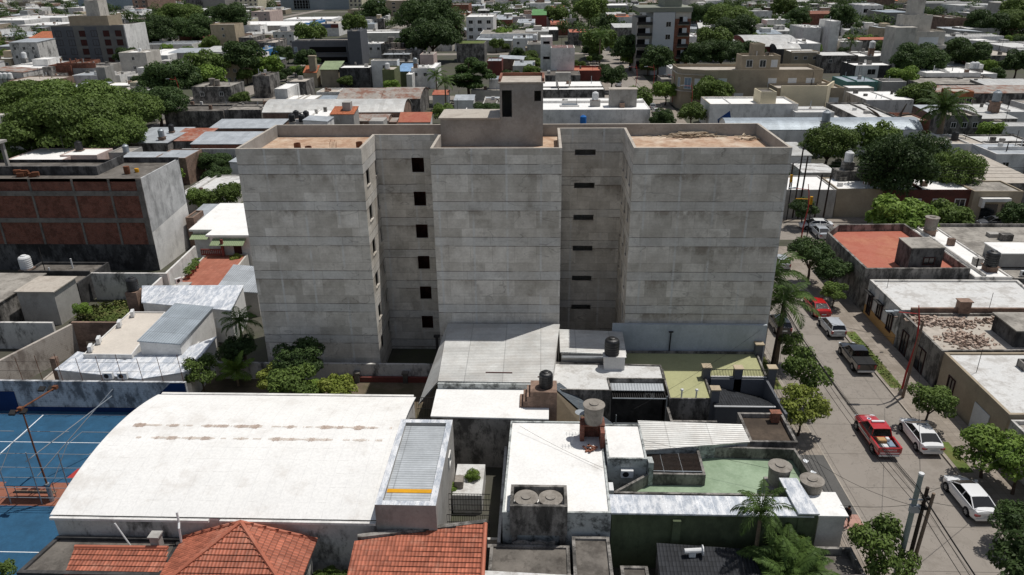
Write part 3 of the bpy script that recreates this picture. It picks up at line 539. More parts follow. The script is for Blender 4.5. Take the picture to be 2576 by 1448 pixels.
sv = house('narrow annex with ribbed grey metal roof and silver foil parapets', R4(-10.05, -6.3, 36.15, 45.5), 6.0, 'grey_wall', 'metal_roof', .25, 'annex', 'annex', th=.42, capm='foil', rot=1)
part(sv, 'yellow_strip', 'yellow_paint', lambda m: (m.box(-9.6, -6.75, 37.6, 37.95, 5.7, 5.775), m.box(-9.6, -6.75, 36.6, 36.72, 5.7, 5.775)))
window(sv, (-6.3, 36.2), (-6.3, 45.4), 6.5, .9, 4.6, .9)
hD = house('house with large pale ribbed metal roof against the concrete block', [(-8.5, 61.6), (1.72, 61.6), (.9, 52.3), (-8.25, 52.4)], 0, 'worn_white_wall', 'light_metal_roof', 0, zs=[5.75, 5.75, 5.1, 5.1], rot=1, over=.05)
part(hD, 'side_roof', 'light_metal_roof', lambda m: (m.face([(-8.58, 61.6, 5.8), (-9.9, 51.6, 3.4), (-8.32, 52.3, 5.15)]), m.face([(-8.58, 61.6, 5.6), (-8.32, 52.3, 5.0), (-9.9, 51.6, 3.25)])))
part(hD, 'skylight_strip', 'brown_shutter', lambda m: (m.obox((-3.4, 53.6, 5.29), (1.1, -.02, 0), (0, .06, 0), (0, 0, .03)), m.obox((.35, 53, 5.25), (.55, -.02, 0), (0, .06, 0), (0, 0, .03))))
part(hD, 'fascia', 'mottled_wall', lambda m: m.box(-8.3, .85, 52.1, 52.28, 4.5, 5.08))
hE = house('low house with blank white membrane roof before the ribbed metal roof', [(-8.35, 52.05), (.7, 52.05), (.62, 47.9), (-8.3, 48.1)], 4.5, 'mould_wall', 'white_roof', 0, over=.04)
hF = house('lean-to with pale metal roof behind the black tank', R4(1.85, 7.4, 57.9, 61.4), 0, 'grey_wall', 'light_metal_roof', 0, zs=[5.3, 5.1, 4.75, 4.95], name='shed', cat='shed', rot=1)
part(hF, 'gutter', 'steel', lambda m: m.box(1.9, 7.3, 57.55, 57.75, 4.55, 4.7))
hG = house('house with stained grey concrete roof and dark patio behind the stepped brick tower', [(.95, 57.7), (10.5, 57.3), (10.45, 54.9), (5.75, 54.9), (5.85, 52.95), (1.8, 53.0), (.75, 53.8)], 4.1, 'mould_wall', 'patchy_white_roof', .12, th=.12)
p_ = thing('tank_pedestal', 'white box pedestal under the tall black tank', 'pedestal', (6.3, 57.1, 4), 'white_wall', lambda m: (m.box(5.5, 7.25, 56.5, 57.6, 3.98, 5.2), m.box(5.4, 7.35, 56.45, 57.65, 5.2, 5.26)))
tank('black', 'big black ribbed tank on a white box pedestal', 6.15, 57.05, 5.26, 1.12)
# patio of that house
pat = empty('patio_pergola', 'dark barred pergola over the shaded patio of the grey roofed house', 'pergola', (8, 53, 0)); part(pat, 'slats', 'dark_iron', lambda m: [m.box(6+.18*i, 6.05+.18*i, 53.0, 54.8, 3.3, 3.36) for i in range(25)])
part(pat, 'cover', 'metal_roof', lambda m: m.obox((8.1, 54.3, 3.62), (2.2, 0, 0), (0, .5, .05), (0, 0, .03))); part(pat, 'frame', 'galv', lambda m: (m.tube([(5.95, 52.95, 3.35), (10.4, 52.95, 3.35)], .05), m.tube([(10.4, 52.95, 0), (10.4, 52.95, 3.6)], .05), m.tube([(5.95, 51.5, 1.9), (10.3, 51.5, 1.9)], .03), m.tube([(5.95, 51, 1.5), (10.3, 51, 1.5)], .03), m.tube([(6.1, 51, 0), (6.1, 51, 3)], .04)))
wall_run('dark wall at the back of the shaded patio', [(5.9, 54.75), (10.4, 54.75)], 3.1, 'dark_wall', .15); wall_run('mouldy wall between the shaded patio and the white roof', [(10.5, 52.9), (10.5, 49)], 2.6, 'mould_wall')
ac('air conditioner high on the dark patio wall', 9.2, 54.5, 2.4)
thing('metal_canopy', 'steep dark corrugated canopy running down beside the stepped brick tower', 'canopy', (2.8, 51, 0), ['dark_metal_roof', 'beige_wall'], lambda m: (m.face([(.95, 53.2, 4.35), (1.6, 53.7, 4.35), (6.3, 51.4, 1.6), (5.4, 50.4, 1.6)], 0, 1), m.face([(.95, 53.2, 4.28), (5.4, 50.4, 1.53), (6.3, 51.4, 1.53), (1.6, 53.7, 4.28)], 0), m.face([(1.0, 53.1, 4.2), (1.0, 51.2, 0), (5.2, 49.6, 0), (5.2, 50.4, 1.5)], 1), m.face([(1.0, 53.1, 4.2), (5.2, 50.4, 1.5), (5.2, 50.5, 0), (1.0, 53.2, 0)], 1)))
# stepped brick tower
def steps(m):
    x1, y0, y1 = 1.3, 49.4, 51.2
    for k in range(9): xa = -.75-.28*k; m.box(xa, (x1 if k == 0 else xa+.28), y0, y1, 0, 6.0-.42*k, bottom=False)
bt = thing('brick_tower', 'stepped brick tower carrying a black tank in the middle of the roofs', 'tower', (0, 50.3, 0), 'old_brick_wall', steps)
tank('black', 'black ribbed tank on top of the stepped brick tower', .45, 50.3, 6.0, .95)
# terrace with yellow-green roof
lg = house('house with a flat olive yellow roof below the right wing of the concrete block', [(7.2, 61.4), (19.9, 61.4), (19.6, 56.8), (14.3, 56.6), (14.2, 53.1), (10.6, 53.1), (10.7, 57.9), (7.3, 57.9)], 3.3, 'mould_wall', 'lime_roof', .22, th=.14)
wall_run('pale blue painted wall along the foot of the right wing', [(6.6, 61.75), (20.6, 61.75)], 5.9, 'blue_wall_pale', .3) if mat('blue_wall_pale', 'b3b9be', var=.06, dirt='868d92', da=.3, streak=True) is None else 0
thing('downpipe', 'dark pipe on the pale blue wall', 'pipe', (11.9, 61.5, 3.2), 'dark_iron', lambda m: (m.tube([(11.9, 61.5, 3.1), (11.95, 61.5, 5.2)], .06), m.box(11.75, 12.15, 61.42, 61.55, 5.15, 5.25)))
for i, (x, y, lb) in enumerate(((14.35, 56.9, 'left front corner pier of the olive yellow terrace'), (17, 56.7, 'middle pier of the olive yellow terrace railing'), (14.3, 53.2, 'nearest pier at the front of the olive yellow terrace'), (19.9, 56.8, 'right pier of the olive yellow terrace by the street'), (19.95, 61.2, 'pier beside the pale blue wall at the street'))):
    thing('terrace_pier', lb, 'pier', (x, y, 0), ['slate_wall', 'beige_wall'], lambda m: (m.box(x-.32, x+.32, y-.3, y+.3, 0, 4.2), m.box(x-.4, x+.4, y-.38, y+.38, 4.2, 4.3, 1)), 'capped piers around the terrace')
for xa, xb, lb in ((14.75, 16.65, 'left length of iron balusters on the olive yellow terrace'), (17.4, 19.5, 'right length of iron balusters on the olive yellow terrace')):
    thing('railing', lb, 'railing', ((xa+xb)/2, 56.7, 3.3), ['dark_iron', 'white_wall'], lambda m: ([m.box(x, x+.03, 56.68, 56.71, 3.3, 4.0) for x in np.arange(xa, xb, .13)], m.box(xa, xb, 56.66, 56.73, 4.0, 4.04), m.box(xa, xb, 56.6, 56.8, 3.3, 3.36, 1)))
dk = house('house with dark shingle roof and charcoal walls at the pavement', [(14.3, 56.3), (19.0, 56.2), (18.9, 52.4), (14.3, 52.4)], 0, 'slate_wall', 'shingle_roof', 0, zs=[2.7, 1.5, 3.1, 3.1], rot=0)
part(dk, 'gutter', 'white_plastic', lambda m: m.tube([(14.1, 52.2, 3.15), (19.0, 52.2, 3.15)], .07))
wall_run('charcoal street wall beside the dark shingle roof', [(14.7, 56.5), (19.4, 56.5), (19.5, 51)], 3.25, 'slate_wall')
wall_run('mouldy yard wall below the olive yellow terrace', [(10.6, 50.9), (14.1, 50.9)], 2.6, 'mould_wall'); 
for i, x in enumerate((11.7, 12.9)): thing('vent_pipe', ('left', 'right')[i]+' of two short vent pipes at the front of the olive yellow roof', 'pipe', (x, 53.6, 3.1), 'white_plastic', lambda m: (m.tube([(x, 53.6, 3.05), (x, 53.6, 3.8)], .07), m.lathe((x, 53.6, 3.8), [(.15, 0), (.12, .1), (.02, .15)], 10)))
# central white roof, tanks, terrace
hK = house('house with bright white membrane roof and brick tank stand in the centre foreground', [(-2.2, 47.75), (4.6, 47.75), (4.5, 37.55), (-2.35, 37.45)], 4.5, 'mottled_wall', 'white_roof', .1, th=.14)
def well(m):
    o = R4(-1.85, 1.75, 37.2, 39.3); i_ = R4(-1.65, 1.55, 37.4, 39.1)
    m.prism(o, 2.9, 5.2, top=False); oc, ic = ccw(o), ccw(i_)
    for k in range(4): l = (k+1) % 4; m.face([(*oc[k], 5.2), (*oc[l], 5.2), (*ic[l], 5.2), (*ic[k], 5.2)]); m.face([(*ic[k], 5.2), (*ic[l], 5.2), (*ic[l], 3.6), (*ic[k], 3.6)])
    m.face([(*p, 3.6) for p in ic]); m.face([(*p, 2.9) for p in oc[::-1]])
    for x in (-1.75, 1.3): m.box(x, x+.35, 37.25, 37.6, 0, 2.9)
thing('tank_enclosure', 'mouldy walled enclosure holding two grey tanks at the front of the white roof', 'tank enclosure', (0, 38, 0), 'mould_wall', well)
tank('grey', 'grey round tank on the left inside the mouldy enclosure', -.85, 38.25, 3.6, 1.08); tank('grey', 'grey round tank with broken lid on the right inside the mouldy enclosure', .7, 38.25, 3.6, 1.08)
house('white roofed box with mottled wall beside the green terrace', R4(4.65, 7.35, 42.5, 46.7), 5.0, 'mottled_wall', 'white_roof', .1, th=.14, name='annex', cat='annex')
thing('brick_tank_stand', 'U shaped brick stand under the grey tank on the white roof', 'tank stand', (4.6, 45.6, 4.4), 'dark_brick_wall', lambda m: (m.box(2.9, 4.6, 45.9, 46.2, 4.4, 5.75), m.box(4.3, 4.6, 44.4, 45.9, 4.4, 5.75), m.box(2.9, 3.2, 45.3, 45.9, 4.4, 5.7), m.box(2.9, 4.65, 45.2, 46.3, 5.75, 5.85)))
tank('grey', 'tall grey cement tank on the brick stand in the white roof', 3.85, 45.7, 5.85, 1.1)
def bricks(m):
    g = random.Random(3)
    for i in range(16): a = g.uniform(0, 3); x, y, z = 3.6+g.gauss(0, .2), 44.3+g.gauss(0, .15), 4.45+(i//6)*.1; m.obox((x, y, z), (.13*math.cos(a), .13*math.sin(a), 0), (-.065*math.sin(a), .065*math.cos(a), 0), (0, 0, .05))
thing('brick_heap', 'little heap of loose bricks on the white roof', 'brick heap', (3.6, 44.3, 4.4), 'brick_wall', bricks)
ac('air conditioner on the mottled wall above the green terrace', 6.0, 42.3, 3.6); ac('air conditioner at the right edge of the white roof', 4.75, 40.5, 3.6, rad(90))
thing('satellite_dish', 'grey satellite dish beside the tall grey tank', 'satellite dish', (3, 46, 6), 'galv', lambda m: (m.lathe((2.9, 46, 6.3), [(.05, 0), (.3, .06), (.38, .14), (.36, .14)], 14), m.tube([(2.9, 46, 5.8), (2.9, 46, 6.3)], .03)))
def ant(m, x, y, z, h, n=5):
    m.tube([(x, y, z), (x, y, z+h)], .02, 5); m.tube([(x-.5, y, z+h), (x+.6, y, z+h)], .012, 4); [m.tube([(x-.4+.22*i, y-.25, z+h), (x-.4+.22*i, y+.25, z+h)], .009, 4) for i in range(n)]
thing('antenna', 'thin television antenna lying over the white roof by the brick stand', 'antenna', (2.2, 45, 4.4), 'galv', lambda m: ant(m, 2.3, 44.9, 4.4, .9))
hL = house('shed with long white ribbed metal roof beside the green terrace', [(7.5, 47.9), (15.0, 47.7), (15.1, 45.9), (7.6, 44.6)], 0, 'mottled_wall', 'light_metal_roof', 0, zs=[4.35, 4.25, 4.1, 4.2], name='shed', cat='shed', rot=1)
house('brown flat roof with low mouldy parapets by the pavement', R4(15.3, 18.75, 46, 49.9), 4.1, 'mould_wall', 'brown_roof', .35)
thing('brick_stack', 'small brick chimney stack on the brown flat roof', 'chimney', (18, 49.2, 3.7), 'brick_wall', lambda m: (m.box(17.7, 18.3, 49, 49.5, 3.75, 4.5), m.box(17.6, 18.4, 48.95, 49.55, 4.5, 4.6)))
# green terrace
tg = house('flat green painted terrace behind mouldy parapets', [(7.5, 42.45), (11.2, 42.45), (11.3, 45.7), (18.4, 45.5), (18.8, 40.2), (4.7, 40.2)], 3.9, 'mould_wall', 'green_roof', .9, name='terrace', cat='terrace', th=.18)
gr = empty('grille_cover', 'rusty slatted grille over a sunken patio next to the green terrace', 'grille', (9.6, 44.8, 0)); part(gr, 'slats', 'wood_dark', lambda m: [m.obox((9.35, 42.7+.14*i, 3.85), (1.9, .05, 0), (0, .025, 0), (0, 0, .02)) for i in range(15)]); part(gr, 'frame', 'galv', lambda m: (m.tube([(7.5, 42.7, 3.85), (11.2, 42.7, 3.85)], .04), [m.tube([(x, 42.6, 3.83), (x, 44.8, 3.83)], .03) for x in (8.6, 9.9)]))
wall_run('mottled wall pier beside the slatted grille', [(7.55, 42.9), (7.6, 42.2)], 4.9, 'mottled_wall', .35)
ft = house('low building with silver foil roof and dark green wall', R4(4.55, 17.0, 37.6, 39.3), 4.4, 'green_wall', 'foil', 0, name='outbuilding', cat='outbuilding', over=.05)
for i, x in enumerate((8.6, 14.1)): part(ft, 'pilaster', 'green_wall', lambda m: m.box(x-.25, x+.25, 37.3, 37.58, 0, 4.1))
house('raised silver foil strip running back to the two grey tanks', [(15.9, 41.0), (17.0, 41.0), (17.3, 37.55), (16.1, 37.55)], 4.62, 'green_wall', 'foil', 0, name='outbuilding', cat='outbuilding', over=.04)
tank('grey', 'left of two grey tanks at the street end of the green terrace', 16.15, 41.9, 3.6, 1.1); tank('grey', 'right of two grey tanks at the street end of the green terrace', 17.9, 40.7, 3.4, 1.1)
thing('tank_stand', 'grey block stand under the two street end tanks', 'tank stand', (17, 42, 0), 'mould_wall', lambda m: (m.box(15.4, 16.9, 41.2, 42.6, 2.9, 3.6), m.box(17.2, 18.6, 40.0, 41.4, 2.9, 3.4)))
house('small white box house at the street corner of the foil roof', R4(17.65, 19.3, 38.2, 40.3), 4.0, 'white_wall', 'white_roof', 0, over=.12); 
house('dark mouldy porch roof at the bottom beside the palms', R4(15.8, 19.4, 34.5, 37.0), 2.6, 'mould_wall', 'dark_roof', .5, name='porch', cat='porch')
# courtyard between annex and white roof
wall_run('mouldy white yard wall along the white roof house', [(-2.6, 47.7), (-2.6, 37.3)], 2.2, 'worn_white_wall')
thing('yard_floor', 'sunlit white slab with weeds between the annex and the white roof', 'slab', (-5.2, 44, 0), 'patchy_white_roof', lambda m: m.box(-6.2, -4.1, 42.6, 46.2, 0, 1.6)); thing('stone_trough', 'mossy round top stone in the weedy yard', 'stone', (-5.9, 43.5, 1.6), 'fibre_cement', lambda m: m.box(-6.1, -5.5, 43.3, 44.1, 1.6, 2.2))
def grille(m, x0, x1, y, z0, z1, st=.16, horiz=None):
    for x in np.arange(x0, x1+.01, st): m.box(x-.012, x+.012, y-.012, y+.012, z0, z1)
    for z in ([z0, z1] if horiz is None else np.linspace(z0, z1, horiz)): m.box(x0, x1, y-.018, y+.018, z-.02, z+.02)
thing('iron_grille', 'upper black iron grille across the weedy yard', 'grille', (-4.8, 41.5, 0), 'dark_iron', lambda m: grille(m, -6.3, -3.4, 41.5, 1.2, 2.6, .2, 4)); thing('iron_gate', 'lower black iron gate at the front of the weedy yard', 'gate', (-4.8, 39.3, 0), 'dark_iron', lambda m: grille(m, -6.2, -3.3, 39.6, .6, 2.4, .15, 4))
for y_, lb_ in ((48.2, 'nearer black iron bars between the hall and the blank white roof'), (51.2, 'rear black iron bars between the hall and the blank white roof')): thing('iron_fence', lb_, 'fence', (-9, y_, 0), 'dark_iron', lambda m: grille(m, -9.95, -8.4, y_, 2.2, 4.3, .14, 3))
wall_run('mouldy wall closing the weedy yard at the front', [(-6.2, 38.3), (-2.5, 38.3)], 1.6, 'pale_wall'); wall_run('grey wall at the side of the tank enclosure', [(-2.4, 37.2), (-6.2, 36.6)], 2.1, 'mould_wall', .3)
# behind the hall: garden and its wall
wall_run('white garden wall with dark red foot behind the fruit trees', [(-31, 61.3), (-8.7, 61.3)], 1.75, 'worn_white_wall', .25)
wall_run('low red panel wall in front of the garden wall', [(-20, 60.9), (-8.8, 60.9)], .55, 'red_wall', .3)
for i, x in enumerate((-17.3, -12.7, -9.0)): thing('garden_pier', ('left', 'middle', 'right')[i]+' brick pier against the white garden wall', 'pier', (x, 60.8, 0), 'dark_roof', lambda m: (m.box(x-.22, x+.22, 60.6, 61.0, 0, .95), m.box(x-.3, x+.3, 60.5, 61.1, .95, 1.1)))
thing('steel_column', 'dark steel column standing in the left recess of the block', 'column', (-9.4, 61, 0), 'dark_iron', lambda m: (m.box(-9.8, -9.55, 61.75, 61.95, 0, 4.4), m.box(-9.95, -9.4, 61.7, 61.98, 4.3, 4.5)))
b = MB(); b.face([(-32, 51, .01), (-8.5, 51, .01), (-8.5, 61.5, .01), (-32, 61.5, .01)]); tag(b.build('garden_soil', 'soil'), kind='structure')
# ---------------- tiled roofs at the bottom ----------------
def slope_uv(pts, a, b):
    a, b = np.array(a, float), np.array(b, float); u = (b-a)/np.linalg.norm(b-a); return [((np.array(p)-a)@u, np.linalg.norm((np.array(p)-a)-((np.array(p)-a)@u)*u)) for p in pts]
def tiled(label, faces, body, zb, org, wall='worn_white_wall', caps=()):
    """faces: lists of points, the first two being the eave"""
    root = empty('tiled_house', label, 'house', org); m = MB(); c = MB()
    for f in faces:
        m.face(f, uv=slope_uv(f, f[0], f[1])); lo = [np.array(p)-[0, 0, .08] for p in f[:2]]; m.face([lo[0], lo[1], f[1], f[0]])
        # half-round tile courses standing proud of the slope
        e0, e1 = np.array(f[0], float), np.array(f[1], float); u = (e1-e0)/np.linalg.norm(e1-e0); top = np.array(f[2], float); up = (top-e0)-((top-e0)@u)*u; H_ = np.linalg.norm(up); up /= H_; nrm = np.cross(u, up)
        uvp = [((np.array(p)-e0)@u, (np.array(p)-e0)@up) for p in f]
        for k in range(int(H_/.36)+1):
            v = k*.36+.02; xs = []
            for i in range(len(uvp)):
                (a, b), (c_, d) = uvp[i], uvp[(i+1) % len(uvp)]
                if (b-v)*(d-v) < 0: xs.append(a+(c_-a)*(v-b)/(d-b))
            if len(xs) == 2 and abs(xs[1]-xs[0]) > .2:
                xa, xb = sorted(xs); q = e0+u*xa+up*v; r_ = e0+u*xb+up*v; h = nrm*.045
                m.face([q+h, r_+h, r_+up*.3+h*.15, q+up*.3+h*.15], uv=[(xa, v), (xb, v), (xb, v+.3), (xa, v+.3)]); m.face([q, r_, r_+h, q+h], uv=[(xa, .345), (xb, .345), (xb, .35), (xa, .35)])
    for a, b in caps: c.tube([np.array(a)+[0, 0, .02], np.array(b)+[0, 0, .02]], .13, 7)
    w = MB(); w.prism(body, 0, zb, top=False); w.build('wall', wall, root, org); m.build('roof', 'tile_roof', root, org)
    if caps: c.build('ridge_tiles', 'tile_roof', root, org)
    claim(body); return root
A_ = (-18.1, 35.25, 5.25); P1, P2, P3, P4 = (-22.4, 31.2, 3.2), (-13.9, 31.2, 3.2), (-13.9, 36.1, 3.2), (-22.4, 36.1, 3.2)
tiled('house with orange clay tiled hip roof at the bottom edge', [[P1, P2, A_], [P2, P3, A_], [P3, P4, A_], [P4, P1, A_]], R4(-22, -14.3, 31.6, 35.8), 3.2, (-18, 33.6, 0), caps=[(A_, P1), (A_, P2), (A_, P3), (A_, P4)])
tiled('lean-to with orange clay tiled roof beside the grey concrete terrace', [[(-28, 31.2, 2.5), (-21.6, 31.2, 2.5), (-22.8, 34.85, 3.45), (-28.6, 34.8, 3.45)]], R4(-28.3, -22.6, 31.5, 34.7), 2.5, (-25.4, 33, 0), caps=[((-28.6, 34.85, 3.45), (-22.8, 34.9, 3.45))])
tiled('house with large orange clay tiled single slope roof below the annex', [[(-11.15, 31.4, 3.3), (-3.25, 31.4, 3.3), (-3.35, 36.75, 4.15), (-11.25, 35.2, 4.0)]], R4(-11, -3.5, 31.7, 34.9), 3.3, (-7.3, 33.5, 0), caps=[((-3.25, 31.4, 3.35), (-3.35, 36.7, 4.2))])
wall_run('mossy coping wall behind the single slope tiled roof', [(-11.1, 35.45), (-3.3, 37.0)], 4.2, 'mould_wall', .3)
house('mottled concrete roof terrace against the hall wall', [(-30.6, 36.2), (-22.5, 36.2), (-22.4, 33.0), (-31.2, 33.0)], 3.1, 'dark_wall', 'dark_roof', .15, name='terrace', cat='terrace', th=.25)
thing('chimney', 'square concrete chimney on the mottled roof terrace', 'chimney', (-23.6, 35.2, 3), 'grey_wall', lambda m: (m.box(-23.9, -23.35, 35, 35.5, 2.9, 4.1), m.box(-23.97, -23.28, 34.93, 35.57, 4.1, 4.2)))
thing('flue_pipe', 'thin white pipe leaning at the hall wall left of the chimney', 'pipe', (-26.7, 35.6, 3), 'white_plastic', lambda m: m.tube([(-25.6, 35.6, 2.9), (-26.3, 35.7, 4.6)], .05)); thing('flue_pipe', 'bent white pipe in front of the hall beside the hip roof', 'pipe', (-22.2, 35.8, 3), 'white_plastic', lambda m: m.tube([(-22.3, 35.6, 3.3), (-22.3, 35.7, 4.3), (-22.4, 36, 4.5), (-22.45, 36.1, 5.2)], .07))
house('mouldy flat roofs with a small arch at the bottom centre', R4(-3.1, 1.9, 33, 36.9), 2.4, 'mould_wall', 'dark_roof', .12); house('narrow mouldy roof strip right of the tank enclosure', R4(2.05, 4.4, 33.2, 37.2), 2.9, 'mould_wall', 'dark_roof', .15)
house('white stained roof at the very bottom centre', [(-3.2, 33.9), (3.4, 33.6), (3.6, 30), (-3.2, 30)], 2.9, 'worn_white_wall', 'patchy_white_roof', 0)
thing('wavy_screen', 'wavy topped concrete screen under the tank enclosure', 'screen', (-.4, 37, 0), 'mould_wall', lambda m: [m.box(-1.7+.1*i, -1.6+.1*i, 36.95, 37.1, 0, 2.45+.18*abs(math.sin(i*.29)), bottom=False) for i in range(27)])
house('lean-to with charcoal shingle roof under the dark green wall', [(7.4, 36.9), (12.9, 36.5), (14, 32.5), (7.2, 32.3)], 0, 'mould_wall', 'shingle_roof', 0, zs=[2.6, 2.6, 1.8, 1.8], over=.05)
house('small shaded box roof between mouldy walls', R4(5.0, 6.7, 34.3, 35.8), 1.9, 'mould_wall', 'dark_roof', .1, name='outbuilding', cat='outbuilding')
thing('roof_vent', 'white drum shaped vent on the charcoal shingle roof', 'vent', (9.6, 36, 2.7), 'white_plastic', lambda m: (m.tube([(8.9, 36, 2.95), (10, 36.1, 2.95)], .16, 10), m.tube([(10, 36.1, 2.95), (10.06, 36.1, 2.95)], .33, 12), m.box(9.2, 9.6, 35.9, 36.1, 2.5, 2.85)))
# ---------------- sports courts ----------------
sheet('court_floor', -70, -30.9, 45.3, 55.2, .012, 'court_blue'); sheet('court_floor_near', -70, -31.2, 20, 42.6, .012, 'court_blue'); sheet('court_path', -70, -30.9, 42.6, 45.3, .01, 'court_brown')
b = MB()
for x0, x1, y0, y1 in ((-70, -31, 50.47, 50.53), (-70, -31, 54.62, 54.68), (-70, -31, 37.92, 37.98), (-44, -43.9, 45.5, 54.6)): b.face([(x0, y0, .018), (x1, y0, .018), (x1, y1, .018), (x0, y1, .018)])
tag(b.build('court_lines', 'line_white'), kind='structure')
cw = wall_run('stained white and blue block wall at the back of the blue court', [(-70, 55.35), (-30.9, 55.35)], 3.05, 'block_wall', .25)
o = part(cw, 'blue_base', 'navy_paint', lambda m: (m.box(-70, -30.95, 55.16, 55.21, 0, .45), m.face([(-35, 55.2, .45), (-30.95, 55.2, .45), (-30.95, 55.2, 3), (-32.2, 55.2, 3)]), m.box(-70, -46.5, 55.17, 55.21, .45, 2)))
thing('board_fence', 'navy blue boards along the hall side of the court', 'fence', (-30.9, 46, 0), 'navy_paint', lambda m: (m.box(-31, -30.85, 43.3, 46.5, 0, 2.2), m.box(-31, -30.85, 46.5, 55.2, 0, 1.1)))
for i in range(9):
    x = -45.5+i*1.8; thing('net_pole', 'thin dark net pole along the court back wall', 'pole', (x, 55.4, 3), 'rust_iron', lambda m: m.tube([(x, 55.4, 3), (x-.12, 55.4, 5.3+.2*(i % 3))], .025, 5), 'net poles along the court wall')
thing('net_wire', 'horizontal wires strung between the thin court net poles', 'wire', (-38, 55.4, 4), 'cable', lambda m: [m.tube([(-52, 55.4, z), (-30, 55.4, z)], .012, 4) for z in (4.0, 4.9)])
thing('flood_light_pole', 'rusty flood light pole with a cross arm over the blue court', 'flood light', (-36.1, 43.2, 0), ['rust_iron', 'dark_iron', 'galv'], lambda m: (m.tube([(-36.1, 43.2, 0), (-36.1, 43.2, 1.6)], .16, 10, 2), m.tube([(-36.1, 43.2, 1.5), (-36.2, 43.2, 4.5), (-36.3, 43.3, 7.95)], [.07, .06, .05], 8), m.tube([(-36.45, 42.9, 7.95), (-35.6, 46.2, 7.95)], .06, 6),
    [m.obox((-36.35+dx, y, 7.85), (.22, 0, 0), (0, .17, .08), (0, 0, .06), 1) for y, dx in ((42.9, -.35), (43.1, .3), (46.1, -.3), (46.2, .35))], [m.obox((-36.3, 43.2, 8), (.16, 0, 0), (0, .14, 0), (0, 0, .12)), m.obox((-35.6, 46.1, 8), (.16, 0, 0), (0, .14, 0), (0, 0, .12))]))
cg = empty('court_cage', 'galvanised tube cage fence with net frames along the court path', 'fence', (-38, 43, 0))
for i in range(7): part(cg, 'post', 'galv', lambda m: m.tube([(-46+i*2.35, 42.8, 0), (-46+i*2.35, 42.8, 4.6)], .04, 6))
part(cg, 'rails', 'galv', lambda m: [m.tube([(-46.5, 42.8, z), (-31.8, 42.8, z)], .025, 5) for z in (.6, 1.5, 2.4, 3.3, 4.5)])
for i in range(3): part(cg, 'net_frame', 'galv', lambda m: m.tube([(-43.5+i*4.2, 42.9, 2.4), (-42.9+i*4.2, 44.2, 4.3), (-42.4+i*4.2, 45.4, 4.6), (-39.2+i*4.2, 45.4, 4.6)], .028, 6))
for i in range(2): thing('net_pole', ('grey slanted tube above the court left of the hall', 'long pale tube rising over the court near the cage')[i], 'pole', (-36, 45, 0), 'galv', lambda m: m.tube([((-38.5, 45.4, .5), (-37.5, 43.6, 3.2))[i], ((-34.3, 50.5, 5.2), (-33.8, 49.5, 5.2))[i]], .04, 6))
bench_ = empty('players_bench', 'blue roofed bench shelter on the brown court path', 'bench', (-37.6, 43.4, 0)); part(bench_, 'roof', 'court_blue', lambda m: m.obox((-37.6, 43.5, 1.5), (1.7, 0, 0), (0, .45, .08), (0, 0, .03))); part(bench_, 'seat', 'wood_grey', lambda m: m.box(-39.2, -36, 43.5, 43.8, .4, .45)); [part(bench_, 'leg', 'galv', lambda m: m.tube([(x, 43.7, 0), (x, 43.7, 1.5)], .03)) for x in (-39.1, -36.1)]
kk = empty('kiosk', 'small red roofed shelter next to the blue bench at the hall', 'shelter', (-33.6, 44.2, 0)); part(kk, 'roof', 'red_paint', lambda m: m.obox((-33.9, 44.3, 1.7), (.85, 0, 0), (.1, .6, 0), (0, 0, .04))); [part(kk, 'leg', 'galv', lambda m: m.tube([(x, y, 0), (x, y, 1.7)], .03)) for x in (-34.6, -33.2) for y in (43.8, 44.8)]
# ---------------- houses on the left ----------------
h1 = house('house with a long cream terrace roof beside the silver foil roofs', [(-42.7, 68.7), (-38.9, 68.7), (-37.7, 59.4), (-42.3, 59.4)], 3.5, 'white_wall', 'beige_roof', .12, th=.12)
for i, (x, y) in enumerate(((-41.9, 67.8), (-42.0, 65.4), (-42.1, 61.8), (-42.0, 60.2))): ac(('rearmost', 'second rearmost', 'third rearmost', 'nearest')[i]+' air conditioner on the left edge of the cream terrace roof', x, y, 3.42, rad(-70))
h2 = house('white house wing with a bluish translucent sloping roof', [(-37.4, 68.2), (-33.6, 68.0), (-33.4, 60.2), (-37.2, 60.2)], 0, 'white_wall', 'blue_metal_roof', 0, zs=[4.6, 4.3, 4.2, 4.5], rot=0)
window(h2, (-33.4, 60.3), (-33.5, 68), 2.4, 2.2, 1.5, 2.2); window(h2, (-33.4, 60.3), (-33.5, 68), 1.0, .8, 1.6, 1.2)
h3 = house('white house with crinkled silver foil roof at the rear', [(-43.6, 73.6), (-32.6, 73.9), (-31.9, 68.4), (-41.9, 70.0)], 0, 'white_wall', 'foil', 0, zs=[4.2, 4.2, 3.8, 3.9], over=.1); window(h3, (-41.9, 70.0), (-31.9, 68.4), 8.2, 1.7, 2.2, 1.1, glass='shutter_white')
ac('air conditioner on the white corner under the rear foil roof', -31.7, 69.4, 2.1, rad(90)); tank('black', 'black tank on a brick stand at the rear foil roof', -43.9, 72.2, 4.4, 1.05); thing('brick_tank_stand', 'brick stand at the corner of the rear foil roof', 'tank stand', (-43.9, 72, 0), 'old_brick_wall', lambda m: m.box(-44.5, -43.3, 71.5, 72.8, 0, 4.4))
h4 = house('building with crumpled silver foil roof behind the court wall', [(-43.6, 60.6), (-38.2, 59.0), (-37.4, 61.1), (-34.8, 60.1), (-31.8, 63.8), (-31.5, 57.3), (-35.2, 55.9), (-43.7, 57.4)], 2.95, 'white_wall', 'foil', 0)
for i, x in enumerate((-37.9, -36.6)): ac(('left', 'right')[i]+' of two air conditioners on the court wall', x, 55.7, 3.1)
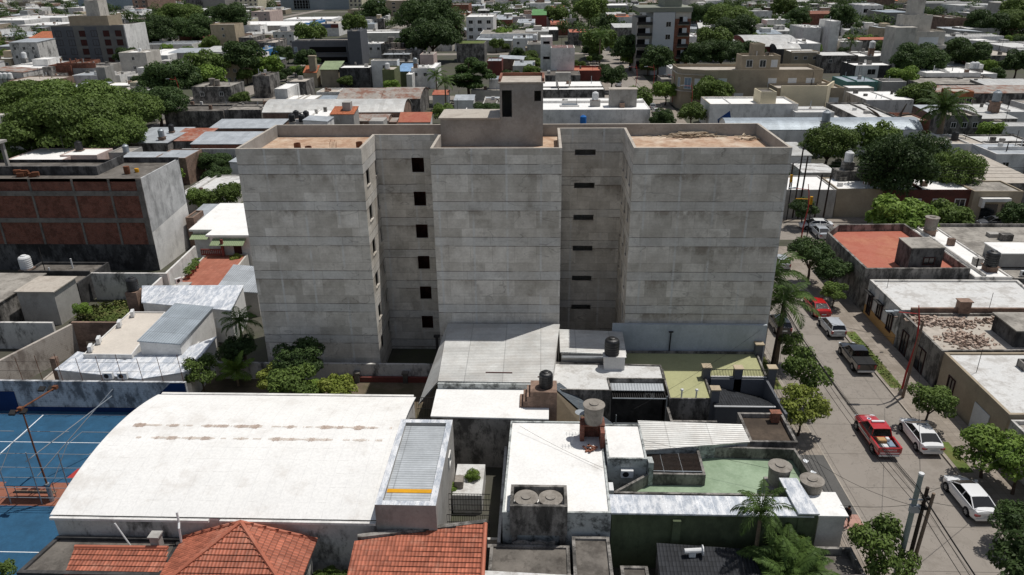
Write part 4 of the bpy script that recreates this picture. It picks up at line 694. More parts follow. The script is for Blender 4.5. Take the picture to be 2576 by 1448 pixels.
wall_run('long dirty white wall running up to the ruined yard', [(-50.2, 58), (-47.7, 66.5)], 3.1, 'worn_block_wall', .3); wall_run('brick and plaster wall at the back of the ruined yard', [(-47.7, 66.6), (-42.8, 66.6)], 3.3, 'old_brick_wall', .3); wall_run('white wall of the far left ruined yard', [(-62, 67), (-50, 67)], 3.0, 'worn_white_wall', .3)
thing('pallet', 'wooden pallet leaning on the brick wall of the ruined yard', 'pallet', (-46, 65.8, 0), 'timber', lambda m: [m.box(-46.5, -45.4, 66.2, 66.3, .1+.2*k, .22+.2*k) for k in range(6)])
thing('old_pillar', 'broken brick pillar beside the silver foil roof', 'pillar', (-44.6, 58.6, 0), 'old_brick_wall', lambda m: m.box(-44.8, -44.3, 58.3, 58.8, 0, 3.6)); house('low concrete slab with debris in the ruined yard', R4(-47, -44.2, 56, 62), .7, 'worn_block_wall', 'pale_roof', .1, name='slab', cat='slab')
hs = house('small grey plastered hut with a flat slab in the overgrown yard', R4(-57.2, -53.1, 72.5, 76.6), 4.0, 'grey_wall', 'pale_roof', 0, name='hut', cat='hut', over=.2); house('low dark roof shed behind the small hut', R4(-62, -53.4, 77.2, 84), 3.0, 'dark_wall', 'dark_roof', .3, name='shed', cat='shed'); house('old grey shed with open front at the left edge', R4(-66, -58.2, 70.5, 79), 3.4, 'mould_wall', 'grey_roof', 0, name='shed', cat='shed')
tank_px('white', 'white tank standing against the dark wall under the brick panels', 68, 676, 3.2, 1.2); wall_run('white washed yard wall under the dark plaster', [(-53, 79.5), (-43.8, 79.5)], 3.4, 'worn_white_wall', .3)
grass_patch('yard_grass', -53, -44, 72, 79, .25, 2600, .2)
# brick panel building
pb = empty('brick_building', 'tall building with brick infill panels in a grey concrete frame and white right face', 'building', (-62, 93, 0)); org = tuple(pb.location); claim(R4(-80, -49.5, 88.5, 99.5))
part(pb, 'side_wall', ['grey_rough', 'white_wall'], lambda m: (m.face([(-49.8, 88.8, 5.2), (-49.6, 98.8, 6.2), (-49.6, 98.8, 12.3), (-49.8, 88.8, 12.3)]), m.face([(-49.8, 88.8, 0), (-49.6, 98.8, 0), (-49.6, 98.8, 6.2), (-49.8, 88.8, 5.2)], 1))) if mat('grey_rough', 'b7b8b8', var=.12, dirt='6d6e6e', da=.55, dsc=.7, streak=True) is None else 0
part(pb, 'front_wall', ['dark_brick_wall', 'mould_dark'], lambda m: (m.face([(-80, 88.8, 3.6), (-49.8, 88.8, 3.6), (-49.8, 88.8, 12.3), (-80, 88.8, 12.3)]), m.face([(-80, 88.78, 0), (-49.8, 88.78, 0), (-49.8, 88.78, 3.6), (-80, 88.78, 3.6)], 1))) if mat('mould_dark', '5e5d5d', var=.25, dirt='1b1b1c', da=.8, dsc=.5, streak=True, thr=.47) is None else 0
mat('frame_concrete', '7b7772', var=.15, dirt='4d4a46', da=.5, dsc=.8)
part(pb, 'concrete_frame', 'frame_concrete', lambda m: ([m.box(-80, -49.8, 88.66, 88.8, a, b_) for a, b_ in ((10.1, 10.72), (6.57, 7.16))], [m.box(x-.13, x+.13, 88.7, 88.8, 3.6, 12.2) for x in (-74.8, -69.5, -64.2, -58.7, -54)], m.box(-50.5, -49.8, 88.69, 88.8, 3.6, 12.25)))
part(pb, 'back_walls', 'mould_dark', lambda m: (m.box(-80, -57.1, 92, 92.3, 11.8, 13.05, bottom=False), m.box(-57.3, -57.1, 92.3, 98.7, 11.8, 13.0, bottom=False), m.box(-57.1, -49.6, 98.7, 98.95, 11.8, 12.6, bottom=False), m.face([(-49.6, 98.95, 0), (-80, 98.95, 0), (-80, 98.95, 12.3), (-49.6, 98.95, 12.3)])))
part(pb, 'roof', ['dark_roof', 'grey_rough'], lambda m: (m.face([(-80, 88.8, 11.9), (-50, 88.8, 11.9), (-50, 98.7, 11.9), (-80, 98.7, 11.9)]), m.box(-80, -49.8, 88.8, 89.0, 11.9, 12.3, bottom=False), m.box(-50.05, -49.82, 89.0, 98.7, 11.9, 12.3, 1, bottom=False)))
thing('brick_rubble', 'dark heap of bricks on the roof of the brick panel building', 'rubble', (-66, 91.2, 12), 'rust_iron', lambda m: [m.obox((-66+rng.gauss(0, .8), 91.2+rng.gauss(0, .2), 12.1+.5*rng.random()), (.4, .1, 0), (-.05, .2, 0), (0, 0, .25)) for k in range(9)])
for i, (x, y, c_, lb) in enumerate(((321, 438, 'rust_iron', 'old rusty barrel on the roof of the brick panel building'), (345, 434, 'yellow_paint', 'small yellow bucket on the roof of the brick panel building'))): p = at(x, y, 11.9); thing('barrel', lb, 'barrel', (p[0], p[1], 11.9), c_, lambda m: m.lathe((p[0], p[1], 11.9), [(.35-.1*i, 0), (.38-.1*i, .5-.2*i), (.36-.1*i, 1.0-.5*i)], 12))
tt = empty('tank_tower', 'grey frame tower holding a brick box at the left edge', 'tower', (-76, 93, 12)); 
for x, y in ((-73.0, 89.8), (-70.6, 90.4), (-73.4, 94.5), (-70.8, 94.8)): part(tt, 'post', 'grey_wall', lambda m: m.box(x-.2, x+.2, y-.2, y+.2, 11.9, 15.6))
part(tt, 'slab', 'grey_wall', lambda m: m.box(-78, -70.3, 89.5, 95.2, 15.6, 15.9)); part(tt, 'brick_box', 'brick_wall', lambda m: m.box(-78, -71.6, 90, 95, 15.9, 18.6)); part(tt, 'metal_box', 'metal_roof', lambda m: m.box(-78, -73.4, 91, 94.5, 18.6, 21))
# red terrace house
th = house('house with white roof and pale green fascia over a red terrace', [(-47, 104), (-38.2, 104), (-38.0, 90.4), (-43.2, 90.4), (-43.2, 92.6), (-46.4, 92.6)], 4.2, 'white_wall', 'white_roof', 0, over=.35, rth=.25)
part(th, 'awning', 'green_metal_roof', lambda m: (m.obox((-40.6, 89.7, 3.6), (2.2, 0, 0), (0, .7, .25), (0, 0, .03)), m.obox((-45.2, 91.8, 3.6), (1.2, 0, 0), (0, .6, .2), (0, 0, .03)))); part(th, 'door', 'brown_shutter', lambda m: m.box(-40.2, -39.2, 90.3, 90.38, 1.6, 3.4))
house('red tiled terrace edged with plants between white walls', [(-44, 90.2), (-38.4, 90.2), (-37.2, 75.5), (-43.2, 75.5)], 1.8, 'pale_wall', 'terrace_red', .1, name='terrace', cat='terrace')
thing('red_balustrade', 'dark red balustrade at the back of the red terrace', 'balustrade', (-43, 89.5, 2), 'red_wall', lambda m: (m.box(-44.2, -41.2, 89.3, 89.5, 2.6, 2.75), m.box(-44.2, -41.2, 89.33, 89.47, 1.9, 2.1), [m.box(-44.2+.25*i, -44.08+.25*i, 89.35, 89.45, 2.1, 2.6) for i in range(13)], m.box(-41.4, -41.1, 89.2, 89.5, 1.8, 4.1)))
thing('terrace_pillar', 'short grey pillar at the front of the red terrace', 'pillar', (-41, 77, 2), 'grey_wall', lambda m: (m.box(-41.4, -40.2, 76.6, 77.5, 1.7, 3), m.box(-41.5, -40.1, 76.5, 77.6, 3, 3.1)))
wall_run('white side wall of the red terrace', [(-44.3, 75.5), (-45.2, 90)], 3.0, 'white_wall', .25); ac('air conditioner beside the white wall of the red terrace', -43.2, 80.5, 1.75, rad(60))
house('lean-to with pale metal roof between terrace and block', [(-36.8, 82), (-33.5, 82), (-31.6, 75), (-36.2, 75)], 0, 'grey_wall', 'metal_roof', 0, zs=[3.4, 3.1, 2.9, 3.2], name='shed', cat='shed')
for i in range(5): thing('plant_pot', 'terracotta plant pot in the row along the white terrace wall', 'plant pot', (-42.7-.12*i, 82+.9*i, 1.7), ['tile_roof', 'leaf_mid'], lambda m: (m.lathe((-42.7-.12*i, 82+.9*i, 1.72), [(.18, 0), (.27, .4), (.25, .42)], 10), [m.obox((-42.7-.12*i+rng.gauss(0, .2), 82+.9*i+rng.gauss(0, .2), 2.3+rng.random()*.6), (.14, .02, .03), (0, .1, .04), (0, 0, .01), 1) for k in range(26)]), 'plant pots along the white terrace wall')
# ---------------- east side of the street ----------------
rr = house('corner house with sunken red roof behind dirty parapets', [(38.3, 93.2), (47, 93.6), (47.3, 78), (35.9, 77.8), (35.9, 90.1)], 5.0, 'mould_wall', 'red_roof', .9, th=.25)
bx = house('dark rooftop hut on the sunken red roof', [(41.0, 82.2), (44.4, 82.4), (44.6, 79.0), (40.9, 78.8)], 7.0, 'mould_dark', 'grey_roof', 0, zb=4.1, over=.05, name='rooftop_hut', cat='hut'); window(bx, (40.9, 78.8), (44.6, 79.0), 2.2, 1.3, 5.5, .9, 'dark_frame')
house('white roof strip right of the red roof with a white shed', R4(47.4, 51.4, 77, 94), 4.4, 'worn_white_wall', 'white_roof', .15); house('wide grey gravel roof right of the white strip', R4(51.6, 66, 77, 96), 4.2, 'mould_wall', 'grey_roof', .4); house('flat white canopy on the gravel roof', R4(52.2, 57.6, 81, 84.5), 5.6, 'grey_wall', 'white_roof', 0, zb=4.0, name='canopy', cat='canopy'); house('pale metal shed on the right of the gravel roof', R4(57, 64, 76.8, 80.6), 5.2, 'mould_wall', 'light_metal_roof', 0, zb=3.8, name='shed', cat='shed', rot=1)
tank_px('grey', 'grey round tank behind the red roof parapet', 2340, 577, 5, 1.2); tank_px('black', 'black tank on the dirty wall behind the patchy white roof', 2492, 668, 4.9, 1.25); ac('air conditioner on the grey gravel roof', 53.6, 78.6, 3.9)
wr = house('street house with wide patchy white roof and ochre skirting', [(36.1, 76.9), (52, 77), (51, 69), (36.1, 69)], 4.1, 'worn_white_wall', 'patchy_white_roof', .2, th=.25)
part(wr, 'skirting', 'ochre_skirt', lambda m: m.box(36.02, 36.09, 69.1, 76.8, .13, 1.2)) if mat('ochre_skirt', 'b9925f', var=.1) is None else 0
for s, w_, zc, h_ in ((1.2, 1.0, 1.7, 2.4), (3.6, 1.1, 2.0, 1.6), (6.2, 1.1, 1.9, 1.9)): window(wr, (36.02, 76.9), (36.02, 69), s, w_, zc, h_, 'dark_frame')
part(wr, 'awning', 'dark_iron', lambda m: [m.obox((35.75, y, 3.0), (.3, 0, -.1), (0, .8, 0), (0, 0, .04)) for y in (75.7, 73.3, 70.7)])
rb = house('street house with rubble heaps on a bare pale roof', [(36.1, 68.7), (54, 68.9), (50, 61.2), (36.1, 60.7)], 3.9, 'mould_wall', 'pale_roof', .25, th=.2); window(rb, (36.1, 68.7), (36.1, 60.7), 1.5, 1.3, 1.3, 2.4, 'dark_frame'); window(rb, (36.1, 68.7), (36.1, 60.7), 4.8, 1.8, 1.3, 2.4, 'dark_frame')
def rub(cx, cy, n, rx, ry, seed):
    def f(m):
        g = random.Random(seed)
        for i in range(n):
            a = g.uniform(0, 3.1); x, y = g.gauss(0, rx), g.gauss(0, ry); z = 3.68+.55*math.exp(-(x/rx)**2/2-(y/ry)**2/2)*g.random(); s = g.uniform(.07, .2)
            m.obox((cx+x, cy+y, z), (s*math.cos(a), s*math.sin(a), g.uniform(-.05, .05)), (-s*.5*math.sin(a), s*.5*math.cos(a), g.uniform(-.04, .04)), (0, 0, s*.4))
    return f
for i, (x, y, n, rx, ry, lb) in enumerate(((37.6, 67.3, 160, .8, .5, 'brick rubble heap at the rear street corner of the pale roof'), (40.3, 66.8, 240, .9, .6, 'brick rubble heap at the back of the pale roof'), (39.6, 63.3, 320, 1.0, .8, 'large brick rubble heap at the front of the pale roof'), (44.4, 67.3, 90, 1.0, .25, 'thin line of broken bricks near the rear wall of the pale roof'))): thing('rubble_heap', lb, 'rubble', (x, y, 3.65), 'rubble_brick', rub(x, y, n, rx, ry, 30+i))
house('dark block hut beside the rubble heaps', R4(43.1, 52, 62.0, 65.6), 5.3, 'mould_dark', 'grey_roof', 0, zb=3.6, name='rooftop_hut', cat='hut', over=.2)
wall_run('brick parapet between patchy white and rubble roofs', [(37, 68.95), (52, 69.1)], 4.35, 'old_brick_wall', .25); thing('chimney', 'squat brick chimney on the parapet behind the rubble', 'chimney', (42, 69, 4), 'old_brick_wall', lambda m: (m.box(41.5, 42.6, 68.6, 69.4, 3.6, 5.1), m.box(41.4, 42.7, 68.5, 69.5, 5.1, 5.2)))
tn = house('street house with tan front and pale tarred roof', [(36.1, 60.3), (52, 60.6), (48, 50.6), (36.1, 50.2)], 3.95, 'tan_wall', 'patchy_white_roof', .15, th=.25); part(tn, 'garage_door', 'shutter_white', lambda m: m.box(36.02, 36.08, 52.2, 54.4, .13, 2.5)); window(tn, (36.1, 60.3), (36.1, 50.2), 2.1, 1.1, 1.4, 2.3, 'dark_frame')
def troughs(m):
    for x, y, w, d in ((41.2, 57.2, 2.6, .9), (43.4, 58.5, 2.2, .9)):
        for a in ((x, x+w, y, y+.15), (x, x+w, y+d, y+d+.15), (x, x+.15, y+.15, y+d), (x+w-.15, x+w, y+.15, y+d)): m.box(*a, 3.78, 4.5, bottom=False)
thing('roof_trough', 'low mouldy box curbs on the pale tarred roof', 'curb', (42.5, 57.5, 3.8), 'mould_wall', troughs)
gd = house('street house with worn front behind the round street trees', [(36.1, 49.9), (48, 50), (46, 40), (36.1, 40)], 3.7, 'worn_white_wall', 'grey_roof', .3); house('street house at the lower right corner', R4(36.1, 46, 28, 39.7), 3.6, 'beige_wall', 'grey_roof', .3)
for i, (x, y) in enumerate(((37.2, 57), (38.8, 50.9), (37.2, 75), (44.6, 69))): thing('roof_mast', ('thin mast on the tan fronted house near the street', 'thin mast at the front corner of the tan house', 'thin mast on the patchy white roof near the street', 'thin mast on the brick parapet')[i], 'mast', (x, y, 4), 'dark_iron', lambda m: m.tube([(x, y, 3.7), (x, y, 6.0)], .025, 5))
# ---------------- vehicles ----------------
def loft(m, st, mi=0):
    R = []
    for x, w, zl, zb in st:
        h = zb-zl; half = [(w*.86, zl), (w*.985, zl+h*.18), (w, zl+h*.5), (w*.975, zl+h*.78), (w*.9, zb-.02), (w*.55, zb+.025), (0, zb+.035)]
        R.append([(x, y, z) for y, z in half]+[(x, -y, z) for y, z in half[-2::-1]])
    n = len(R[0])
    for i in range(len(R)-1):
        for k in range(n-1): m.face([R[i][k], R[i+1][k], R[i+1][k+1], R[i][k+1]], mi, uv=[(0, 0)]*4, smooth=True)
        m.face([R[i][n-1], R[i+1][n-1], R[i+1][0], R[i][0]], mi)
    m.face(R[0], mi); m.face(R[-1][::-1], mi)
def wheel(root, x, y, r, w):
    m = MB(); s = 1 if y > 0 else -1; m.tube([(x, y-w/2*s, r), (x, y+w/2*s, r)], r, 18); t = m.build('tyre_and_wheel', 'tyre', root); t.name = 'wheel'
    m = MB(); m.tube([(x, y+w/2*s, r), (x, y+(w/2+.012)*s, r)], r*.68, 14); [m.obox((x, y+(w/2+.018)*s, r), (r*.6*math.cos(a), 0, r*.6*math.sin(a)), (0, .01, 0), (-.04*math.sin(a), 0, .04*math.cos(a)), 1) for a in (0, 1.05, 2.1)]; m.build('rim', ['dark_iron', 'rim'], t)
def greenhouse(root, pc, x0, x1, x2, x3, zb, zr, wb, wr, bp=True):
    """glass between pillars, then the painted roof; x0 rear glass foot, x1 roof rear, x2 roof front, x3 windscreen foot"""
    B = [(x0, -wb), (x3, -wb), (x3, wb), (x0, wb)]; Tt = [(x1, -wr), (x2, -wr), (x2, wr), (x1, wr)]; m = MB()
    for i in range(4): j = (i+1) % 4; m.face([(*B[i], zb), (*B[j], zb), (*Tt[j], zr), (*Tt[i], zr)])
    m.build('window', 'car_glass', root); m = MB(); xs = np.linspace(x1-.06, x2+.06, 6); ys = np.linspace(-1, 1, 7)
    P = lambda i, j: (xs[i], ys[j]*(wr+.03), zr+.055-.03*ys[j]**2-.025*((i-2.5)/2.5)**2)
    for i in range(5):
        for j in range(6): m.face([P(i, j), P(i+1, j), P(i+1, j+1), P(i, j+1)], uv=[(0, 0)]*4, smooth=True)
    for i in range(5): [m.face([(P(i, j)[0], P(i, j)[1], zr-.02), (P(i+1, j)[0], P(i+1, j)[1], zr-.02), P(i+1, j), P(i, j)]) for j in (0, 6)]
    for i in (0, 5): [m.face([(*P(i, j)[:2], zr-.02), (*P(i, j+1)[:2], zr-.02), P(i, j+1), P(i, j)]) for j in range(6)]
    xm = (x1+x2)/2-.05
    for s in (-1, 1):
        for a, b in (((x0, wb), (x1, wr)), ((x3, wb), (x2, wr)))+((((xm+.02, wb), (xm, wr)),) if bp else ()): m.tube([(a[0], s*a[1], zb-.02), (b[0], s*b[1], zr)], .045, 5)
        for a, b in (((x0, wb), (x3, wb)),): m.tube([(a[0], s*a[1], zb), (b[0], s*b[1], zb)], .035, 5)
    m.build('roof', pc, root)
def car(label, pc, x, y, rz, kind='sedan', name='parked_car', cat='car', group='cars along the street'):
    root = empty(name, label, cat, (x, y, .012), group, rz); k = kind
    if k == 'sedan': L, Wd, st, gh, ax, r = 2.3, .9, [(-2.32, .72, .42, .9), (-2.26, .83, .32, 1.04), (-1.8, .89, .22, 1.06), (-.6, .9, .2, 1.0), (.7, .9, .2, .98), (1.3, .88, .22, .95), (1.8, .84, .25, .87), (2.12, .76, .3, .76), (2.27, .64, .34, .64), (2.31, .5, .38, .56)], (-1.98, -1.02, .3, 1.32, 1.0, 1.43, .83, .62), (-1.35, 1.38), .33
    elif k == 'hatch': L, Wd, st, gh, ax, r = 2.0, .86, [(-2.0, .72, .4, .92), (-1.93, .82, .3, 1.0), (-1.3, .85, .22, 1.0), (.5, .86, .2, .96), (1.1, .84, .22, .9), (1.65, .79, .26, .8), (1.93, .66, .32, .64), (1.99, .55, .36, .58)], (-1.92, -1.6, .3, 1.1, .97, 1.43, .77, .6), (-1.22, 1.24), .31
    else: L, Wd, st, gh, ax, r = 2.6, .92, [(-2.62, .8, .5, 1.0), (-2.55, .88, .42, 1.05), (-1, .92, .34, 1.05), (.7, .92, .32, 1.08), (1.4, .91, .34, 1.08), (2.1, .88, .38, 1.02), (2.5, .78, .42, .88), (2.6, .62, .46, .76)], (-.95, -.75, .35, 1.15, 1.08, 1.72, .82, .66), (-1.6, 1.62), .38
    m = MB()
    if k == 'pickup':
        loft(m, [(a, w, zl, zb if a > -.95 else .72) for a, w, zl, zb in st[:2]]+[(-1.02, .92, .34, .72)]); loft(m, [(-1.0, .92, .34, 1.06)]+st[3:])
        for s in (-1, 1): m.obox((-1.8, s*.86, .88), (.8, 0, 0), (0, .06, 0), (0, 0, .24)); m.obox((-1.8, s*.86, 1.13), (.8, 0, 0), (0, .07, 0), (0, 0, .02))
    else: loft(m, st)
    m.build('body', pc, root)
    greenhouse(root, pc, *gh)
    if k == 'pickup':
        m = MB(); m.obox((-2.56, 0, .86), (.05, 0, 0), (0, .84, 0), (0, 0, .27)); m.build('tailgate', pc, root); m = MB(); m.box(-2.5, -1.02, -.79, .79, .73, .78); m.build('bed_floor', 'bed_black', root)
    for ax_ in ax:
        for s in (-1, 1):
            m = MB(); m.tube([(ax_, s*(Wd-.03), r), (ax_, s*(Wd+.004), r)], r*1.17, 18); m.build('wheel_arch', 'tyre', root); wheel(root, ax_, s*(Wd-.09), r, .21)
    e = st[0]; zt = .78 if k != 'pickup' else .92
    for s in (-1, 1):
        m = MB(); m.obox((-L+(.03 if k == 'sedan' else .0), s*(e[1]-.02), zt), (.07, .03*s, 0), (-.02*s, .17 if k == 'sedan' else .08, 0), (0, 0, .075 if k == 'sedan' else .16)); m.build('tail_light', 'tail_red', root)
        m = MB(); m.obox((L-.13, s*(st[-1][1]+.02), st[-1][3]+.06), (.14, -.05*s, -.01), (.03, .13*s, 0), (0, 0, .06)); m.build('headlight', 'lamp_clear', root)
        m = MB(); m.obox((gh[3]-.2, s*(Wd+.1), gh[4]+.08), (.07, 0, 0), (0, .1, 0), (0, 0, .07)); m.build('mirror', pc, root)
    m = MB(); m.box(-L-.05, -L+.12, -Wd*.85, Wd*.85, .36, .55); m.build('rear_bumper', 'chrome' if k == 'pickup' else pc, root); m = MB(); m.box(-L-.065, -L-.05, -.26, .26, .58 if k != 'pickup' else .4, .7 if k != 'pickup' else .52); m.build('licence_plate', 'plate', root)
    return root
N90 = rad(90)
c1 = car('white sedan nearest the camera on the street, half under the round tree', 'paint_white', 30.95, 44.6, N90+.02); c2 = car('white sedan with dark sunroof beside the red pickup truck', 'paint_white', 31.0, 52.35, N90)
part_ = MB(); part_.obox((-.1, 0, 1.462), (.3, 0, 0), (0, .36, 0), (0, 0, .008)); part_.build('sunroof', 'car_glass', c2)
pk = car('red emergency pickup truck with boxes in its open bed', 'paint_red', 27.4, 52.2, N90, 'pickup', 'pickup_truck', 'pickup truck')
m = MB(); m.obox((.1, 0, 1.83), (.1, 0, 0), (0, .5, 0), (0, 0, .05)); m.build('light_bar', 'paint_white', pk)
def text(s, size, mat_, parent, loc, rot, name='lettering'):
    c = bpy.data.curves.new(name, 'FONT'); c.body = s; c.size = size; c.align_x = 'CENTER'; c.align_y = 'CENTER'; c.extrude = .004; o = bpy.data.objects.new(name, c); COL.objects.link(o); bpy.context.view_layer.update()
    me = bpy.data.meshes.new_from_object(o.evaluated_get(bpy.context.evaluated_depsgraph_get())); bpy.data.objects.remove(o); ob = bpy.data.objects.new(name, me); COL.objects.link(ob); me.materials.append(MT[mat_]); ob.parent = parent; ob.location = loc; ob.rotation_euler = rot; return ob
text('BOMBEROS', .24, 'paint_white', pk, (2.02, 0, 1.083), (0, .17, N90)); m = MB(); m.lathe((1.6, 0, 1.112), [(.17, 0), (.17, .01), (.11, .012)], 20); m.build('badge', 'paint_white', pk); m = MB(); m.lathe((1.6, 0, 1.126), [(.1, 0), (.1, .004), (.02, .004)], 16); m.build('badge_centre', 'paint_blue', pk)
text('BOMBEROS', .2, 'paint_white', pk, (-2.625, 0, .93), (rad(90), 0, -N90)); m = MB(); m.box(-2.63, -2.615, -.75, .75, .64, .72); m.build('reflective_strip', 'paint_white', pk)
m = MB(); m.box(-.9, 1.3, .925, .935, .62, .86); m.build('side_stripe', 'paint_silver', pk)
for nm, lb, bx_, mt in (('cardboard_box', 'brown cardboard box in the bed of the red pickup', (-1.6, -1.05, -.15, .5, .8, 1.15), 'cardboard'), ('sack', 'white sack in the bed of the red pickup by the tailgate', (-2.2, -1.75, -.1, .4, .8, .98), 'white_plastic'), ('crate', 'dark crate in the left corner of the red pickup bed', (-2.3, -1.8, .45, .75, .8, 1.0), 'paint_grey'), ('folded_tarp', 'pale blue folded tarp in the right of the red pickup bed', (-2.1, -1.2, -.7, -.2, .8, .95), 'curtain_wall'), ('small_box', 'small white box on top of the cardboard box in the red pickup', (-1.45, -1.1, -.45, -.18, .8, 1.2), 'white_plastic')):
    X0, X1, Y0, Y1, Z0, Z1 = bx_; wx0, wx1 = 27.4-Y1, 27.4-Y0; wy0, wy1 = 52.2+X0, 52.2+X1; cx, cy = (wx0+wx1)/2, (wy0+wy1)/2
    thing(nm, lb, 'cargo', (cx, cy, Z0), mt, lambda m: (m.box(wx0, wx1, wy0, wy1, Z0, Z1-.03), m.box(wx0+.03, wx1-.03, wy0+.03, wy1-.03, Z1-.03, Z1)))
bk = car('black pickup truck with covered bed parked at the far kerb', 'paint_black', 30.85, 65.5, N90, 'pickup', 'pickup_truck', 'pickup truck'); m = MB(); m.obox((-1.78, 0, 1.17), (.78, 0, 0), (0, .88, 0), (0, 0, .025)); m.build('bed_cover', 'bed_black', bk)
car('silver hatchback parked behind the black pickup', 'paint_silver', 30.95, 72.4, N90+.02, 'hatch'); car('bright red sedan parked under the street tree', 'paint_red', 31.0, 77.4, N90+.02)
car('dark car in the shade of the street palms', 'paint_black', 25.6, 73.0, N90, 'hatch'); car('silver estate car near the block on the street', 'paint_silver', 31.0, 91.3, N90, 'hatch')
p = at(2050, 576); car('white hatchback turning at the crossroads', 'paint_white', p[0], p[1], rad(175), 'sedan'); p = at(2500, 570); car('dark grey car on the cross street at the right edge', 'paint_grey', p[0], p[1], rad(178), 'sedan'); p = at(2080, 594); car('pale car partly hidden behind the red roofed corner house', 'paint_silver', p[0]-1, p[1], rad(90), 'sedan')
for i, (x, y, pc, lb) in enumerate(((1655, 258, 'paint_white', 'white car far up the street beyond the block'), (1658, 270, 'paint_silver', 'silver car far up the street behind another white car'), (1662, 282, 'paint_white', 'nearest white car seen past the rear of the block'), (1678, 296, 'paint_black', 'black car under the trees past the rear of the block'), (1613, 213, 'paint_white', 'white car parked on the distant street'), (1600, 170, 'paint_grey', 'dark car furthest up the distant street'))):
    p = at(x, y+4); car(lb, pc, 30.2 if i != 4 else 25, p[1], N90, 'hatch')
# ---------------- person ----------------
def person(label, x, y, rz):
    J = dict(pel=(0, 0, .95), wai=(0, 0, 1.1), che=(0, .02, 1.32), nec=(0, .03, 1.5), hea=(0, .05, 1.62), top=(0, .06, 1.74))
    pts = [J[k] for k in ('pel', 'wai', 'che', 'nec', 'hea', 'top')]; rd = [(.15, .11), (.14, .1), (.17, .11), (.06, .06), (.085, .1), (.06, .075)]; ed = [(i, i+1) for i in range(5)]
    def chain(root, P, Rr):
        b = root
        for p_, r_ in zip(P, Rr): pts.append(p_); rd.append((r_, r_)); ed.append((b, len(pts)-1)); b = len(pts)-1
        return b
    for s in (-1, 1):
        chain(0, [(.1*s, 0, .86), (.1*s, .05+.1*s, .5), (.1*s, .0+.16*s-.06, .1), (.1*s, .1+.16*s, .05)], [.095, .065, .045, .035])
        h = chain(2, [(.2*s, .01, 1.42), (.26*s, .0-.05*s, 1.15), (.27*s, .1-.06*s, .92), (.27*s, .13-.06*s, .85)], [.06, .045, .033, .03])
        for f in range(4): chain(h, [(.27*s+(f-1.5)*.005, .115-.06*s+f*.018, .79), (.265*s, .125-.06*s+f*.018, .75-.01*(f in (1, 2)))], [.01, .008])
        chain(h, [(.25*s, .17-.06*s, .82), (.245*s, .185-.06*s, .79)], [.011, .009])
    me = bpy.data.meshes.new('person'); me.from_pydata(pts, ed, []); o = bpy.data.objects.new('person', me); COL.objects.link(o); mo = o.modifiers.new('skin', 'SKIN')
    for i, v in enumerate(me.skin_vertices[0].data): v.radius = rd[i]; v.use_root = i == 0
    mo.use_smooth_shade = True; o.modifiers.new('sub', 'SUBSURF').levels = 1; o.modifiers['sub'].render_levels = 1
    bpy.context.view_layer.update(); me2 = bpy.data.meshes.new_from_object(o.evaluated_get(bpy.context.evaluated_depsgraph_get())); o.modifiers.clear(); o.data = me2
    for k in ('skin',): me2.materials.append(MT[k])
    def shell(nm, mt, lo, hi, grow, test=lambda c: True):
        m = MB(); nr = [np.array(v.normal) for v in me2.vertices]
        for f in me2.polygons:
            c = f.center
            if lo < c[2] < hi and test(c): m.face([np.array(me2.vertices[i].co)+nr[i]*grow for i in f.vertices], smooth=True, uv=[(0, 0)]*len(f.vertices))
        m.build(nm, mt, o)
    shell('shirt', 'shirt', 1.0, 1.49, .014, lambda c: abs(c[0]) < .25 or c[2] > 1.15); shell('trousers', 'shorts', .45, 1.03, .016, lambda c: abs(c[0]) < .21); shell('hair', 'hair', 1.6, 1.9, .015, lambda c: c[1] < .1 or c[2] > 1.7); shell('shoes', 'shoe', -.1, .11, .012)
    f = MB(); [f.lathe((s*.032, .145, 1.65), [(.012, 0), (.012, .01)], 8) for s in (-1, 1)]; f.build('eyes', 'hair', o); f = MB(); f.obox((0, .155, 1.61), (.012, 0, 0), (0, .018, 0), (0, 0, .025)); f.build('nose', 'skin', o); f = MB(); f.obox((0, .147, 1.57), (.025, 0, 0), (0, .006, 0), (0, 0, .005)); f.build('mouth', 'red_wall', o)
    o.location = (x, y, .13); o.rotation_euler = (0, 0, rz); return tag(o, label, 'person')
person('person in dark clothes walking on the pavement by the small white box house', 21.2, 41.8, rad(-60))
# ---------------- poles, lamps and cables ----------------
def pole(label, x, y, h, r, m_, lean=(0, 0), name='utility_pole', rr=.75):
    root = empty(name, label, 'pole', (x, y, 0)); m = MB(); m.tube([(x, y, -.2), (x+lean[0], y+lean[1], h)], [r, r*rr], 10); m.build('shaft', m_, root, (x, y, 0)); return root
tp1 = pole('thick pale concrete pole, tallest of the three at the lower right', 22.2, 36.4, 8.6, .19, 'pole_concrete'); m = MB(); m.lathe((22.2, 36.4, 8.6), [(.16, 0), (.16, .12), (.05, .16)], 10); m.build('cap', 'white_plastic', tp1, (22.2, 36.4, 0)); m = MB(); m.box(21.95, 22.5, 36.15, 36.4, 6.0, 6.5); m.tube([(21.8, 36.3, 6.9), (22.6, 36.3, 6.9)], .05, 6); m.build('junction_box', 'galv', tp1, (22.2, 36.4, 0))
tp2 = pole('black tarred pole, middle of the three at the lower right', 22.75, 36.4, 7.7, .14, 'wood_dark'); m = MB(); [m.box(22.6, 22.95, 36.2, 36.5, z, z+.2) for z in (6.2, 6.9)]; m.build('cable_clamps', 'cable', tp2, (22.75, 36.4, 0))
tp3 = pole('brown wooden pole leaning right of the black pole', 23.0, 36.4, 7.2, .13, 'wood_grey', (.25, .1))
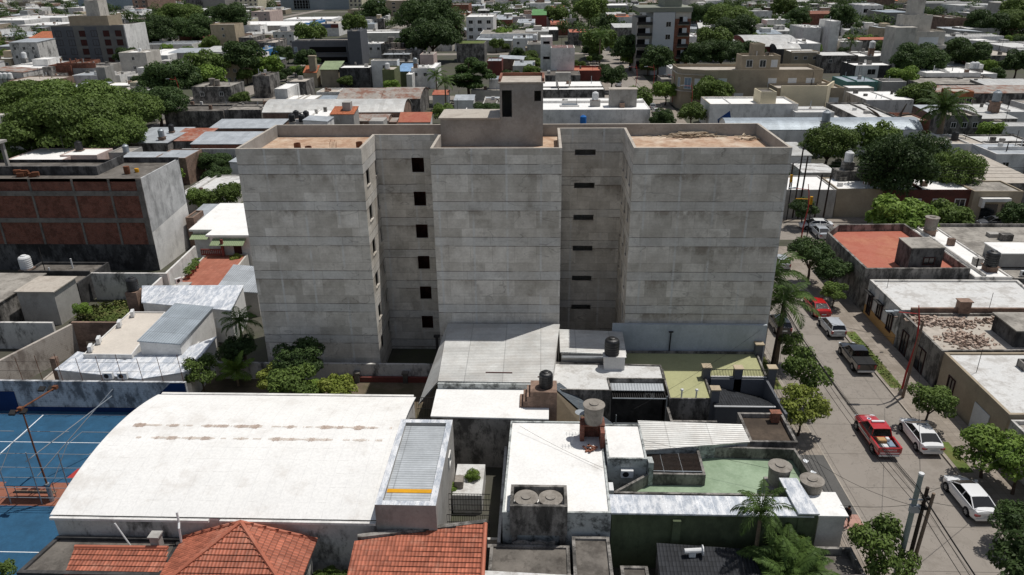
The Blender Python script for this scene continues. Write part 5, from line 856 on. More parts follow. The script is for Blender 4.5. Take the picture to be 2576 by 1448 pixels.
pw = pole('wooden pole next to the red curved lamp post', 32.5, 58.8, 7.75, .13, 'wood_grey', (.35, .1)); pd = pole('dark pole among the street palms', 22.4, 64.3, 6.8, .13, 'wood_dark', (.35, .2))
for x, y, h, lb in ((38.6, 111.0, 11, 'tallest dark pole at the crossroads'), (37.6, 111.5, 8.5, 'shorter dark pole at the left of the crossroads poles'), (39.3, 110.6, 9.8, 'brown leaning pole of the crossroads group'), (41.0, 108.5, 7.6, 'slim pole nearest the white hatchback'), (42.4, 108.8, 7.4, 'slim pole right of the crossroads group')): pole(lb, x, y, h, .14, 'wood_dark', (.2, .1))
def street_lamp(label, x, y, s=1., zs=1., dx=-1, lean=.35):
    root = empty('street_lamp', label, 'street lamp', (x, y, 0), 'red street lamps'); o = (x, y, 0); m = MB(); m.tube([(x, y, 0), (x+.1*s, y+.05, 2.5*s), (x+.42*s*1, y+.1, 5.5*s), (x+.2*s, y+.1, 7.6*s), (x-.1*s, y+.1, 8.9*s)], [.1, .09, .08, .065, .04], 9); m.build('curved_pole', 'red_paint', root, o)
    m = MB(); m.tube([(x+.1*s, y+.1, 8.1*s), (x+dx*1.9*s, y+.1, 8.3*s)], .045, 7); a = m.build('arm', 'red_paint', root, o); m = MB(); m.obox((x+dx*2.3*s, y+.1, 8.33*s), (.5*s, 0, 0), (0, .16*s, 0), (0, 0, .05*s)); m.obox((x+dx*1.9*s, y+.1, 8.38*s), (.2*s, 0, 0), (0, .12*s, 0), (0, 0, .06*s)); m.build('lamp_head', 'galv', a, o); m = MB(); m.lathe(o, [(.22, 0), (.2, .5), (.11, .7)], 10); m.build('base', 'fibre_cement', root, o)
street_lamp('red curved street lamp leaning over the street by the tan fronted house', 32.6, 59.4); street_lamp('red curved street lamp at the crossroads', 36.4, 100, .95)
for i, (x, y) in enumerate(((1597, 215), (1640, 215), (1733, 275), (1690, 240), (455, 250))): p = at(x, y+25); street_lamp('red street lamp '+('beyond the white cube house', 'in front of the round street trees', 'beside the tan corner building', 'over the far parked cars', 'at the edge of the big dark tree')[i], p[0], p[1], 1.0)
def signal(label, x, y, h):
    root = empty('traffic_light', label, 'traffic light', (x, y, 0), 'yellow traffic lights'); o = (x, y, 0); m = MB(); m.tube([(x, y, 0), (x, y, h)], .08, 7); m.build('pole', 'dark_iron', root, o); m = MB(); m.box(x-.35, x-.02, y-.22, y+.1, h-.3, h+.8); hd = m.build('signal_head', 'yellow_paint', root, o); m = MB(); [m.lathe((x-.2, y-.23, h+.6-.34*k), [(.11, 0), (.11, .01)], 10) for k in range(3)]; m.build('lenses', 'dark_iron', hd, o)
    m = MB(); m.tube([(x, y, h+.4), (x-2.3, y, h+.5)], .05, 6); m.build('arm', 'yellow_paint', root, o)
p = at(2064, 560); signal('yellow traffic light on a tall pole at the far corner of the crossroads', 37.4, 109.9, 6.4); signal('yellow traffic light beside the red lamp at the crossroads', 37.6, 101.2, 5.6)
def cable(a, b, sag, r=.018, grp='cables along the street', lb='thin black overhead cable running above the street'):
    a, b = np.array(a, float), np.array(b, float); n = 14; pts = [a+(b-a)*t-np.array([0, 0, sag*4*t*(1-t)]) for t in np.linspace(0, 1, n)]; c = (a+b)/2
    m = MB(); m.tube(pts, r, 4); o = m.build('overhead_cable', 'cable', None, tuple(c)); o.location = tuple(c); return tag(o, lb, 'cable', grp)
for i, (dx, z) in enumerate(((-.35, 7.9), (-.1, 7.5), (.1, 7.3), (.3, 7.0), (.5, 6.7), (.0, 6.4), (.6, 6.2))): cable((22.4+dx, 36.4, z), (22.7+dx*1.2, 64.4, z-.9), .55+.05*i, .022); cable((22.7+dx*1.2, 64.4, z-.9), (23+dx, 99, z-.2), .6, .02); cable((22.4+dx, 36.4, z), (22.0+dx, 8, z), .4, .022)
for a, b, s in (((22.3, 36.4, 7.0), (36.05, 47, 4.0), .3), ((22.4, 36.4, 6.5), (19.2, 39, 4.2), .2), ((22.4, 36.4, 6.8), (36.05, 38, 4.2), .4), ((23.0, 64.4, 6.2), (36.05, 62, 3.9), .4), ((23.0, 64.4, 6.1), (18.9, 52, 3.8), .4), ((22.4, 36.4, 6.3), (18.8, 45, 3.9), .5), ((22.6, 36.4, 6.6), (32.6, 58.8, 7.5), .6), ((32.7, 58.8, 7.3), (32.9, 95, 7.3), .6), ((23, 64.4, 6), (7.3, 50, 4.2), .5)): cable(a, b, s, .014, 'house service cables', 'thin service cable slung from a pole to a house')
for z in (9.3, 8.8, 8.4, 7.8): cable((38.8, 111, z), (90, 108.5, z), 1.0, .022, 'cables along the cross street', 'thin black cable along the cross street'); cable((38.8, 111, z), (22.8, 98, z-1.2), .5, .022, 'cables along the cross street', 'thin black cable along the cross street')
for x0, y0, x1, y1, z in ((2.5, 47, 17.5, 41.5, 4.6), (-1.5, 46.5, 4.3, 42, 4.58)): cable((x0, y0, z+.3), (x1, y1, z), .15, .012, 'cables over the white roof', 'thin cable drooping across the white roof')
# ---------------- trees near the camera ----------------
tp('round', 'leaf_dark', 3., 2.6, 4.3, 13, 7500, .15, 1); tp('bush', 'leaf_light', 2.2, 1.8, 2.7, 10, 4600, .13, 2, tr=.1); tp('airy', 'leaf_mid', 2.2, 2.2, 3.3, 9, 3000, .15, 3, .35, tr=.09); tp('lime', 'leaf_yellow', 2., 1.8, 2.6, 9, 3200, .14, 4, .5, tr=.08); tp('mid', 'leaf_mid', 2.6, 2.2, 3.6, 11, 5200, .15, 5, tr=.12)
tp('wide', 'leaf_mid', 8., 4.8, 6.2, 26, 26000, .26, 6, .66, tr=.35); tp('wide_dark', 'leaf_dark', 7., 5.2, 6, 22, 20000, .27, 7, .66, tr=.35)
palm_proto('queen', 5.6, 17, 2.9, 1); palm_proto('areca', 1.6, 15, 2.5, 2, droop=.8, tr=.07, ll=.5); palm_proto('phoenix', 4.5, 34, 3.2, 3, droop=.9, tr=.3, ll=.4); palm_proto('fan', .8, 13, 1.5, 4, droop=.5, tr=.08, ll=.45, mat_='leaf_light')
PR.update(queen=(2.6, 5.6), areca=(2.2, 2.2), phoenix=(3, 4.8), fan=(1.3, 1.2))
g8 = 'trees along the street'
plant('queen', 'tall queen palm beside the right edge of the block', 22.0, 66.6, 0, 1.5, 1.38, name='palm', cat='palm'); plant('queen', 'shorter queen palm leaning over the street by the block', 23.0, 65.0, 0, 1.3, 1.12, name='palm', cat='palm')
plant_px('airy', 'loose leafed young tree on the pavement below the palms', 2028, 938, 0, 60, 5, group=g8); plant_px('lime', 'yellow green round tree beside the dark shingle roof', 2018, 1026, 0, 60, 5, group=g8)
plant_px('mid', 'low spreading tree in front of the tan house', 2345, 1008, 0, 54, 5, group=g8); plant('bush', 'round light green tree beside the two white sedans', 33.4, 47.4, 0, 1.1, 1.0, group=g8); plant_px('bush', 'light green tree cut by the right edge', 2570, 1170, 0, 70, 5, group=g8); plant_px('round', 'dark shrub at the right edge below the nearest sedan', 2560, 1310, 0, 55, 3, group=g8)
plant_px('airy', 'thin leafed tree in front of the three utility poles', 2218, 1385, 0, 78, 5, group=g8); plant_px('mid', 'tree at the bottom left corner by the blue court', -20, 1440, 0, 45, 4); plant_px('round', 'dark tree just outside the lower right corner shading the street', 2640, 1440, 0, 120, 5, group=g8)
plant_px('round', 'dark street tree nearest the crossroads', 2040, 640, 0, 52, 6, group=g8); plant_px('round', 'dark street tree by the bright red sedan', 2096, 682, 0, 44, 6, group=g8); plant_px('mid', 'small tree leaning at the red roof corner house', 2100, 735, 0, 30, 6, group=g8); plant_px('round', 'small tree behind the red lamp at the crossroads', 2020, 525, 0, 32, 6)
for i in range(7):
    a = i*.9; plant('areca', 'dense feathery palm clump at the bottom by the mouldy porch', 15.2+1.5*math.cos(a)*(.3+.1*i), 35.3+1.2*math.sin(a)*(.3+.1*i), 0, .9+.12*(i % 3), name='palm', cat='palm', group='palms at the bottom edge')
plant_px('mid', 'dark leafy tree among the palms at the bottom edge', 2000, 1405, 0, 58, 4); plant_px('airy', 'young street tree under the tall queen palm', 1992, 872, 0, 36, 5, group=g8)
plant('queen', 'slender palm rising in front of the silver foil roof', 13.4, 36.6, 0, .72, .9, name='palm', cat='palm')
plant_px('round', 'dark tree against the foot of the left wing of the block', 755, 905, 0, 62, 5); plant_px('lime', 'yellow leafed citrus tree at the left of the garden', 690, 955, 0, 44, 4); plant_px('mid', 'bright green tree in the middle of the garden behind the hall', 738, 975, 0, 62, 4); plant_px('lime', 'yellowish bush at the right of the garden', 850, 985, 0, 48, 3); plant_px('bush', 'low green bush behind the hall ridge', 790, 990, 0, 40, 3)
plant_px('airy', 'sparse shrub climbing the court wall corner', 505, 935, 0, 42, 4); p = at(590, 985, 0); plant('fan', 'low fan palm in the garden corner', p[0], p[1]+1, 0, 1.3, name='palm', cat='palm'); p = at(622, 930, 0); plant('queen', 'dark palm at the left foot of the block', p[0], p[1], 0, .8, .85, name='palm', cat='palm'); plant_px('round', 'dark tree in the shade left of the block', 600, 880, 0, 45, 4)
plant_px('round', 'small tree at the left edge of the block by the red terrace', 632, 705, 0, 22, 4); plant_px('mid', 'tree behind the white parapet left of the block', 570, 492, 0, 40, 5); plant_px('mid', 'tree filling the gap beside the brick panel building', 505, 500, 0, 36, 5); plant_px('bush', 'round bush in the overgrown yard by the hut', 205, 780, 0, 22, 2); plant_px('lime', 'plants spilling over the red terrace wall', 590, 655, 0, 18, 3)
p = at(1190, 1205, 1.6); plant('bush', 'weedy shrub in the narrow yard by the white roof', p[0], p[1], 1.0, .3); p = at(1135, 1245, 1); plant('bush', 'lower weeds behind the black iron gate', p[0], p[1], .6, .3)
for i, (x, y) in enumerate(((830, 1448), (860, 1452), (800, 1455))): plant_px('mid', ('left', 'middle', 'right')[(1, 2, 0)[i]]+' low shrub at the foot of the hall wall', x, y, 0, 22, 3)
# ---------------- the town behind the block, surveyed from the photograph ----------------
def hy(label, x0, x1, yf, yb, z, wall, roof, ph=.4, win=None, side=None, **k):
    A = at(x0, yf, z); B = at(x1, yf, z); Y = (A[1]+B[1])/2; Yb = at((x0+x1)/2, yb, z)[1]; Yb = max(Yb, Y+2.5); xa, xb = at(x0, yf, z)[0], at(x1, yf, z)[0]
    r = house(label, R4(xa, xb, Y, Yb), z, wall, roof, ph, **k)
    if win: windows(r, (xa, Y), (xb, Y), z, *win)
    if side and xa > 0: windows(r, (xa, Yb), (xa, Y), z, *side)
    elif side: windows(r, (xb, Y), (xb, Yb), z, *side)
    r['_box'] = (xa, xb, Y, Yb, z); return r
def by(label, x0, x1, yf, yb, z, rise, wall, roof, **k):
    xa, xb = at(x0, yf, z)[0], at(x1, yf, z)[0]; Y = at((x0+x1)/2, yf, z)[1]; Yb = at((x0+x1)/2, yb, z+rise*.3)[1]; return barrel(label, R4(xa, xb, Y, max(Yb, Y+4)), z, rise, wall, roof, **k)
def my(label, x0, x1, yf, yb, z, dz, wall, roof, **k):
    xa, xb = at(x0, yf, z)[0], at(x1, yf, z)[0]; Y = at((x0+x1)/2, yf, z)[1]; Yb = max(at((x0+x1)/2, yb, z+dz)[1], Y+2.5)
    return house(label, R4(xa, xb, Y, Yb), 0, wall, roof, 0, zs=[z+dz, z+dz, z, z], rot=k.pop('rot', 0), **k)
# straight behind, left half
by('long arched pale metal shed directly behind the left wing', 662, 1012, 284, 256, 5, 2, 'old_brick_wall', 'light_metal_roof', ov=.2)
by('rust streaked arched shed behind the long pale shed, left one', 848, 955, 252, 224, 4.5, 1.6, 'mould_wall', 'rust_roof'); by('rust streaked arched shed behind the long pale shed, right one', 958, 1056, 250, 222, 4.5, 1.6, 'mould_wall', 'rust_roof')
my('low rusty roofed lean-to behind the parapet', 818, 895, 309, 298, 4, .4, 'old_brick_wall', 'very_rust_roof'); by('small arched metal roof between rusty lean-tos', 855, 975, 306, 290, 4.2, .9, 'old_brick_wall', 'rust_roof'); my('rusty lean-to at the right of the small arched roof', 930, 996, 309, 298, 3.6, .4, 'old_brick_wall', 'rust_roof')
wt = hy('white tank house with four black tanks behind the block', 733, 814, 301, 277, 6.2, 'white_wall', 'white_roof', .1)
for i, (x, y) in enumerate(((735, 306), (746, 297), (760, 307), (771, 298))): tank_px('black', ('front left', 'rear left', 'front right', 'rear right')[i]+' of four black tanks on the white tank house', x, y, 6.25, 1.15)
my('house with faded red tiled slope behind the parapet', 1003, 1082, 309, 284, 4, 1.6, 'white_wall', 'red_roof')
my('grey metal shed with light sheets behind the white tank house', 527, 700, 324, 301, 4.3, .6, 'old_brick_wall', 'metal_roof'); my('wide grey metal roof left of the block', 480, 640, 364, 333, 4.4, .9, 'brick_wall', 'metal_roof'); my('pale grey metal roof with rust edge left of the block', 305, 420, 361, 322, 4.2, .5, 'mould_wall', 'metal_roof'); my('rusty red metal roof between grey metal roofs', 420, 505, 356, 324, 4, .8, 'mould_wall', 'very_rust_roof'); tank_px('steel', 'steel tank beside the rusty red metal roof', 407, 345, 5, 1.2); tank_px('black', 'black tank on the pale grey metal roof', 432, 330, 5, 1.0)
hy('long low dark walled yard building behind the big trees', 412, 560, 280, 258, 4, 'mould_wall', 'dark_roof', .3); hy('dark flat roofed yard building right of the long dark wall', 562, 655, 277, 256, 4.1, 'mould_wall', 'grey_roof', .3)
hy('old grey house with two tanks above the dark yards', 482, 578, 219, 206, 6, 'mould_wall', 'grey_roof', .2, (2, 1)); tank_px('grey', 'grey tank on the old grey house', 535, 214, 6, 1.3); tank_px('grey', 'second grey tank on the old grey house', 548, 215, 6, 1.1)
hy('dark two storey house with white return wall', 634, 676, 192, 182, 6.5, 'mould_wall', 'dark_roof', .2); hy('square grey house with rooftop gear', 719, 768, 206, 196, 6, 'mould_wall', 'pale_roof', .3); hy('white stair wall house beside the square grey house', 690, 722, 224, 210, 6, 'white_wall', 'white_roof', .2); hy('low white roof in front of the square grey house', 708, 782, 256, 240, 3.5, 'pale_wall', 'white_roof', .1); my('bluish sheet roof right of the low white roof', 796, 838, 256, 242, 3.6, .4, 'grey_wall', 'blue_metal_roof')
hy('low white walled yard building', 796, 870, 232, 222, 3.6, 'white_wall', 'pale_roof', .4)
hy('black mouldy walled house with white roof edge', 853, 930, 171, 163, 6.5, 'mould_dark', 'white_roof', .1); hy('plain white gable wall house', 933, 998, 153, 149, 8.5, 'white_wall', 'grey_roof', .2, (1, 1)); ot = hy('slim olive tower with a tank on top', 961, 991, 176, 166, 7.5, 'olive_wall', 'pale_roof', .4, name='tower', cat='tower'); tank_px('white', 'white tank on the slim olive tower', 975, 174, 7.3, 1.3)
my('small house with bright blue roof', 994, 1034, 181, 161, 5, .8, 'olive_wall', 'blue_sheet', ) if mat('blue_sheet', '7fa3c8', rough=.5, pat='corr') is None else 0
hy('white courtyard house with side wings', 1034, 1080, 172, 164, 6.2, 'white_wall', 'white_roof', .2, (2, 1)); hy('white wing of the courtyard house, left', 1022, 1036, 188, 172, 5, 'white_wall', 'white_roof', .2); hy('white wing of the courtyard house, right', 1080, 1094, 172, 158, 6.4, 'white_wall', 'white_roof', .2); tank_px('steel', 'steel tank over the courtyard house', 1045, 161, 7.5, 1.4)
ch = my('chalet with pale green metal roof and windows', 806, 850, 176, 155, 5.6, 1.8, 'tan_wall', 'green_metal_roof', over=.4); b_ = ch.location; tg_ = thing('chimney', 'tall tan chimney on the green roofed chalet', 'chimney', (b_[0]-6, b_[1], 0), 'tan_wall', lambda m: (m.box(b_[0]-6.8, b_[0]-4.6, b_[1]-3, b_[1]-1, 0, 9.5), m.box(b_[0]-6.9, b_[0]-4.5, b_[1]-3.1, b_[1]-.9, 9.5, 9.9)))
my('red roofed half of the chalet', 763, 796, 184, 166, 4.6, 1.8, 'beige_wall', 'orange_roof')
dg = hy('dark grey modern building with long window strips', 735, 873, 104, 98, 9, 'slate_wall', 'pale_roof', .3); X0, X1, Y0, Y1, Z0 = dg['_box']
for zc, a, b in ((5.6, .31, .96), (1.6, .36, .97)): L_ = X1-X0; part(dg, 'window_strip', ['opening_shade', 'slate_wall'], lambda m: (m.box(X0+L_*a, X0+L_*b, Y0-.05, Y0-.02, zc-1.1, zc+1.1), m.box(X0+L_*a-.2, X0+L_*b+.2, Y0-.5, Y0-.05, zc-1.35, zc-1.1, 1)))
window(dg, (X0, Y0), (X1, Y0), L_*.06, 1.4, 5.8, 2, glass='curtain_wall'); hy('tall end tower of the dark grey modern building', 873, 905, 79, 73, 13.5, 'slate_wall', 'dark_roof', .3)
hy('long white warehouse with blue band roof', 903, 1075, 83, 75, 7.5, 'pale_wall', 'white_roof', .1); hy('low white rooftop rooms in front of the white warehouse', 904, 960, 111, 106, 6, 'white_wall', 'white_roof', .1, (3, 1)); hy('old dark house with tanks and rusty awning', 975, 1058, 126, 118, 6, 'mould_wall', 'rust_roof', .2)
for i, x in enumerate((990, 1004, 1014)): tank_px('grey' if i < 2 else 'black', ('grey tank left', 'grey tank middle', 'dark tank right')[i]+' on the old dark house', x, 121, 6.2, 1.5)
hy('mouldy long house with pale edge', 960, 1030, 138, 132, 5, 'mould_wall', 'metal_roof', .1); hy('pinkish small house with grey roof', 1056, 1090, 138, 131, 6.5, 'pink_wall', 'grey_roof', .1)
hy('planted roof block with weeds behind the pine', 1148, 1218, 110, 102, 7.5, 'mould_wall', 'grass', .2)
hy('white three storey house with rows of windows', 1173, 1240, 43, 35, 13, 'white_wall', 'white_roof', .3, (3, 3, 2.2, 1.8, 'window_frame', 'window_glass', 3.6, 1.6)); hy('plain red brick block', 1129, 1178, 12, 8, 9, 'brick_wall', 'grey_roof', .3); be = hy('beige four storey block with small window trios', 972, 1046, 2, -3, 12, 'tan_wall', 'pale_roof', .4, (2, 3, 2.6, 1.6)); 
hb_ = hy('large pale grey block with dark open recess', 712, 880, -8, -14, 12, 'curtain_grey', 'grey_roof', .4) if mat('curtain_grey', '8d969c', var=.06) is None else 0; X0, X1, Y0, Y1, Z0 = hb_['_box']; part(hb_, 'recess_shade_panel', ['opening_shade', 'galv'], lambda m: (m.box(X0+(X1-X0)*.18, X0+(X1-X0)*.4, Y0-.1, Y0-.03, 1, 11), [m.box(X0+(X1-X0)*(.18+.04*i), X0+(X1-X0)*(.185+.04*i), Y0-.25, Y0-.11, 1, 11, 1) for i in range(6)], [m.box(X0+(X1-X0)*.18, X0+(X1-X0)*.4, Y0-.28, Y0-.1, 2.5*i+1, 2.5*i+1.2, 1) for i in range(4)]))  # flat near-black panel on the wall paints the recess's shade, bars in front
hy('long white shed with roof vents, left of the blue end', 560, 772, 65, 54, 6, 'pale_wall', 'white_roof', .1); hy('blue painted end house of the long white shed', 766, 784, 58, 50, 7, 'blue_end', 'white_roof', .1) if mat('blue_end', '3f7ab0', var=.08) is None else 0; hy('white long roof behind the blue end', 715, 832, 49, 43, 7, 'white_wall', 'white_roof', .1)
sg = hy('shop with blue and dark red sign band', 802, 850, 60, 54, 7, 'white_wall', 'pale_roof', .2); X0, X1, Y0, Y1, Z0 = sg['_box']; part(sg, 'sign_band', ['paint_blue', 'red_wall'], lambda m: (m.box(X0, X0+(X1-X0)*.62, Y0-.2, Y0-.03, 4.6, 6.6), m.box(X0+(X1-X0)*.62, X1, Y0-.2, Y0-.03, 4.6, 6.6, 1)))
# upper left
gb = hy('dark grey four storey block with brown shuttered windows and white end wall', 133, 303, 65, 58, 15.5, 'slate_dark', 'grey_roof', .5, (6, 4, 2.6, 2.4, 'dark_frame', 'brown_shutter', 3.6, 2.0)) if mat('slate_dark', '7b7975', var=.08, dirt='5c5e64', da=.5, dsc=.05) is None else 0; X0, X1, Y0, Y1, Z0 = gb['_box']
part(gb, 'end_wall', 'white_wall', lambda m: m.box(X1+.02, X1+.5, Y0+.1, Y1-.1, 0, 15.6, bottom=False)); part(gb, 'grey_bay', 'slate_wall', lambda m: [m.box(X0+(X1-X0)*a, X0+(X1-X0)*b, Y0-.02, Y0-.005, 0, 15, bottom=False) for a, b in ((0, .3), (.46, .63))])
house('penthouse storey of the dark grey four storey block', R4(X0+6, X1-8, Y0+4, Y1-3), 19, 'tan_wall', 'grey_roof', .3, zb=14.8, name='penthouse', cat='penthouse'); lt = house('pale lift tower with lattice crown on the dark grey block', R4(X0+13, X1-12, Y0+6, Y1-5), 25, 'pale_wall', 'pale_roof', .3, zb=18.6, name='lift_tower', cat='tower'); part(lt, 'lattice', 'galv', lambda m: [m.box(X0+13, X1-12, Y0+5.9, Y0+6, 25.2+.9*i, 25.35+.9*i) for i in range(5)])
hy('pale blue grey tower block behind the dark grey block', 206, 341, -10, -15, 15.5, 'curtain_pale', 'grey_roof', .3, name='tower_block') if mat('curtain_pale', '9aa6ae', var=.06, dirt='7d878e', da=.3) is None else 0; hy('brown brick tower block with white framed windows', 334, 367, -2, -7, 14.5, 'old_brick_wall', 'grey_roof', .3, (2, 4, 2.5, 2, 'window_frame', 'window_glass', 3.4), name='tower_block'); hy('unfinished grey tower with beams near the top edge', 512, 562, -2, -7, 13, 'block_grey', 'grey_roof', .3, name='tower_block') if mat('block_grey', '8c8a85', pat='courses') is None else 0; hy('cream apartment tower with many windows at the top edge', 590, 644, -5, -9, 13.5, 'cream_wall', 'pale_roof', .3, (5, 4, 2, 1.8, 'window_frame', 'window_glass', 3.2), name='tower_block'); hy('pink house with stepped roof by the cream tower', 632, 676, 30, 25, 9, 'pink_wall', 'pale_roof', .3, (2, 2)); hy('yellow grey apartment block with balconies near the top', 878, 908, -4, -8, 13, 'cream_wall', 'pale_roof', .3, (3, 4, 2, 1.8, 'window_frame', 'window_glass', 3.2), name='tower_block')
hy('white stepped house at the upper left edge', -60, 55, 52, 40, 9, 'white_wall', 'white_roof', .3); hy('long pale blue white building left of the dark grey block', 60, 150, 45, 38, 9, 'white_wall', 'white_roof', .2, (4, 1)); hy('white low building under the long pale building', 45, 135, 64, 56, 7, 'white_wall', 'white_roof', .3, (3, 1)); hy('bright white cube house behind the pale building', 172, 206, 20, 16, 9, 'white_wall', 'white_roof', .3)
my('house with bright orange tiled roof at the upper left', 72, 130, 98, 80, 5.5, 2.5, 'dark_wall', 'orange_roof'); my('white sheet roofs at the left edge', -10, 60, 118, 100, 5, .6, 'grey_wall', 'metal_roof')
ub = hy('unfinished brick walled house with column stubs', 146, 240, 172, 158, 7, 'grey_wall', 'grey_roof', .2); X0, X1, Y0, Y1, Z0 = ub['_box']; part(ub, 'brick_parapet', 'brick_wall', lambda m: (m.box(X0, X1, Y0-.02, Y0+.3, 6.95, 8.6, bottom=False), [m.box(X0+(X1-X0)*t-.15, X0+(X1-X0)*t+.15, Y0+.4, Y0+.7, 7, 10) for t in (.1, .35, .5, .65)]))
hy('open brick upper storey behind the unfinished house', 122, 176, 165, 150, 8, 'brick_wall', 'dark_roof', .8); hy('white house with tank at the left edge', 0, 112, 172, 155, 6.5, 'white_wall', 'white_roof', .3, (3, 1)); tank_px('white', 'white tank on the white house at the left edge', 62, 147, 8, 1.5); hy('white stair house on the left white house', 80, 118, 150, 144, 8.5, 'white_wall', 'white_roof', .2); hy('brown house with buff flat roof', 20, 130, 204, 192, 6, 'old_brick_wall', 'pale_roof', .2)
for i, x in enumerate((3, 15, 27)): tank_px('white', ('left', 'middle', 'right')[i]+' of three white tanks beside the buff roof', x, 198, 6.4, 1.2)
my('pale sheet roof by the buff roof', 176, 246, 222, 208, 4.6, .5, 'mould_wall', 'metal_roof'); hy('yellow house with white roof behind the big trees', 262, 330, 216, 208, 5.5, 'cream_wall', 'white_roof', .1); hy('small yellow tower beside the white roof', 326, 362, 208, 198, 7, 'cream_wall', 'pale_roof', .2); hy('white long low house with pillars', 182, 250, 190, 180, 6, 'white_wall', 'metal_roof', .1); hy('grey and brick stub tower', 240, 262, 170, 165, 8.5, 'grey_wall', 'grey_roof', .2); hy('white clutter of small roofs left of the big round tree', 262, 300, 190, 180, 5, 'white_wall', 'grey_roof', .3); hy('black windowed small house in front of the round tree', 322, 365, 152, 145, 7, 'white_wall', 'white_roof', .2, (2, 1)); hy('white roofed house near the dark grey block corner', 338, 420, 140, 124, 5, 'white_wall', 'white_roof', .1)
my('long white curved roof right of the dark grey block', 425, 505, 134, 122, 5, .8, 'grey_wall', 'metal_roof'); my('second long white metal roof beyond the round trees', 505, 590, 132, 117, 5.5, 1, 'white_wall', 'light_metal_roof'); hy('grey white shed with vents in the upper left', 360, 480, 112, 104, 5, 'white_wall', 'metal_roof', .1); hy('brown timber house below the white shed', 522, 596, 92, 84, 6, 'old_brick_wall', 'brown_roof', .2); hy('dark walled house with tank by the brown timber house', 600, 636, 95, 88, 7, 'mould_wall', 'grey_roof', .2); hy('long white warehouse with four roof vents', 540, 645, 85, 112, 6, 'white_wall', 'white_roof', .1) if False else 0
hy('cream gabled hall beyond the trees', 526, 600, 55, 47, 7, 'cream_wall', 'metal_roof', .1); hy('dark small houses under the white shed', 640, 690, 104, 96, 5.5, 'mould_wall', 'rust_roof', .2); hy('pair of square grey houses left of the modern building', 652, 692, 108, 100, 7.5, 'mould_wall', 'pale_roof', .3); hy('small blue and white house', 644, 672, 126, 118, 6, 'blue_end', 'blue_metal_roof', .1)
# left middle
lw = hy('pinkish house with large white flat roof behind the brick panel building', 8, 150, 405, 373, 5, 'pink_wall', 'white_roof', .12); hy('pink wing with brick end and white roof', 150, 243, 391, 374, 5.2, 'pink_wall', 'white_roof', .12, (2, 1, 1, 1.6)); tank_px('black', 'black tank on the white flat roof behind the brick panel building', 200, 378, 5.3, 1.2); hy('blue grey small house with steel tank', 272, 326, 384, 370, 5, 'grey_wall', 'grey_roof', .2); tank_px('steel', 'steel tank on the blue grey small house', 318, 384, 5, 1.1)
my('grey sheet roof with white chimneys', 305, 430, 400, 384, 4.6, .4, 'grey_wall', 'metal_roof'); hy('brick ended house with metal roof by the pale patio', 386, 466, 398, 376, 5, 'old_brick_wall', 'metal_roof', .1); wall_run('long white stained wall behind the pale patio', [tuple(at(468, 428)[:2]), tuple(at(600, 428)[:2])], 4.2, 'worn_white_wall', .3)
hy('pale cracked patio roof left of the block', 447, 560, 491, 441, 3.2, 'worn_white_wall', 'patchy_white_roof', .15); my('ribbed metal roof under the trees left of the block', 462, 548, 560, 516, 3.6, .4, 'old_brick_wall', 'metal_roof', rot=0); hy('narrow brick house beside the ribbed metal roof', 466, 486, 548, 530, 4.6, 'old_brick_wall', 'dark_roof', .2)
# right behind the block
wb = hy('long white house with skylight and rooftop boxes behind the right wing', 1355, 1637, 276, 247, 5.2, 'white_wall', 'white_roof', .12); z = 5.1
p = at(1433, 267, z); thing('skylight', 'dark glass skylight on the long white house', 'skylight', (p[0], p[1], z), ['white_wall', 'window_glass'], lambda m: (m.box(p[0]-2.3, p[0]+2.3, p[1]-1.2, p[1]+1.6, z, z+.35), m.box(p[0]-1.9, p[0]+1.9, p[1]-.9, p[1]+1.3, z+.35, z+.37, 1)))
p1_ = at(1497, 268, z); thing('tank_pedestal', 'grey pedestal under the white tank of the long white house', 'pedestal', (p1_[0], p1_[1], z), 'grey_wall', lambda m: m.box(p1_[0]-1.2, p1_[0]+1.2, p1_[1]-.6, p1_[1]+.9, z, z+1.5)); tank('white', 'tall white tank on a grey pedestal of the long white house', p1_[0], p1_[1]+.1, z+1.5, 1.35)
p2_ = at(1567, 270, z); thing('roof_box', 'big grey box room on the long white house', 'box room', (p2_[0], p2_[1], z), ['roof_box_concrete', 'pale_roof'], lambda m: (m.box(p2_[0]-3.2, p2_[0]+3.2, p2_[1], p2_[1]+3, z, z+4), m.box(p2_[0]-3.4, p2_[0]+3.4, p2_[1]-.1, p2_[1]+3.2, z+4, z+4.15, 1))); tank_px('blue', 'bright blue tank standing between the block and the long white house', 1467, 311, 2.8, 1.3)
hy('second white house with box on legs behind the long white house', 1360, 1522, 226, 205, 5, 'mould_wall', 'white_roof', .12); p = at(1416, 221, 5); bl = empty('roof_shelter', 'grey box on legs on the second white house', 'shelter', (p[0], p[1], 5)); part(bl, 'box', 'roof_box_concrete', lambda m: m.box(p[0]-2.1, p[0]+2.1, p[1], p[1]+2, 6.8, 9)); [part(bl, 'leg', 'pale_wall', lambda m: m.box(p[0]+s*1.8-.15, p[0]+s*1.8+.15, p[1], p[1]+.3, 4.9, 6.8)) for s in (-1, 1)]
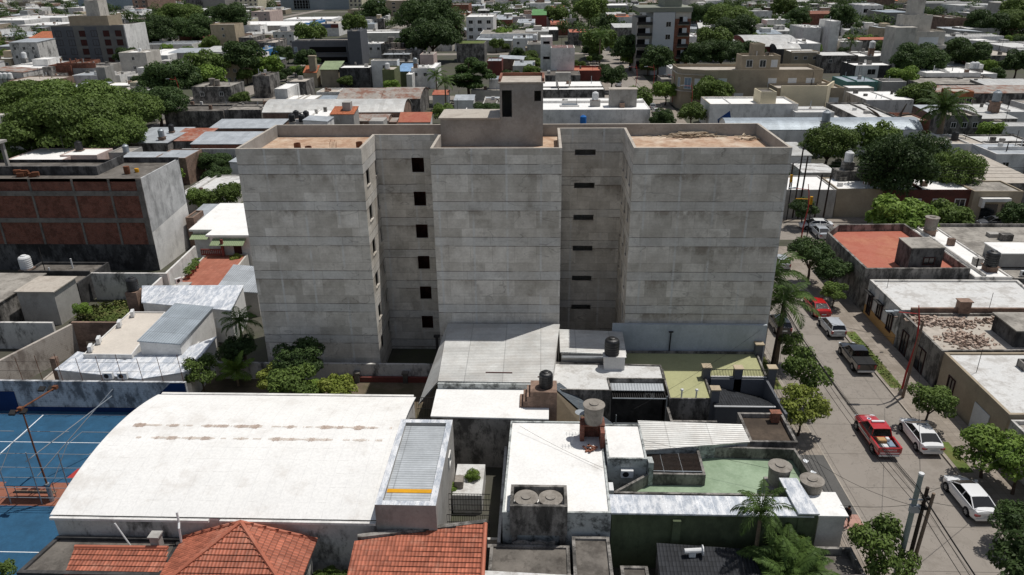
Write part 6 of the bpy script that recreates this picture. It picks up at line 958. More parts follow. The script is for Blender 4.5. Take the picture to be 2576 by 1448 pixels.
wc = hy('tall plain white house with red roof terrace', 1386, 1446, 121, 114, 11, 'white_wall', 'red_roof', .5, None); hy('left stair tower of the plain white house', 1360, 1390, 94, 88, 14, 'white_wall', 'white_roof', .2, (1, 2, 2.2, .8, 'dark_frame', 'opening_shade', 5)); hy('dark red yard walls below the plain white house', 1402, 1515, 178, 166, 4, 'red_wall', 'red_roof', .6); hy('white house left of the plain white house', 1290, 1345, 97, 90, 7, 'white_wall', 'metal_roof', .2, (2, 1)); hy('grey square house with steel tank by the white tower', 1326, 1360, 112, 103, 7.5, 'grey_wall', 'grey_roof', .2); tank_px('white', 'white tank on a dark stand by the stair tower', 1346, 102, 8, 1.8)
hy('grey blue house with metal roof right of the pine', 1290, 1345, 166, 153, 5, 'pale_wall', 'metal_roof', .1); hy('long dark walled house with white edge right of the pine', 1258, 1360, 196, 186, 4.2, 'mould_dark', 'grey_roof', .2); hy('pink red yard house at the right of the pine', 1225, 1262, 154, 146, 5, 'red_wall', 'metal_roof', .1); hy('pale blue house behind the stair tower', 1230, 1290, 200, 192, 6, 'white_wall', 'blue_metal_roof', .1); hy('dark roofed sheds behind the second white house', 1360, 1460, 190, 178, 4, 'mould_wall', 'dark_roof', .2)
my('house with green gabled roof in the distance', 1338, 1375, 39, 24, 9, 2, 'red_wall', 'green_sheet') if mat('green_sheet', '5f8d5a', pat='corr') is None else 0; hy('white roofed house with brick front by the green roof', 1300, 1345, 58, 48, 7, 'white_wall', 'metal_roof', .1); hy('dark brick row with red roofs under the green roof', 1385, 1430, 62, 52, 6, 'brick_wall', 'red_roof', .2); hy('red roofed house by the distant palms', 1432, 1478, 82, 74, 6, 'mould_wall', 'red_roof', .1); hy('long white roofs in front of the red roofed house', 1350, 1405, 76, 68, 5.5, 'mould_wall', 'white_roof', .1)
hy('grey concrete house with white roof on the distant street', 1510, 1582, 14, 8, 10, 'grey_wall', 'white_roof', .1); my('white shed roof by the grey concrete house', 1530, 1572, 40, 31, 7, .6, 'white_wall', 'light_metal_roof'); hy('grey garage in front of the apartment tower', 1560, 1614, 66, 60, 7, 'block_grey', 'light_metal_roof', .1)
# apartment tower
at_ = hy('grey apartment tower with balconies and a red brick strip', 1644, 1700, 32, 24, 21, 'tower_grey', 'pale_roof', .3, (1, 4, 1.8, 1.8, 'window_frame', 'window_glass', 4.2, 3, [.72])) if mat('tower_grey', 'bfc2c5', var=.05, pat='courses') is None else 0; X0, X1, Y0, Y1, Z0 = at_['_box']
part(at_, 'red_strip', 'brick_wall', lambda m: m.box(X1+.02, X1+5.6, Y0+.6, Y1, 0, 18.8, bottom=False)); part(at_, 'left_bay', 'grey_wall', lambda m: m.box(X0-5, X0-.02, Y0+1, Y1, 0, 19, bottom=False)); part(at_, 'crown', 'olive_grey', lambda m: (m.box(X0-5.2, X1+6, Y0+.3, Y1+.2, 21.05, 22.6), m.box(X0+4, X0+10, Y0+3, Y1-2, 22.6, 27))) if mat('olive_grey', '84877c', var=.06) is None else 0
part(at_, 'top_storey', 'pale_wall', lambda m: m.box(X1+.3, X1+5.7, Y0+.9, Y1, 18.85, 21, bottom=False))
for k in range(5):
    for a, b in ((X0-5.6, X0-.3), (X1+1.2, X1+5.0)):
        f = part(at_, 'balcony', ['olive_grey', 'dark_iron'], lambda m: (m.box(a, b, Y0-.9, Y0+.7, 2+3.7*k, 2.25+3.7*k), m.box(a, b, Y0-.95, Y0-.88, 2.25+3.7*k, 3.2+3.7*k, 1))); part(at_, 'balcony_door', ['opening_shade', 'shutter_white'], lambda m: (m.box(a+.4, b-2.2, Y0+.52, Y0+.58, 2.3+3.7*k, 4.7+3.7*k), m.box(b-2.1, b-.6, Y0+.52, Y0+.58, 2.3+3.7*k, 4.7+3.7*k, 1)))
# tan corner building
p0 = at(1712, 176, 11.5); Yt = p0[1]; xa, xb = at(1803, 175, 10.5)[0], at(2126, 195, 10.5)[0]; xl = at(1714, 178, 10.5)[0]
Yt = at(1803, 177, 10.5)[1]
tb = house('tan three storey corner building with rounded corner and white window frames', [(xl, Yt+14), (xb, Yt+12), (xb, Yt), (xl+6.5, Yt), (xl+.8, Yt+2.6), (xl, Yt+5)], 10.5, 'tan_wall', 'pale_roof', .8, name='corner_building', cat='building'); Lx = xb-xl-6.5
for u in (.06, .31, .41, .5): window(tb, (xl+6.5, Yt), (xb, Yt), 1.5+Lx*u*1.7 if u < .6 else Lx*u, 2.2, 7.2, 2.3, glass='shutter_white')
for u in (.1, .3, .5, .7, .9): window(tb, (xl+6.5, Yt), (xb, Yt), Lx*u, 2.4, 3.4, 2.2, glass='shutter_white')
window(tb, (xl+.8, Yt+2.6), (xl+6.5, Yt), 1.7, 1.9, 6.9, 3, glass='curtain_wall'); window(tb, (xl+.8, Yt+2.6), (xl+6.5, Yt), 4.6, 2.2, 7.1, 2.2, glass='shutter_white'); window(tb, (xl, Yt+5), (xl+.8, Yt+2.6), 1.2, 1.2, 7, 2.4, glass='curtain_wall')
part(tb, 'cornice', 'pale_roof', lambda m: (m.prism([(xl-.5, Yt+14), (xl-.5, Yt+4.8), (xl+.5, Yt+2.1), (xl+6.3, Yt-.5), (xl+6.3, Yt-.02), (xl+.77, Yt+2.57), (xl-.03, Yt+5), (xl-.03, Yt+14)], 4.7, 4.95, bottom=True), m.prism([(xl-.4, Yt+14), (xl-.4, Yt+4.9), (xl+.6, Yt+2.3), (xl+6.4, Yt-.3), (xl+6.4, Yt-.02), (xl+.77, Yt+2.57), (xl-.03, Yt+5), (xl-.03, Yt+14)], 9.1, 9.3, bottom=True)))
up = house('upper stair storey of the tan corner building', R4(at(1892, 155, 13.5)[0], at(1995, 155, 13.5)[0], Yt+2.5, Yt+9), 13.8, 'tan_wall', 'pale_roof', .5, zb=9.6, name='upper_storey', cat='building'); X0 = at(1892, 155, 13.5)[0]; X1 = at(1995, 155, 13.5)[0]; [window(up, (X0, Yt+2.5), (X1, Yt+2.5), (X1-X0)*u, 1.7, 11.8, 1.9, glass=g_) for u, g_ in ((.2, 'window_glass'), (.55, 'window_glass'), (.85, 'shutter_white'))]; house('small top room of the tan corner building', R4(X0+3, X1-4, Yt+4, Yt+8), 16.6, 'tan_wall', 'pale_roof', .3, zb=13.4, name='upper_storey', cat='building')
lo = hy('front wing of the tan corner building with balcony', 1955, 2126, 222, 200, 7, 'tan_wall', 'pale_roof', .5); X0, X1, Y0, Y1, Z0 = lo['_box']; windows(lo, (X0, Y0), (X1, Y0), 7, 3, 1, 3.4, 2.2, 'window_frame', 'shutter_white', 3, 2.4)
# white houses right of centre
w2 = hy('white house with cream parapet in front of the tan building', 1786, 2010, 262, 243, 6, 'white_wall', 'white_roof', .5, capm='beige_wall'); hy('low white annex with cracked roof', 2002, 2100, 283, 268, 4.5, 'white_wall', 'patchy_white_roof', .1); wall_run('cream L shaped parapet wall beside the white house', [tuple(at(1955, 300)[:2]), tuple(at(2068, 300)[:2]), tuple(at(2085, 285)[:2])], 8.2, 'cream_beige', .4) if mat('cream_beige', 'cfc3a8', var=.05) is None else 0; hy('small dark chimney room with tank on the white house', 1915, 1955, 232, 222, 8.5, 'cream_beige', 'dark_roof', .3)
thing('blue_panel', 'tilted dark blue board on the long metal shed', 'sign board', tuple(at(1825, 300, 5)), 'navy_paint', lambda m: m.obox(at(1822, 300, 6), (1.2, 0, .9), (0, .06, 0), (-.2, 0, .8)))
by('very long blue grey barrel metal shed behind the block', 1830, 2322, 328, 302, 5.2, 1.6, 'white_wall', 'blue_metal_roof', ov=.2); tank_px('steel', 'steel roof ventilator on the long blue grey shed', 2077, 306, 7, 1.6)
# crossroads row
hy('white roofed house on the far corner of the crossroads', 1905, 2105, 478, 442, 4.6, 'grey_wall', 'white_roof', .15, capm='grey_wall'); hy('white roofed house with tank tower on the cross street', 2107, 2225, 476, 447, 4.6, 'tan_wall', 'white_roof', .15); hy('red brown house behind the big street tree', 2225, 2450, 478, 448, 4.6, 'red_dark', 'white_roof', .2, (4, 1, 1.6, 1.8)) if mat('red_dark', '5c3730', var=.2, dirt='3a2a26', da=.5) is None else 0
sp = hy('shop front with white canopy on the cross street', 2452, 2576, 482, 455, 4.6, 'tan_wall', 'grey_roof', .2); X0, X1, Y0, Y1, Z0 = sp['_box']; part(sp, 'canopy', 'white_wall', lambda m: (m.box(X0+1, X1-2, Y0-.9, Y0-.02, 3.2, 3.7), m.box(X0+1, X0+1.4, Y0-.9, Y0-.02, 2.3, 3.2))); part(sp, 'shop_window', 'window_glass', lambda m: [m.box(X0+1.5+3*i, X0+3.9+3*i, Y0-.06, Y0-.02, .3, 2.6) for i in range(3)])
p = at(2135, 455, 4.5); thing('tank_pedestal', 'mouldy block tower under a white tank by the big street tree', 'tank stand', (p[0], p[1], 4.5), 'mould_wall', lambda m: (m.box(p[0]-2, p[0]+2, p[1], p[1]+2.4, 4.4, 6), m.box(p[0]-.8, p[0]+.8, p[1]+.6, p[1]+2, 6, 7.2))); tank('white', 'white tank on the mouldy block tower by the big street tree', p[0], p[1]+1.3, 7.2, 1.2); p = at(2149, 450, 4.6); thing('roof_cooler', 'white evaporative cooler box on the cross street roof', 'cooler', (p[0], p[1], 4.6), 'white_plastic', lambda m: (m.box(p[0]-.8, p[0]+.8, p[1]-.5, p[1]+.5, 4.5, 5.3), m.box(p[0]-.9, p[0]+.9, p[1]-.6, p[1]+.6, 5.3, 5.4)))
by('white house with pool and pale roof behind the crossroads corner', 2020, 2100, 436, 412, 4.2, .2, 'pale_wall', 'patchy_white_roof', name='house', cat='house')
# right side
my('big house with brown gravel roof at the right edge', 2440, 2620, 462, 390, 4, .3, 'mould_wall', 'pale_roof'); wall_run('long dark boundary wall on the right', [tuple(at(2380, 378)[:2]), tuple(at(2600, 470)[:2])], 3, 'mould_dark', .4)
my('white house with metal porch roof at the right edge', 2465, 2525, 385, 370, 4, .6, 'white_wall', 'light_metal_roof'); hy('white house with pale blue roof at the right edge', 2508, 2620, 388, 362, 5, 'white_wall', 'metal_roof', .1, (2, 1)); hy('white house with barred windows at the far right', 2525, 2620, 318, 308, 5.5, 'white_wall', 'light_metal_roof', .1, (2, 1, 1.4, 1.8))
my('brick sided house with pale ribbed metal roof', 2352, 2465, 293, 265, 4.5, .6, 'old_brick_wall', 'metal_roof'); my('long pale metal roof right of the brick sided house', 2440, 2560, 300, 272, 4.2, .5, 'mould_wall', 'light_metal_roof'); hy('white roof with tank frame at the far right', 2460, 2590, 282, 262, 4.8, 'white_wall', 'patchy_white_roof', .1); tank_px('steel', 'steel round tank at the far right roofs', 2505, 256, 7, 1.8); tank_px('black', 'black tank on a dark stand over the brick sided house', 2390, 262, 7.5, 1.5)
my('long rust edged pale metal roof on the right', 2318, 2640, 236, 216, 5, .8, 'mould_wall', 'rust_roof'); hy('orange painted brick house on the right', 2398, 2452, 231, 222, 6.5, 'orange_wall', 'pale_roof', .2, (3, 1, 1.4, 1.8)); hy('white house with long flat roof and two tanks on the right', 2330, 2470, 184, 170, 5.5, 'white_wall', 'white_roof', .2); [tank_px('white', ('left', 'right')[i]+' of two white tanks on the long flat roof', x, 173, 5.8, 1.4) for i, x in enumerate((2445, 2455))]; hy('wide grey roof behind the long rust edged roof', 2320, 2560, 212, 186, 4.5, 'mould_wall', 'grey_roof', .2); my('white metal roofs at the right edge', 2480, 2620, 216, 200, 4.5, .5, 'mould_wall', 'light_metal_roof')
gh = hy('two tone grey house with white roof and white framed window', 2148, 2245, 165, 155, 6.2, 'dark_wall', 'white_roof', .1); X0, X1, Y0, Y1, Z0 = gh['_box']; part(gh, 'white_panel', 'white_wall', lambda m: m.box(X0+.6, X0+(X1-X0)*.66, Y0-.12, Y0-.02, 2.2, 6.1, bottom=False)); window(gh, (X0, Y0-.12), (X1, Y0-.12), (X1-X0)*.48, 2.6, 4.2, 1.8)
hy('teal walled house with blue sheet roof', 2130, 2210, 206, 192, 4.4, 'teal_wall', 'blue_metal_roof', .1); hy('grey house with white roof by the teal house', 2220, 2282, 206, 197, 4.5, 'grey_wall', 'light_metal_roof', .1); hy('bright white bent roof over rusty beams', 2180, 2300, 252, 230, 4.6, 'worn_white_wall', 'white_roof', .1); hy('white strip roof with dark shade below', 2135, 2200, 222, 216, 4.5, 'pale_wall', 'white_roof', .1)
hy('mouldy long house with clutter on its roof', 2165, 2270, 300, 258, 4.5, 'mould_wall', 'patchy_white_roof', .4); hy('red brick roofed end of the mouldy long house', 2262, 2335, 304, 284, 3.8, 'brick_wall', 'pale_roof', .2); hy('cracked patio roof left of the mouldy long house', 2110, 2190, 302, 290, 3, 'worn_white_wall', 'patchy_white_roof', .1)
w3 = hy('white three storey house with taller right tower', 2020, 2068, 70, 62, 11, 'white_wall', 'white_roof', .3); hy('taller right tower of the white three storey house', 2092, 2116, 54, 48, 14, 'white_wall', 'white_roof', .2); hy('stair bay of the white three storey house', 2068, 2094, 72, 64, 10.5, 'white_wall', 'white_roof', .3, (1, 2, 3, 2))
ba = hy('beige grey apartment block with balcony storeys', 2298, 2382, 80, 68, 15, 'pale_wall', 'pale_roof', .5); X0, X1, Y0, Y1, Z0 = ba['_box']; part(ba, 'left_wing', 'pale_wall', lambda m: m.box(X0-7, X0-.05, Y0-2, Y0+6, 0, 16.5, bottom=False))
for k in range(3): part(ba, 'balcony', ['pale_wall', 'shutter_white'], lambda m: (m.box(X0+.5, X1+.5, Y0-1.2, Y0-.03, 1.8+4*k, 2.8+4*k), m.box(X0+2, X1-2, Y0-.09, Y0-.04, 2.9+4*k, 5.2+4*k, 1)))
house('roof rooms of the beige grey apartment block', R4(X0-3, X1-4, Y0+2.5, Y0+8), 20, 'pale_wall', 'grey_roof', .3, zb=14.4, name='penthouse', cat='penthouse'); house('tall top box of the beige grey apartment block', R4(X0, X1-6, Y0+5, Y0+9), 25, 'pale_wall', 'pale_roof', .3, zb=19.6, name='lift_tower', cat='tower')
my('red metal roofed long house with dark wall', 2135, 2305, 101, 95, 6, .8, 'mould_wall', 'red_roof'); hy('white roofed pavilion beside the red metal roof', 2118, 2172, 106, 97, 6, 'pale_wall', 'light_metal_roof', .1); hy('tan house with white roof and tall mast', 1992, 2064, 132, 125, 6.5, 'tan_wall', 'white_roof', .1, (3, 1)); hy('white box house behind the curved white roof', 1996, 2066, 110, 98, 7.5, 'white_wall', 'white_roof', .1); by('big curved white metal roof in front of the white box house', 1880, 2015, 118, 94, 6, 3, 'red_wall', 'light_metal_roof'); by('smaller curved white roof under the big curved roof', 1955, 2015, 124, 114, 6, 1.4, 'dark_wall', 'light_metal_roof'); hy('dark house with white roof and tank by the palm', 2068, 2160, 140, 130, 6, 'mould_wall', 'patchy_white_roof', .2, (2, 1)); hy('grey walled house with white roofs left of the beige block', 2160, 2255, 142, 132, 5.5, 'grey_wall', 'white_roof', .1); tank_px('white', 'white tank left of the beige apartment block', 2193, 122, 8, 1.8)
my('long dark red brick building', 2032, 2122, 36, 28, 8, 1, 'brick_wall', 'brick_wall'); hy('modern white open fronted house', 2170, 2225, 14, 9, 12, 'white_wall', 'white_roof', .3, (3, 2, 3, 2.4, 'window_frame', 'opening_shade', 4.5, 2)); hy('large grey concrete hall left of the beige block', 2228, 2305, 32, 25, 10, 'block_grey', 'blue_metal_roof', .2); hy('white rounded house with chimney', 2165, 2215, 62, 52, 6, 'white_wall', 'white_roof', .2)
hy('long white roofed house on the far right', 2380, 2530, 92, 86, 7, 'white_wall', 'white_roof', .2); hy('white mouldy wall house on the far right', 2450, 2520, 106, 98, 6, 'worn_white_wall', 'white_roof', .1); hy('dark weathered house on the far right edge', 2480, 2576, 140, 122, 5, 'mould_wall', 'pale_roof', .3); hy('brick and grey house with door on the far right', 2385, 2450, 46, 38, 9, 'old_brick_wall', 'grey_roof', .2); hy('grey house with white roof on the far right', 2432, 2520, 72, 66, 7, 'grey_wall', 'white_roof', .1)
hy('long pale blue building at the top right', 2410, 2540, 14, 9, 9, 'white_wall', 'light_metal_roof', .1); hy('grey shed at the top right', 2320, 2470, 8, 3, 9, 'grey_wall', 'light_metal_roof', .1)
hy('white low house with palms by the apartment tower', 1735, 1768, 92, 84, 6.5, 'white_wall', 'white_roof', .1); my('bright white gabled roof among the trees', 1757, 1790, 72, 58, 5, 2.5, 'dark_wall', 'light_metal_roof'); hy('white house left of the tan corner building', 1690, 1726, 176, 165, 5, 'white_wall', 'white_roof', .1); hy('rubble walled lot beside the tan corner building', 1664, 1700, 200, 190, 3, 'mould_wall', 'grey_roof', .6)
# ---------------- larger trees seen in the photograph ----------------
tp('far_round', 'leaf_dark', 5, 4.6, 5, 15, 6500, .3, 11, .62, tr=.25); tp('far_mid', 'leaf_mid', 5, 4.4, 4.8, 14, 6200, .3, 12, .62, tr=.25); tp('far_light', 'leaf_light', 4.6, 4, 4.4, 13, 5200, .3, 13, .6, tr=.22)
tp('great', 'leaf_dark', 5, 4.8, 5, 24, 15000, .19, 14, .6, tr=.3); tp('great_light', 'leaf_mid', 5, 4.4, 4.8, 20, 11000, .2, 15, .6, tr=.25)
PR['pine'] = (6, 9.5)
def pine():
    g = random.Random(4); L = []
    for i in range(26): a = i*2.4; r = 5*math.sqrt(g.random()); h = 4.6+9.5*g.random()*(1-(r/6.5)**2)+.4; L.append((r*math.cos(a), r*math.sin(a), h, g.uniform(1.3, 2.), g.uniform(1.3, 2.), g.uniform(.9, 1.4)))
    r = bpy.data.objects.new('tree', None); COL.objects.link(r); c = bpy.data.objects.new('crown', leaf_mesh('crown_pine', L, 17000, .26, 'leaf_pine', 5, .35)); COL.objects.link(c); c.parent = r; m = MB(); m.tube([(0, 0, 0), (.2, .1, 5), (0, .2, 12)], [.4, .32, .15], 9)
    for l in L[::2]: m.tube([(.1, .1, min(l[2]-1.5, 7)), (l[0]*.6, l[1]*.6, l[2]-.8), (l[0], l[1], l[2])], [.16, .1, .05], 5)
    m.build('trunk', 'bark', r); TREES['pine'] = r; r['_used'] = 0
pine()
hy('pale blue white yard house behind the pine trunk', 1185, 1258, 228, 221, 3.4, 'pale_wall', 'grey_roof', .2); hy('low dark sheds in front of the pine trunk', 1128, 1215, 264, 254, 2.8, 'mould_wall', 'dark_roof', .2); my('red tiled lean-to left of the pine trunk', 1088, 1128, 240, 228, 3.4, .8, 'white_wall', 'red_roof'); hy('grey yard room beside the stair tower', 1218, 1262, 250, 243, 3.2, 'grey_wall', 'metal_roof', .1)
p = at(1181, 258); plant('pine', 'tall open crowned pine behind the stair tower', p[0], p[1], 0, 1.22, .92)
for k, lb, x, y, R in (('wide', 'broad spreading tree of the left grove, front middle', 150, 318, 120), ('wide', 'broad spreading tree of the left grove, rear left', 55, 262, 85), ('wide', 'broad spreading tree of the left grove, rear middle', 200, 268, 110), ('wide', 'broad spreading tree of the left grove, right', 300, 290, 90), ('wide', 'broad spreading tree of the left grove, front left', 60, 345, 80), ('wide', 'broad spreading tree of the left grove, front right', 265, 345, 85), ('wide_dark', 'darker tree at the right end of the left grove', 395, 262, 62),
    ('wide_dark', 'big round dark tree above the dark yards', 428, 200, 66), ('far_mid', 'tree behind the big round dark tree', 525, 165, 48), ('far_round', 'dark tree left of the twin grey houses', 612, 150, 52), ('far_light', 'bright green domed tree over the old grey house', 523, 203, 46), ('far_round', 'round tree at the foot of the dark grey block', 320, 145, 28), ('wide_dark', 'dense tree right of the dark grey block', 388, 80, 52), ('wide', 'tall tree beyond the dense tree', 452, 42, 52), ('wide_dark', 'dark tree in the upper left cluster', 485, 75, 50), ('wide_dark', 'tree behind the timber house', 570, 48, 52), ('far_mid', 'bush under the old grey house', 604, 250, 24),
    ('far_round', 'dark tree left of the modern building', 713, 140, 26), ('far_round', 'dark trees in front of the modern building', 772, 152, 30), ('far_light', 'light green trees below the modern building', 672, 168, 36), ('far_mid', 'rounded tree on top of the modern building', 781, 88, 40), ('far_mid', 'olive tree by the shop sign', 893, 60, 32), ('far_round', 'tree behind the olive tree', 944, 30, 34), ('wide_dark', 'large dark tree before the beige block, upper', 1075, 42, 70), ('wide_dark', 'large dark tree before the beige block, lower', 1090, 95, 62), ('far_round', 'dark tree left of the planted roof block', 1040, 110, 40), ('far_mid', 'small tree below the black mouldy wall', 868, 205, 18), ('far_light', 'green shrub at the arched rusty sheds', 985, 218, 22), ('far_mid', 'tree by the white three storey house', 1255, 92, 22),
    ('far_mid', 'tree row on the distant street, left', 1505, 105, 42), ('far_round', 'dark street tree by the plain white house', 1541, 196, 32), ('far_round', 'dark trees in front of the apartment tower, left', 1588, 128, 44), ('far_round', 'dark trees in front of the apartment tower, right', 1655, 152, 40), ('far_light', 'yellow green street tree by the tan building', 1675, 232, 32), ('far_mid', 'street tree between block and tan building', 1738, 285, 34), ('far_mid', 'trees at the end of the long white house', 1600, 250, 40), ('far_round', 'low tree at the rear of the right wing', 1665, 302, 30), ('far_mid', 'tree before the tan front, left', 1795, 232, 48), ('far_light', 'tree before the tan front, right', 1900, 226, 24), ('wide_dark', 'dark hedge trees behind the tan building, left', 1748, 140, 46), ('wide_dark', 'dark hedge trees behind the tan building, middle', 1815, 136, 48), ('wide_dark', 'dark hedge trees behind the tan building, right', 1875, 132, 40), ('far_mid', 'taller tree above the dark hedge trees', 1798, 104, 44), ('wide_dark', 'dark tree right of the apartment tower', 1765, 40, 42), ('wide', 'wide tree in the upper right centre', 1835, 50, 60), ('wide_dark', 'dense tree by the white gabled roof', 1850, 75, 48), ('far_mid', 'tree top by the distant grey houses', 1482, 25, 40), ('far_mid', 'tree in the upper middle', 1400, 38, 30), ('far_round', 'trees up the distant street', 1530, 60, 26),
    ('wide_dark', 'dark tree mass before the beige block, left', 2315, 155, 60), ('wide_dark', 'dark tree mass before the beige block, right', 2430, 135, 52), ('far_mid', 'light tree right of the bent white roof', 2306, 240, 44), ('far_light', 'low bushes beside the two tone house', 2270, 196, 36), ('far_round', 'dark tree above the white rounded house', 2116, 45, 36), ('far_round', 'dark tree right of the white tower', 2170, 75, 24), ('wide_dark', 'dark trees at the top right, left', 2480, 60, 46), ('wide', 'dark trees at the top right, right', 2550, 58, 50), ('far_round', 'dark tree at the right edge by the weathered house', 2560, 160, 36), ('far_mid', 'tree in the top right corner', 2560, 25, 40), ('far_mid', 'tree by the long brick building', 1975, 20, 34), ('far_round', 'tree at the top by the white three storey house', 2005, 48, 30),
    ('great_light', 'olive leafed tree behind the crossroads houses', 2088, 368, 66), ('great', 'great dark street tree over the cross street, tallest part of the clump', 2248, 428, 86), ('great', 'dark tree at the right of the great street tree', 2318, 402, 62), ('great', 'lower dark tree at the left of the great street tree', 2200, 468, 44), ('great_light', 'lighter tree beside the great dark street tree', 2405, 440, 64), ('far_mid', 'tree behind the great dark street tree', 2215, 360, 55), ('far_light', 'bright bush behind the red roof', 2262, 552, 76), ('far_mid', 'darker bush beside the bright bush', 2392, 552, 60), ('far_round', 'tree at the right end of the cross street', 2555, 545, 36), ('far_mid', 'small tree among the far right houses', 2500, 345, 18)):
    plant_px(k, lb, x, y, 0, R, 22, 1.2 if 'great dark street tree' in lb else 1.)
for x, y, s, lb in ((1100, 262, 1.3, 'palm left of the pine behind the block'), (1122, 275, 1.2, 'second palm left of the pine, nearer the parapet'), (1508, 160, 1.7, 'palm by the plain white house'), (2133, 160, 1.4, 'palm before the dark house with white roof'), (1640, 185, 1.6, 'palm in the street before the tan building'), (1200, 85, 1.5, 'palm by the white three storey house')): p = at(x, y); plant('queen', lb, p[0], p[1], 0, s, name='palm', cat='palm')
p = at(2350, 395); plant('phoenix', 'big feathery date palm behind the great street tree', p[0], p[1], 0, 1.9, name='palm', cat='palm'); p = at(1150, 105); plant('phoenix', 'date palm by the dark trees near the planted roof', p[0], p[1], 0, 1.8, name='palm', cat='palm')
tb_ = MB(); p = at(2205, 372); tb_.tube([p, p+[1.5, 0, 4], p+[4, 1, 6.5], p+[7, 1, 7]], [.5, .42, .3, .12], 8); tb_.tube([p+[1.5, 0, 4], p+[-1, .5, 7], p+[-3.5, 0, 8.5]], [.35, .25, .1], 7); tb_.tube([p+[4, 1, 6.5], p+[5, 1, 9]], [.25, .08], 6)
o = tb_.build('bare_tree', 'bark', None, tuple(p)); o.location = tuple(p); tag(o, 'bare twisted trunk of a cut tree before the long blue grey shed', 'tree')
# ---------------- the rest of the town up to the top of the picture ----------------
rg = random.Random(11)
LM = [('the dark grey four storey block', 220, 110), ('the left tree grove', 160, 300), ('the modern grey building', 800, 120), ('the pine', 1184, 180), ('the plain white house', 1400, 130), ('the apartment tower', 1680, 90), ('the tan corner building', 1900, 200), ('the beige apartment block', 2340, 110), ('the long blue grey shed', 2080, 315), ('the white three storey house', 1205, 65), ('the orange brick house', 2425, 235), ('the cream apartment tower', 611, 20), ('the unfinished brick house', 190, 170), ('the long pale shed', 835, 270), ('the white tank house', 775, 290), ('the red roofed corner house', 2200, 620), ('the white house with taller tower', 2070, 90)]
def where(x, y):
    n, a, b = min(LM, key=lambda l: (l[1]-x)**2+(2.2*(l[2]-y))**2); dx, dy = x-a, (y-b)*2.2
    return ('left of ' if dx < 0 else 'right of ')+n if abs(dx) > abs(dy) else ('behind ' if dy < 0 else 'in front of ')+n
WALLS = [('white_wall', 'white', 30), ('pale_wall', 'pale', 18), ('grey_wall', 'grey', 16), ('mould_wall', 'mouldy', 14), ('worn_white_wall', 'stained white', 10), ('beige_wall', 'beige', 6), ('old_brick_wall', 'brick', 8), ('brick_wall', 'red brick', 4), ('cream_wall', 'cream', 3), ('pink_wall', 'pinkish', 2), ('tan_wall', 'tan', 5)]
ROOFS = [('white_roof', 'white roof', 22), ('patchy_white_roof', 'patchy white roof', 12), ('light_metal_roof', 'pale metal roof', 18), ('metal_roof', 'grey metal roof', 14), ('grey_roof', 'grey roof', 12), ('dark_roof', 'dark roof', 8), ('pale_roof', 'buff roof', 10), ('rust_roof', 'rusty roof', 5), ('red_roof', 'red roof', 3), ('orange_roof', 'tiled roof', 2), ('blue_metal_roof', 'bluish roof', 3)]
def pick(L): return rg.choices(L, [l[2] for l in L])[0]
def free(x0, x1, y0, y1): return not any(x0 < f[1] and x1 > f[0] and y0 < f[3] and y1 > f[2] for f in FOOT)
def street(x0, x1, y0, y1): return (x0 < 33 and x1 > 22) or any(x0 < s+5 and x1 > s-5 for s in SX if s != 27.3) or any(y0 < s+5 and y1 > s-5 for s in SY)
CLEAR = [(128, 60, 365, 168), (733, 78, 907, 160), (1358, 92, 1450, 182), (1618, 20, 1736, 152), (1700, 150, 2130, 272), (1170, 40, 1242, 97), (2250, 50, 2385, 152), (2018, 52, 2118, 112), (792, 150, 1002, 202), (1355, 200, 1640, 335), (408, 212, 662, 306), (300, 298, 722, 366), (140, 150, 250, 212), (1030, 158, 1096, 208), (640, 54, 790, 76), (900, 74, 1076, 106), (640, 222, 1060, 312), (1770, 240, 2330, 380), (2300, 210, 2576, 240), (2145, 155, 2250, 200), (1098, 128, 1264, 226), (968, 0, 1050, 46), (710, 0, 884, 45)]
def blocks(x, y, zt):
    for z in (zt, 1.): 
        u, v = px((x, y, z))
        if any(a-6 < u < c+6 and b < v < d for a, b, c, d in CLEAR): return True
    return False
spots = []; trees_ = []; y = 76.
while y < 900:
    st = 8+y*.013; x = -.8*y-30
    while x < .8*y+40:
        cx, cy = x+st/2+rg.uniform(-1, 1), y+st/2+rg.uniform(-1, 1); u, v = px((cx, cy, 3))
        if -60 < u < 2640 and v > -30 and not (cy < 118 and -62 < cx < 90):
            ok = False; r = rg.random(); big = rg.random() < .12 and y > 180
            for k in (2.1, 1.6) if big else (1, .75, .5):
                w, d = st*k*rg.uniform(.4, .52), st*k*rg.uniform(.42, .52)
                if free(cx-w-.3, cx+w+.3, cy-d-.3, cy+d+.3) and not street(cx-w, cx+w, cy-d, cy+d): ok = True; break
            if blocks(cx, cy-st*.4, 5 if cy > 150 else 4): pass
            elif ok and r < .66: spots.append((cy, cx, w, d))
            elif r < .5 or (ok and r > .66):
                if not street(cx-1, cx+1, cy-1, cy+1) and free(cx-.5, cx+.5, cy-.5, cy+.5): trees_.append((cy, cx, rg.uniform(.45, 1.0)*min(1.5, .7+y*.0012)))
        x += st
    y += st
for yc in SY:                                               # street trees
    for s in (-5.6, 5.6):
        x = -420.
        while x < 480:
            if rg.random() < .55 and abs(x-27.3) > 9 and free(x-2, x+2, yc+s-2, yc+s+2) and not (yc < 110 and -60 < x < 80): trees_.append((yc+s, x, rg.uniform(.6, 1.05)))
            x += rg.uniform(6, 13)
for xc in SX:
    for s in (-5.4, 5.4):
        y = 120.
        while y < 800:
            if rg.random() < .6 and (xc != 27.3 or y > 240): trees_.append((y, xc+s, rg.uniform(.55, 1.05)))
            y += rg.uniform(7, 13)
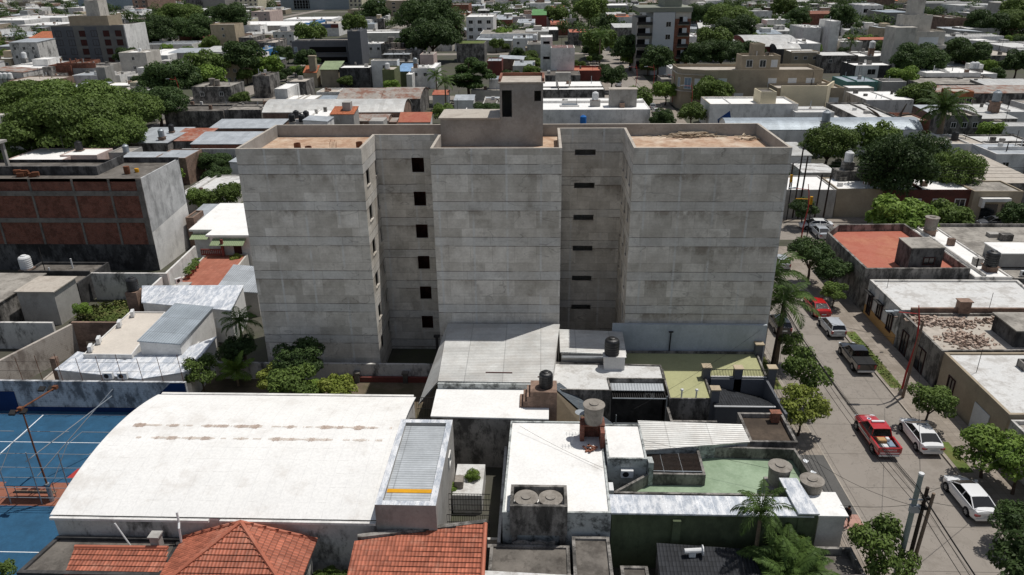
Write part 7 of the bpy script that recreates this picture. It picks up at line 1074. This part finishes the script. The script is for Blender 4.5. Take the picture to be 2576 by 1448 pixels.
for cx, cy, r, n in ((-150, 470, 40, 30), (-60, 560, 45, 30), (60, 620, 50, 30), (220, 420, 45, 30), (330, 520, 60, 40), (150, 560, 50, 30), (-230, 600, 70, 40), (240, 300, 22, 12), (-40, 400, 24, 12), (110, 380, 26, 14)):
    for i in range(n): trees_.append((cy+rg.gauss(0, r*.6), cx+rg.gauss(0, r), rg.uniform(.8, 1.4)))
trees_ = [t for t in trees_ if not blocks(t[1], t[0], 6*t[2])]
def vis(p, z=5):
    u, v = px((p[1], p[0], z)); return -50 < u < 2626 and v > -25
spots = sorted(s for s in spots if vis(s)); trees_ = sorted(t for t in trees_ if vis(t))
allm = sorted({w[0] for w in WALLS}|{r[0] for r in ROOFS}); FM = MB(); NEAR_H, NEAR_T = 130, 170; auto = []
for i, (cy, cx, w, d) in enumerate(spots):
    wm, rm = pick(WALLS), pick(ROOFS); tall = rg.random(); z = rg.uniform(3.3, 4.8) if tall < .7 else rg.uniform(6, 7.6) if tall < .95 else rg.uniform(9.5, 13); flat = 'metal' not in rm[0] and 'rust' not in rm[0] and 'orange' not in rm[0]
    q = R4(cx-w, cx+w, cy-d, cy+d); two = rg.random() < .45; claim(q); z = min(z, 4.6) if cy < 150 else min(z, 6.8) if cy < 220 else z
    if i < NEAR_H:
        size = 'low' if z < 5 else 'two storey' if z < 9 else 'tall'; u, v = px((cx, cy, z)); lb = f'{size} {wm[1]} house with {rm[1]} {where(u, v)}'
        if flat: r = house(lb, q, z, wm[0], rm[0], rg.choice((.15, .3, .5)), group='houses of the town')
        else: a = rg.uniform(.3, .9); r = house(lb, q, 0, wm[0], rm[0], 0, zs=[z+a, z+a, z, z] if rg.random() < .6 else [z+a, z, z, z+a], group='houses of the town')
        FOOT.pop(); auto.append((lb, r, u))
        if rg.random() < .7: windows(r, (cx-w, cy-d), (cx+w, cy-d), z, rg.choice((1, 2, 3)), 1 if z < 5 else 2, 1.1, 1.2)
        if two: a = rg.uniform(.25, .5); m = MB(); x0 = cx+rg.uniform(-w*.6, 0); m.box(x0, x0+w*.7, cy-d*.2, cy+d*.6, z-.6, z+2.3); m.build('roof_room', wm[0], r, tuple(r.location))
    else:
        wi, ri = allm.index(wm[0]), allm.index(rm[0]); zz = z if flat else [z+.6, z+.6, z, z]; FM.prism(q, 0, zz, wi, ri)
        if flat and d > 3: FM.prism(R4(cx-w-.05, cx+w+.05, cy-d-.06, cy-d+.25), z-.2, z+.35, wi)
        if two: x0 = cx+rg.uniform(-w*.7, 0); FM.prism(R4(x0, x0+w*.8, cy-d*.4, cy+d*.7), 0, z+rg.uniform(1.5, 3.2), allm.index(pick(WALLS)[0]), allm.index(pick(ROOFS)[0]))
        if rg.random() < .4: x0 = cx+rg.uniform(-w, w)*.7; FM.prism([(x0+.7*math.cos(t), cy+.7*math.sin(t)) for t in np.linspace(0, 6.28, 7)[:-1]], 0, z+rg.uniform(1.2, 2.6), allm.index(rg.choice(('white_wall', 'mould_wall', 'grey_wall'))))
        for k in range(rg.choice((1, 2, 3))): x0 = cx+rg.uniform(-w, w)*.7; h0 = rg.choice((.9, .1, z*.5)); FM.prism(R4(x0-.6, x0+.6, cy-d-.07, cy-d-.01), h0, min(z-.3, h0+1.6), allm.index('dark_roof'))
        for k in range(rg.choice((0, 0, 1, 2))): x0, y0 = cx+rg.uniform(-w, w)*.8, cy+rg.uniform(-d, d)*.8; s0 = rg.uniform(.4, 1.3); FM.prism(R4(x0-s0, x0+s0, y0-s0*.7, y0+s0*.7), 0, z+rg.uniform(.4, 1.6), allm.index(pick(WALLS)[0]), allm.index(pick(ROOFS)[0]))
tag(FM.build('distant_houses', allm), 'low white and grey houses packed together up to the top of the view', 'houses', kind='stuff')
tk = ['black', 'white', 'grey', 'white', 'black', 'steel']
for n, (lb, r, u) in enumerate(auto[:70]):
    if rg.random() < .6: k = rg.choice(tk); auto.append((f'{k} water tank on a roof {where(u, px(tuple(r.location))[1])}', tank(k, '', r.location.x+rg.uniform(-1, 1), r.location.y+rg.uniform(-1, 1), r['_z']+.12, rg.uniform(.9, 1.2)), u))
for i, (ty, tx, s) in enumerate(trees_[:NEAR_T]):
    k, nm = rg.choice((('far_round', 'dark round tree'), ('far_mid', 'green tree'), ('far_mid', 'green tree'), ('far_light', 'light green tree'), ('wide_dark', 'broad dark tree')))
    s2 = s*(.62 if k.startswith('wide') else .85); u, v = px((tx, ty, 4)); lb = f'{nm} {where(u, v)}'; auto.append((lb, plant(k, lb, tx, ty, 0, s2, s2*rg.uniform(.85, 1.15), group='trees of the town'), u))
trees_ = trees_
L_ = []
for ty, tx, s in trees_[NEAR_T:]:
    R_ = 4.6*s; z = R_*.85
    for k in range(4): a = k*1.6+rg.random(); L_.append((tx+R_*.45*math.cos(a)*(k > 0), ty+R_*.45*math.sin(a)*(k > 0), z+rg.uniform(-.2, .35)*R_, R_*.68, R_*.68, R_*.66))
leafmat('leaf_far', '36482b', '5a6f38'); o = bpy.data.objects.new('distant_trees', leaf_mesh('distant_trees', L_, 260000, .6, 'leaf_far', 9, .7)); COL.objects.link(o); tag(o, 'dark green tree crowns scattered among the distant houses', 'trees', kind='stuff')
# every label singles out one thing: look-alikes are told apart by their order in the picture
ORD = ['leftmost', 'second from left', 'third from left', 'fourth from left', 'fifth from left', 'sixth from left', 'seventh from left', 'eighth from left', 'ninth from left', 'tenth from left']
by_ = {}
for lb, r, u in auto: by_.setdefault(lb, []).append((u, r))
for lb, L in by_.items():
    L.sort(key=lambda t: t[0]); lb = lb if len(lb.split()) <= 12 else lb.replace(' four storey', '').replace('in front of the', 'before the').replace('low ', '').replace(' with taller tower', ''); lb = lb if len(L) == 1 or len(lb.split()) <= 13 else lb.replace('dark grey ', 'grey ').replace('two storey', 'mid').replace(' with taller tower', '').replace(' on a roof', '')
    for i, (u, r) in enumerate(L): r['label'] = lb if len(L) == 1 else lb+', '+(ORD[i] if i < 10 and len(lb.split()) < 13 else str(i+1) if len(lb.split()) > 13 else ORD[i] if i < 10 else f'{i+1}th from left')
for k, r in list(TREES.items())+list(PROTO.items()):         # prototypes that were never placed
    if not r.get('label'):
        for c in list(r.children_recursive)+[r]: bpy.data.objects.remove(c)
for o in S.objects:
    for k in ('_z', '_box', '_used'):
        if k in o: del o[k]
# tanks whose roof lies lower than their base stand on a block pier
bpy.context.view_layer.update(); dg_ = bpy.context.evaluated_depsgraph_get()
for o in [o for o in S.objects if o.parent is None and o.get('category') in ('water tank', 'air conditioner')]:
    p = o.location; hit, loc, *_ = S.ray_cast(dg_, Vector((p.x, p.y, p.z-.03)), Vector((0, 0, -1)))
    gap = p.z-loc.z if hit else p.z
    if gap > .12 and o['category'] == 'water tank':
        s = o.scale.x; h = gap/s; m = MB(); r = .5
        m.box(-r-.06, r+.06, -r-.06, r+.06, -.09, -.002)
        if h > .3: m.box(-r+.04, r-.04, -r+.04, r-.04, -h-.05, -.09, bottom=False)
        m.build('stand', 'old_brick_wall' if gap < 3 else 'grey_wall', o); o.rotation_euler = (0, 0, 0)
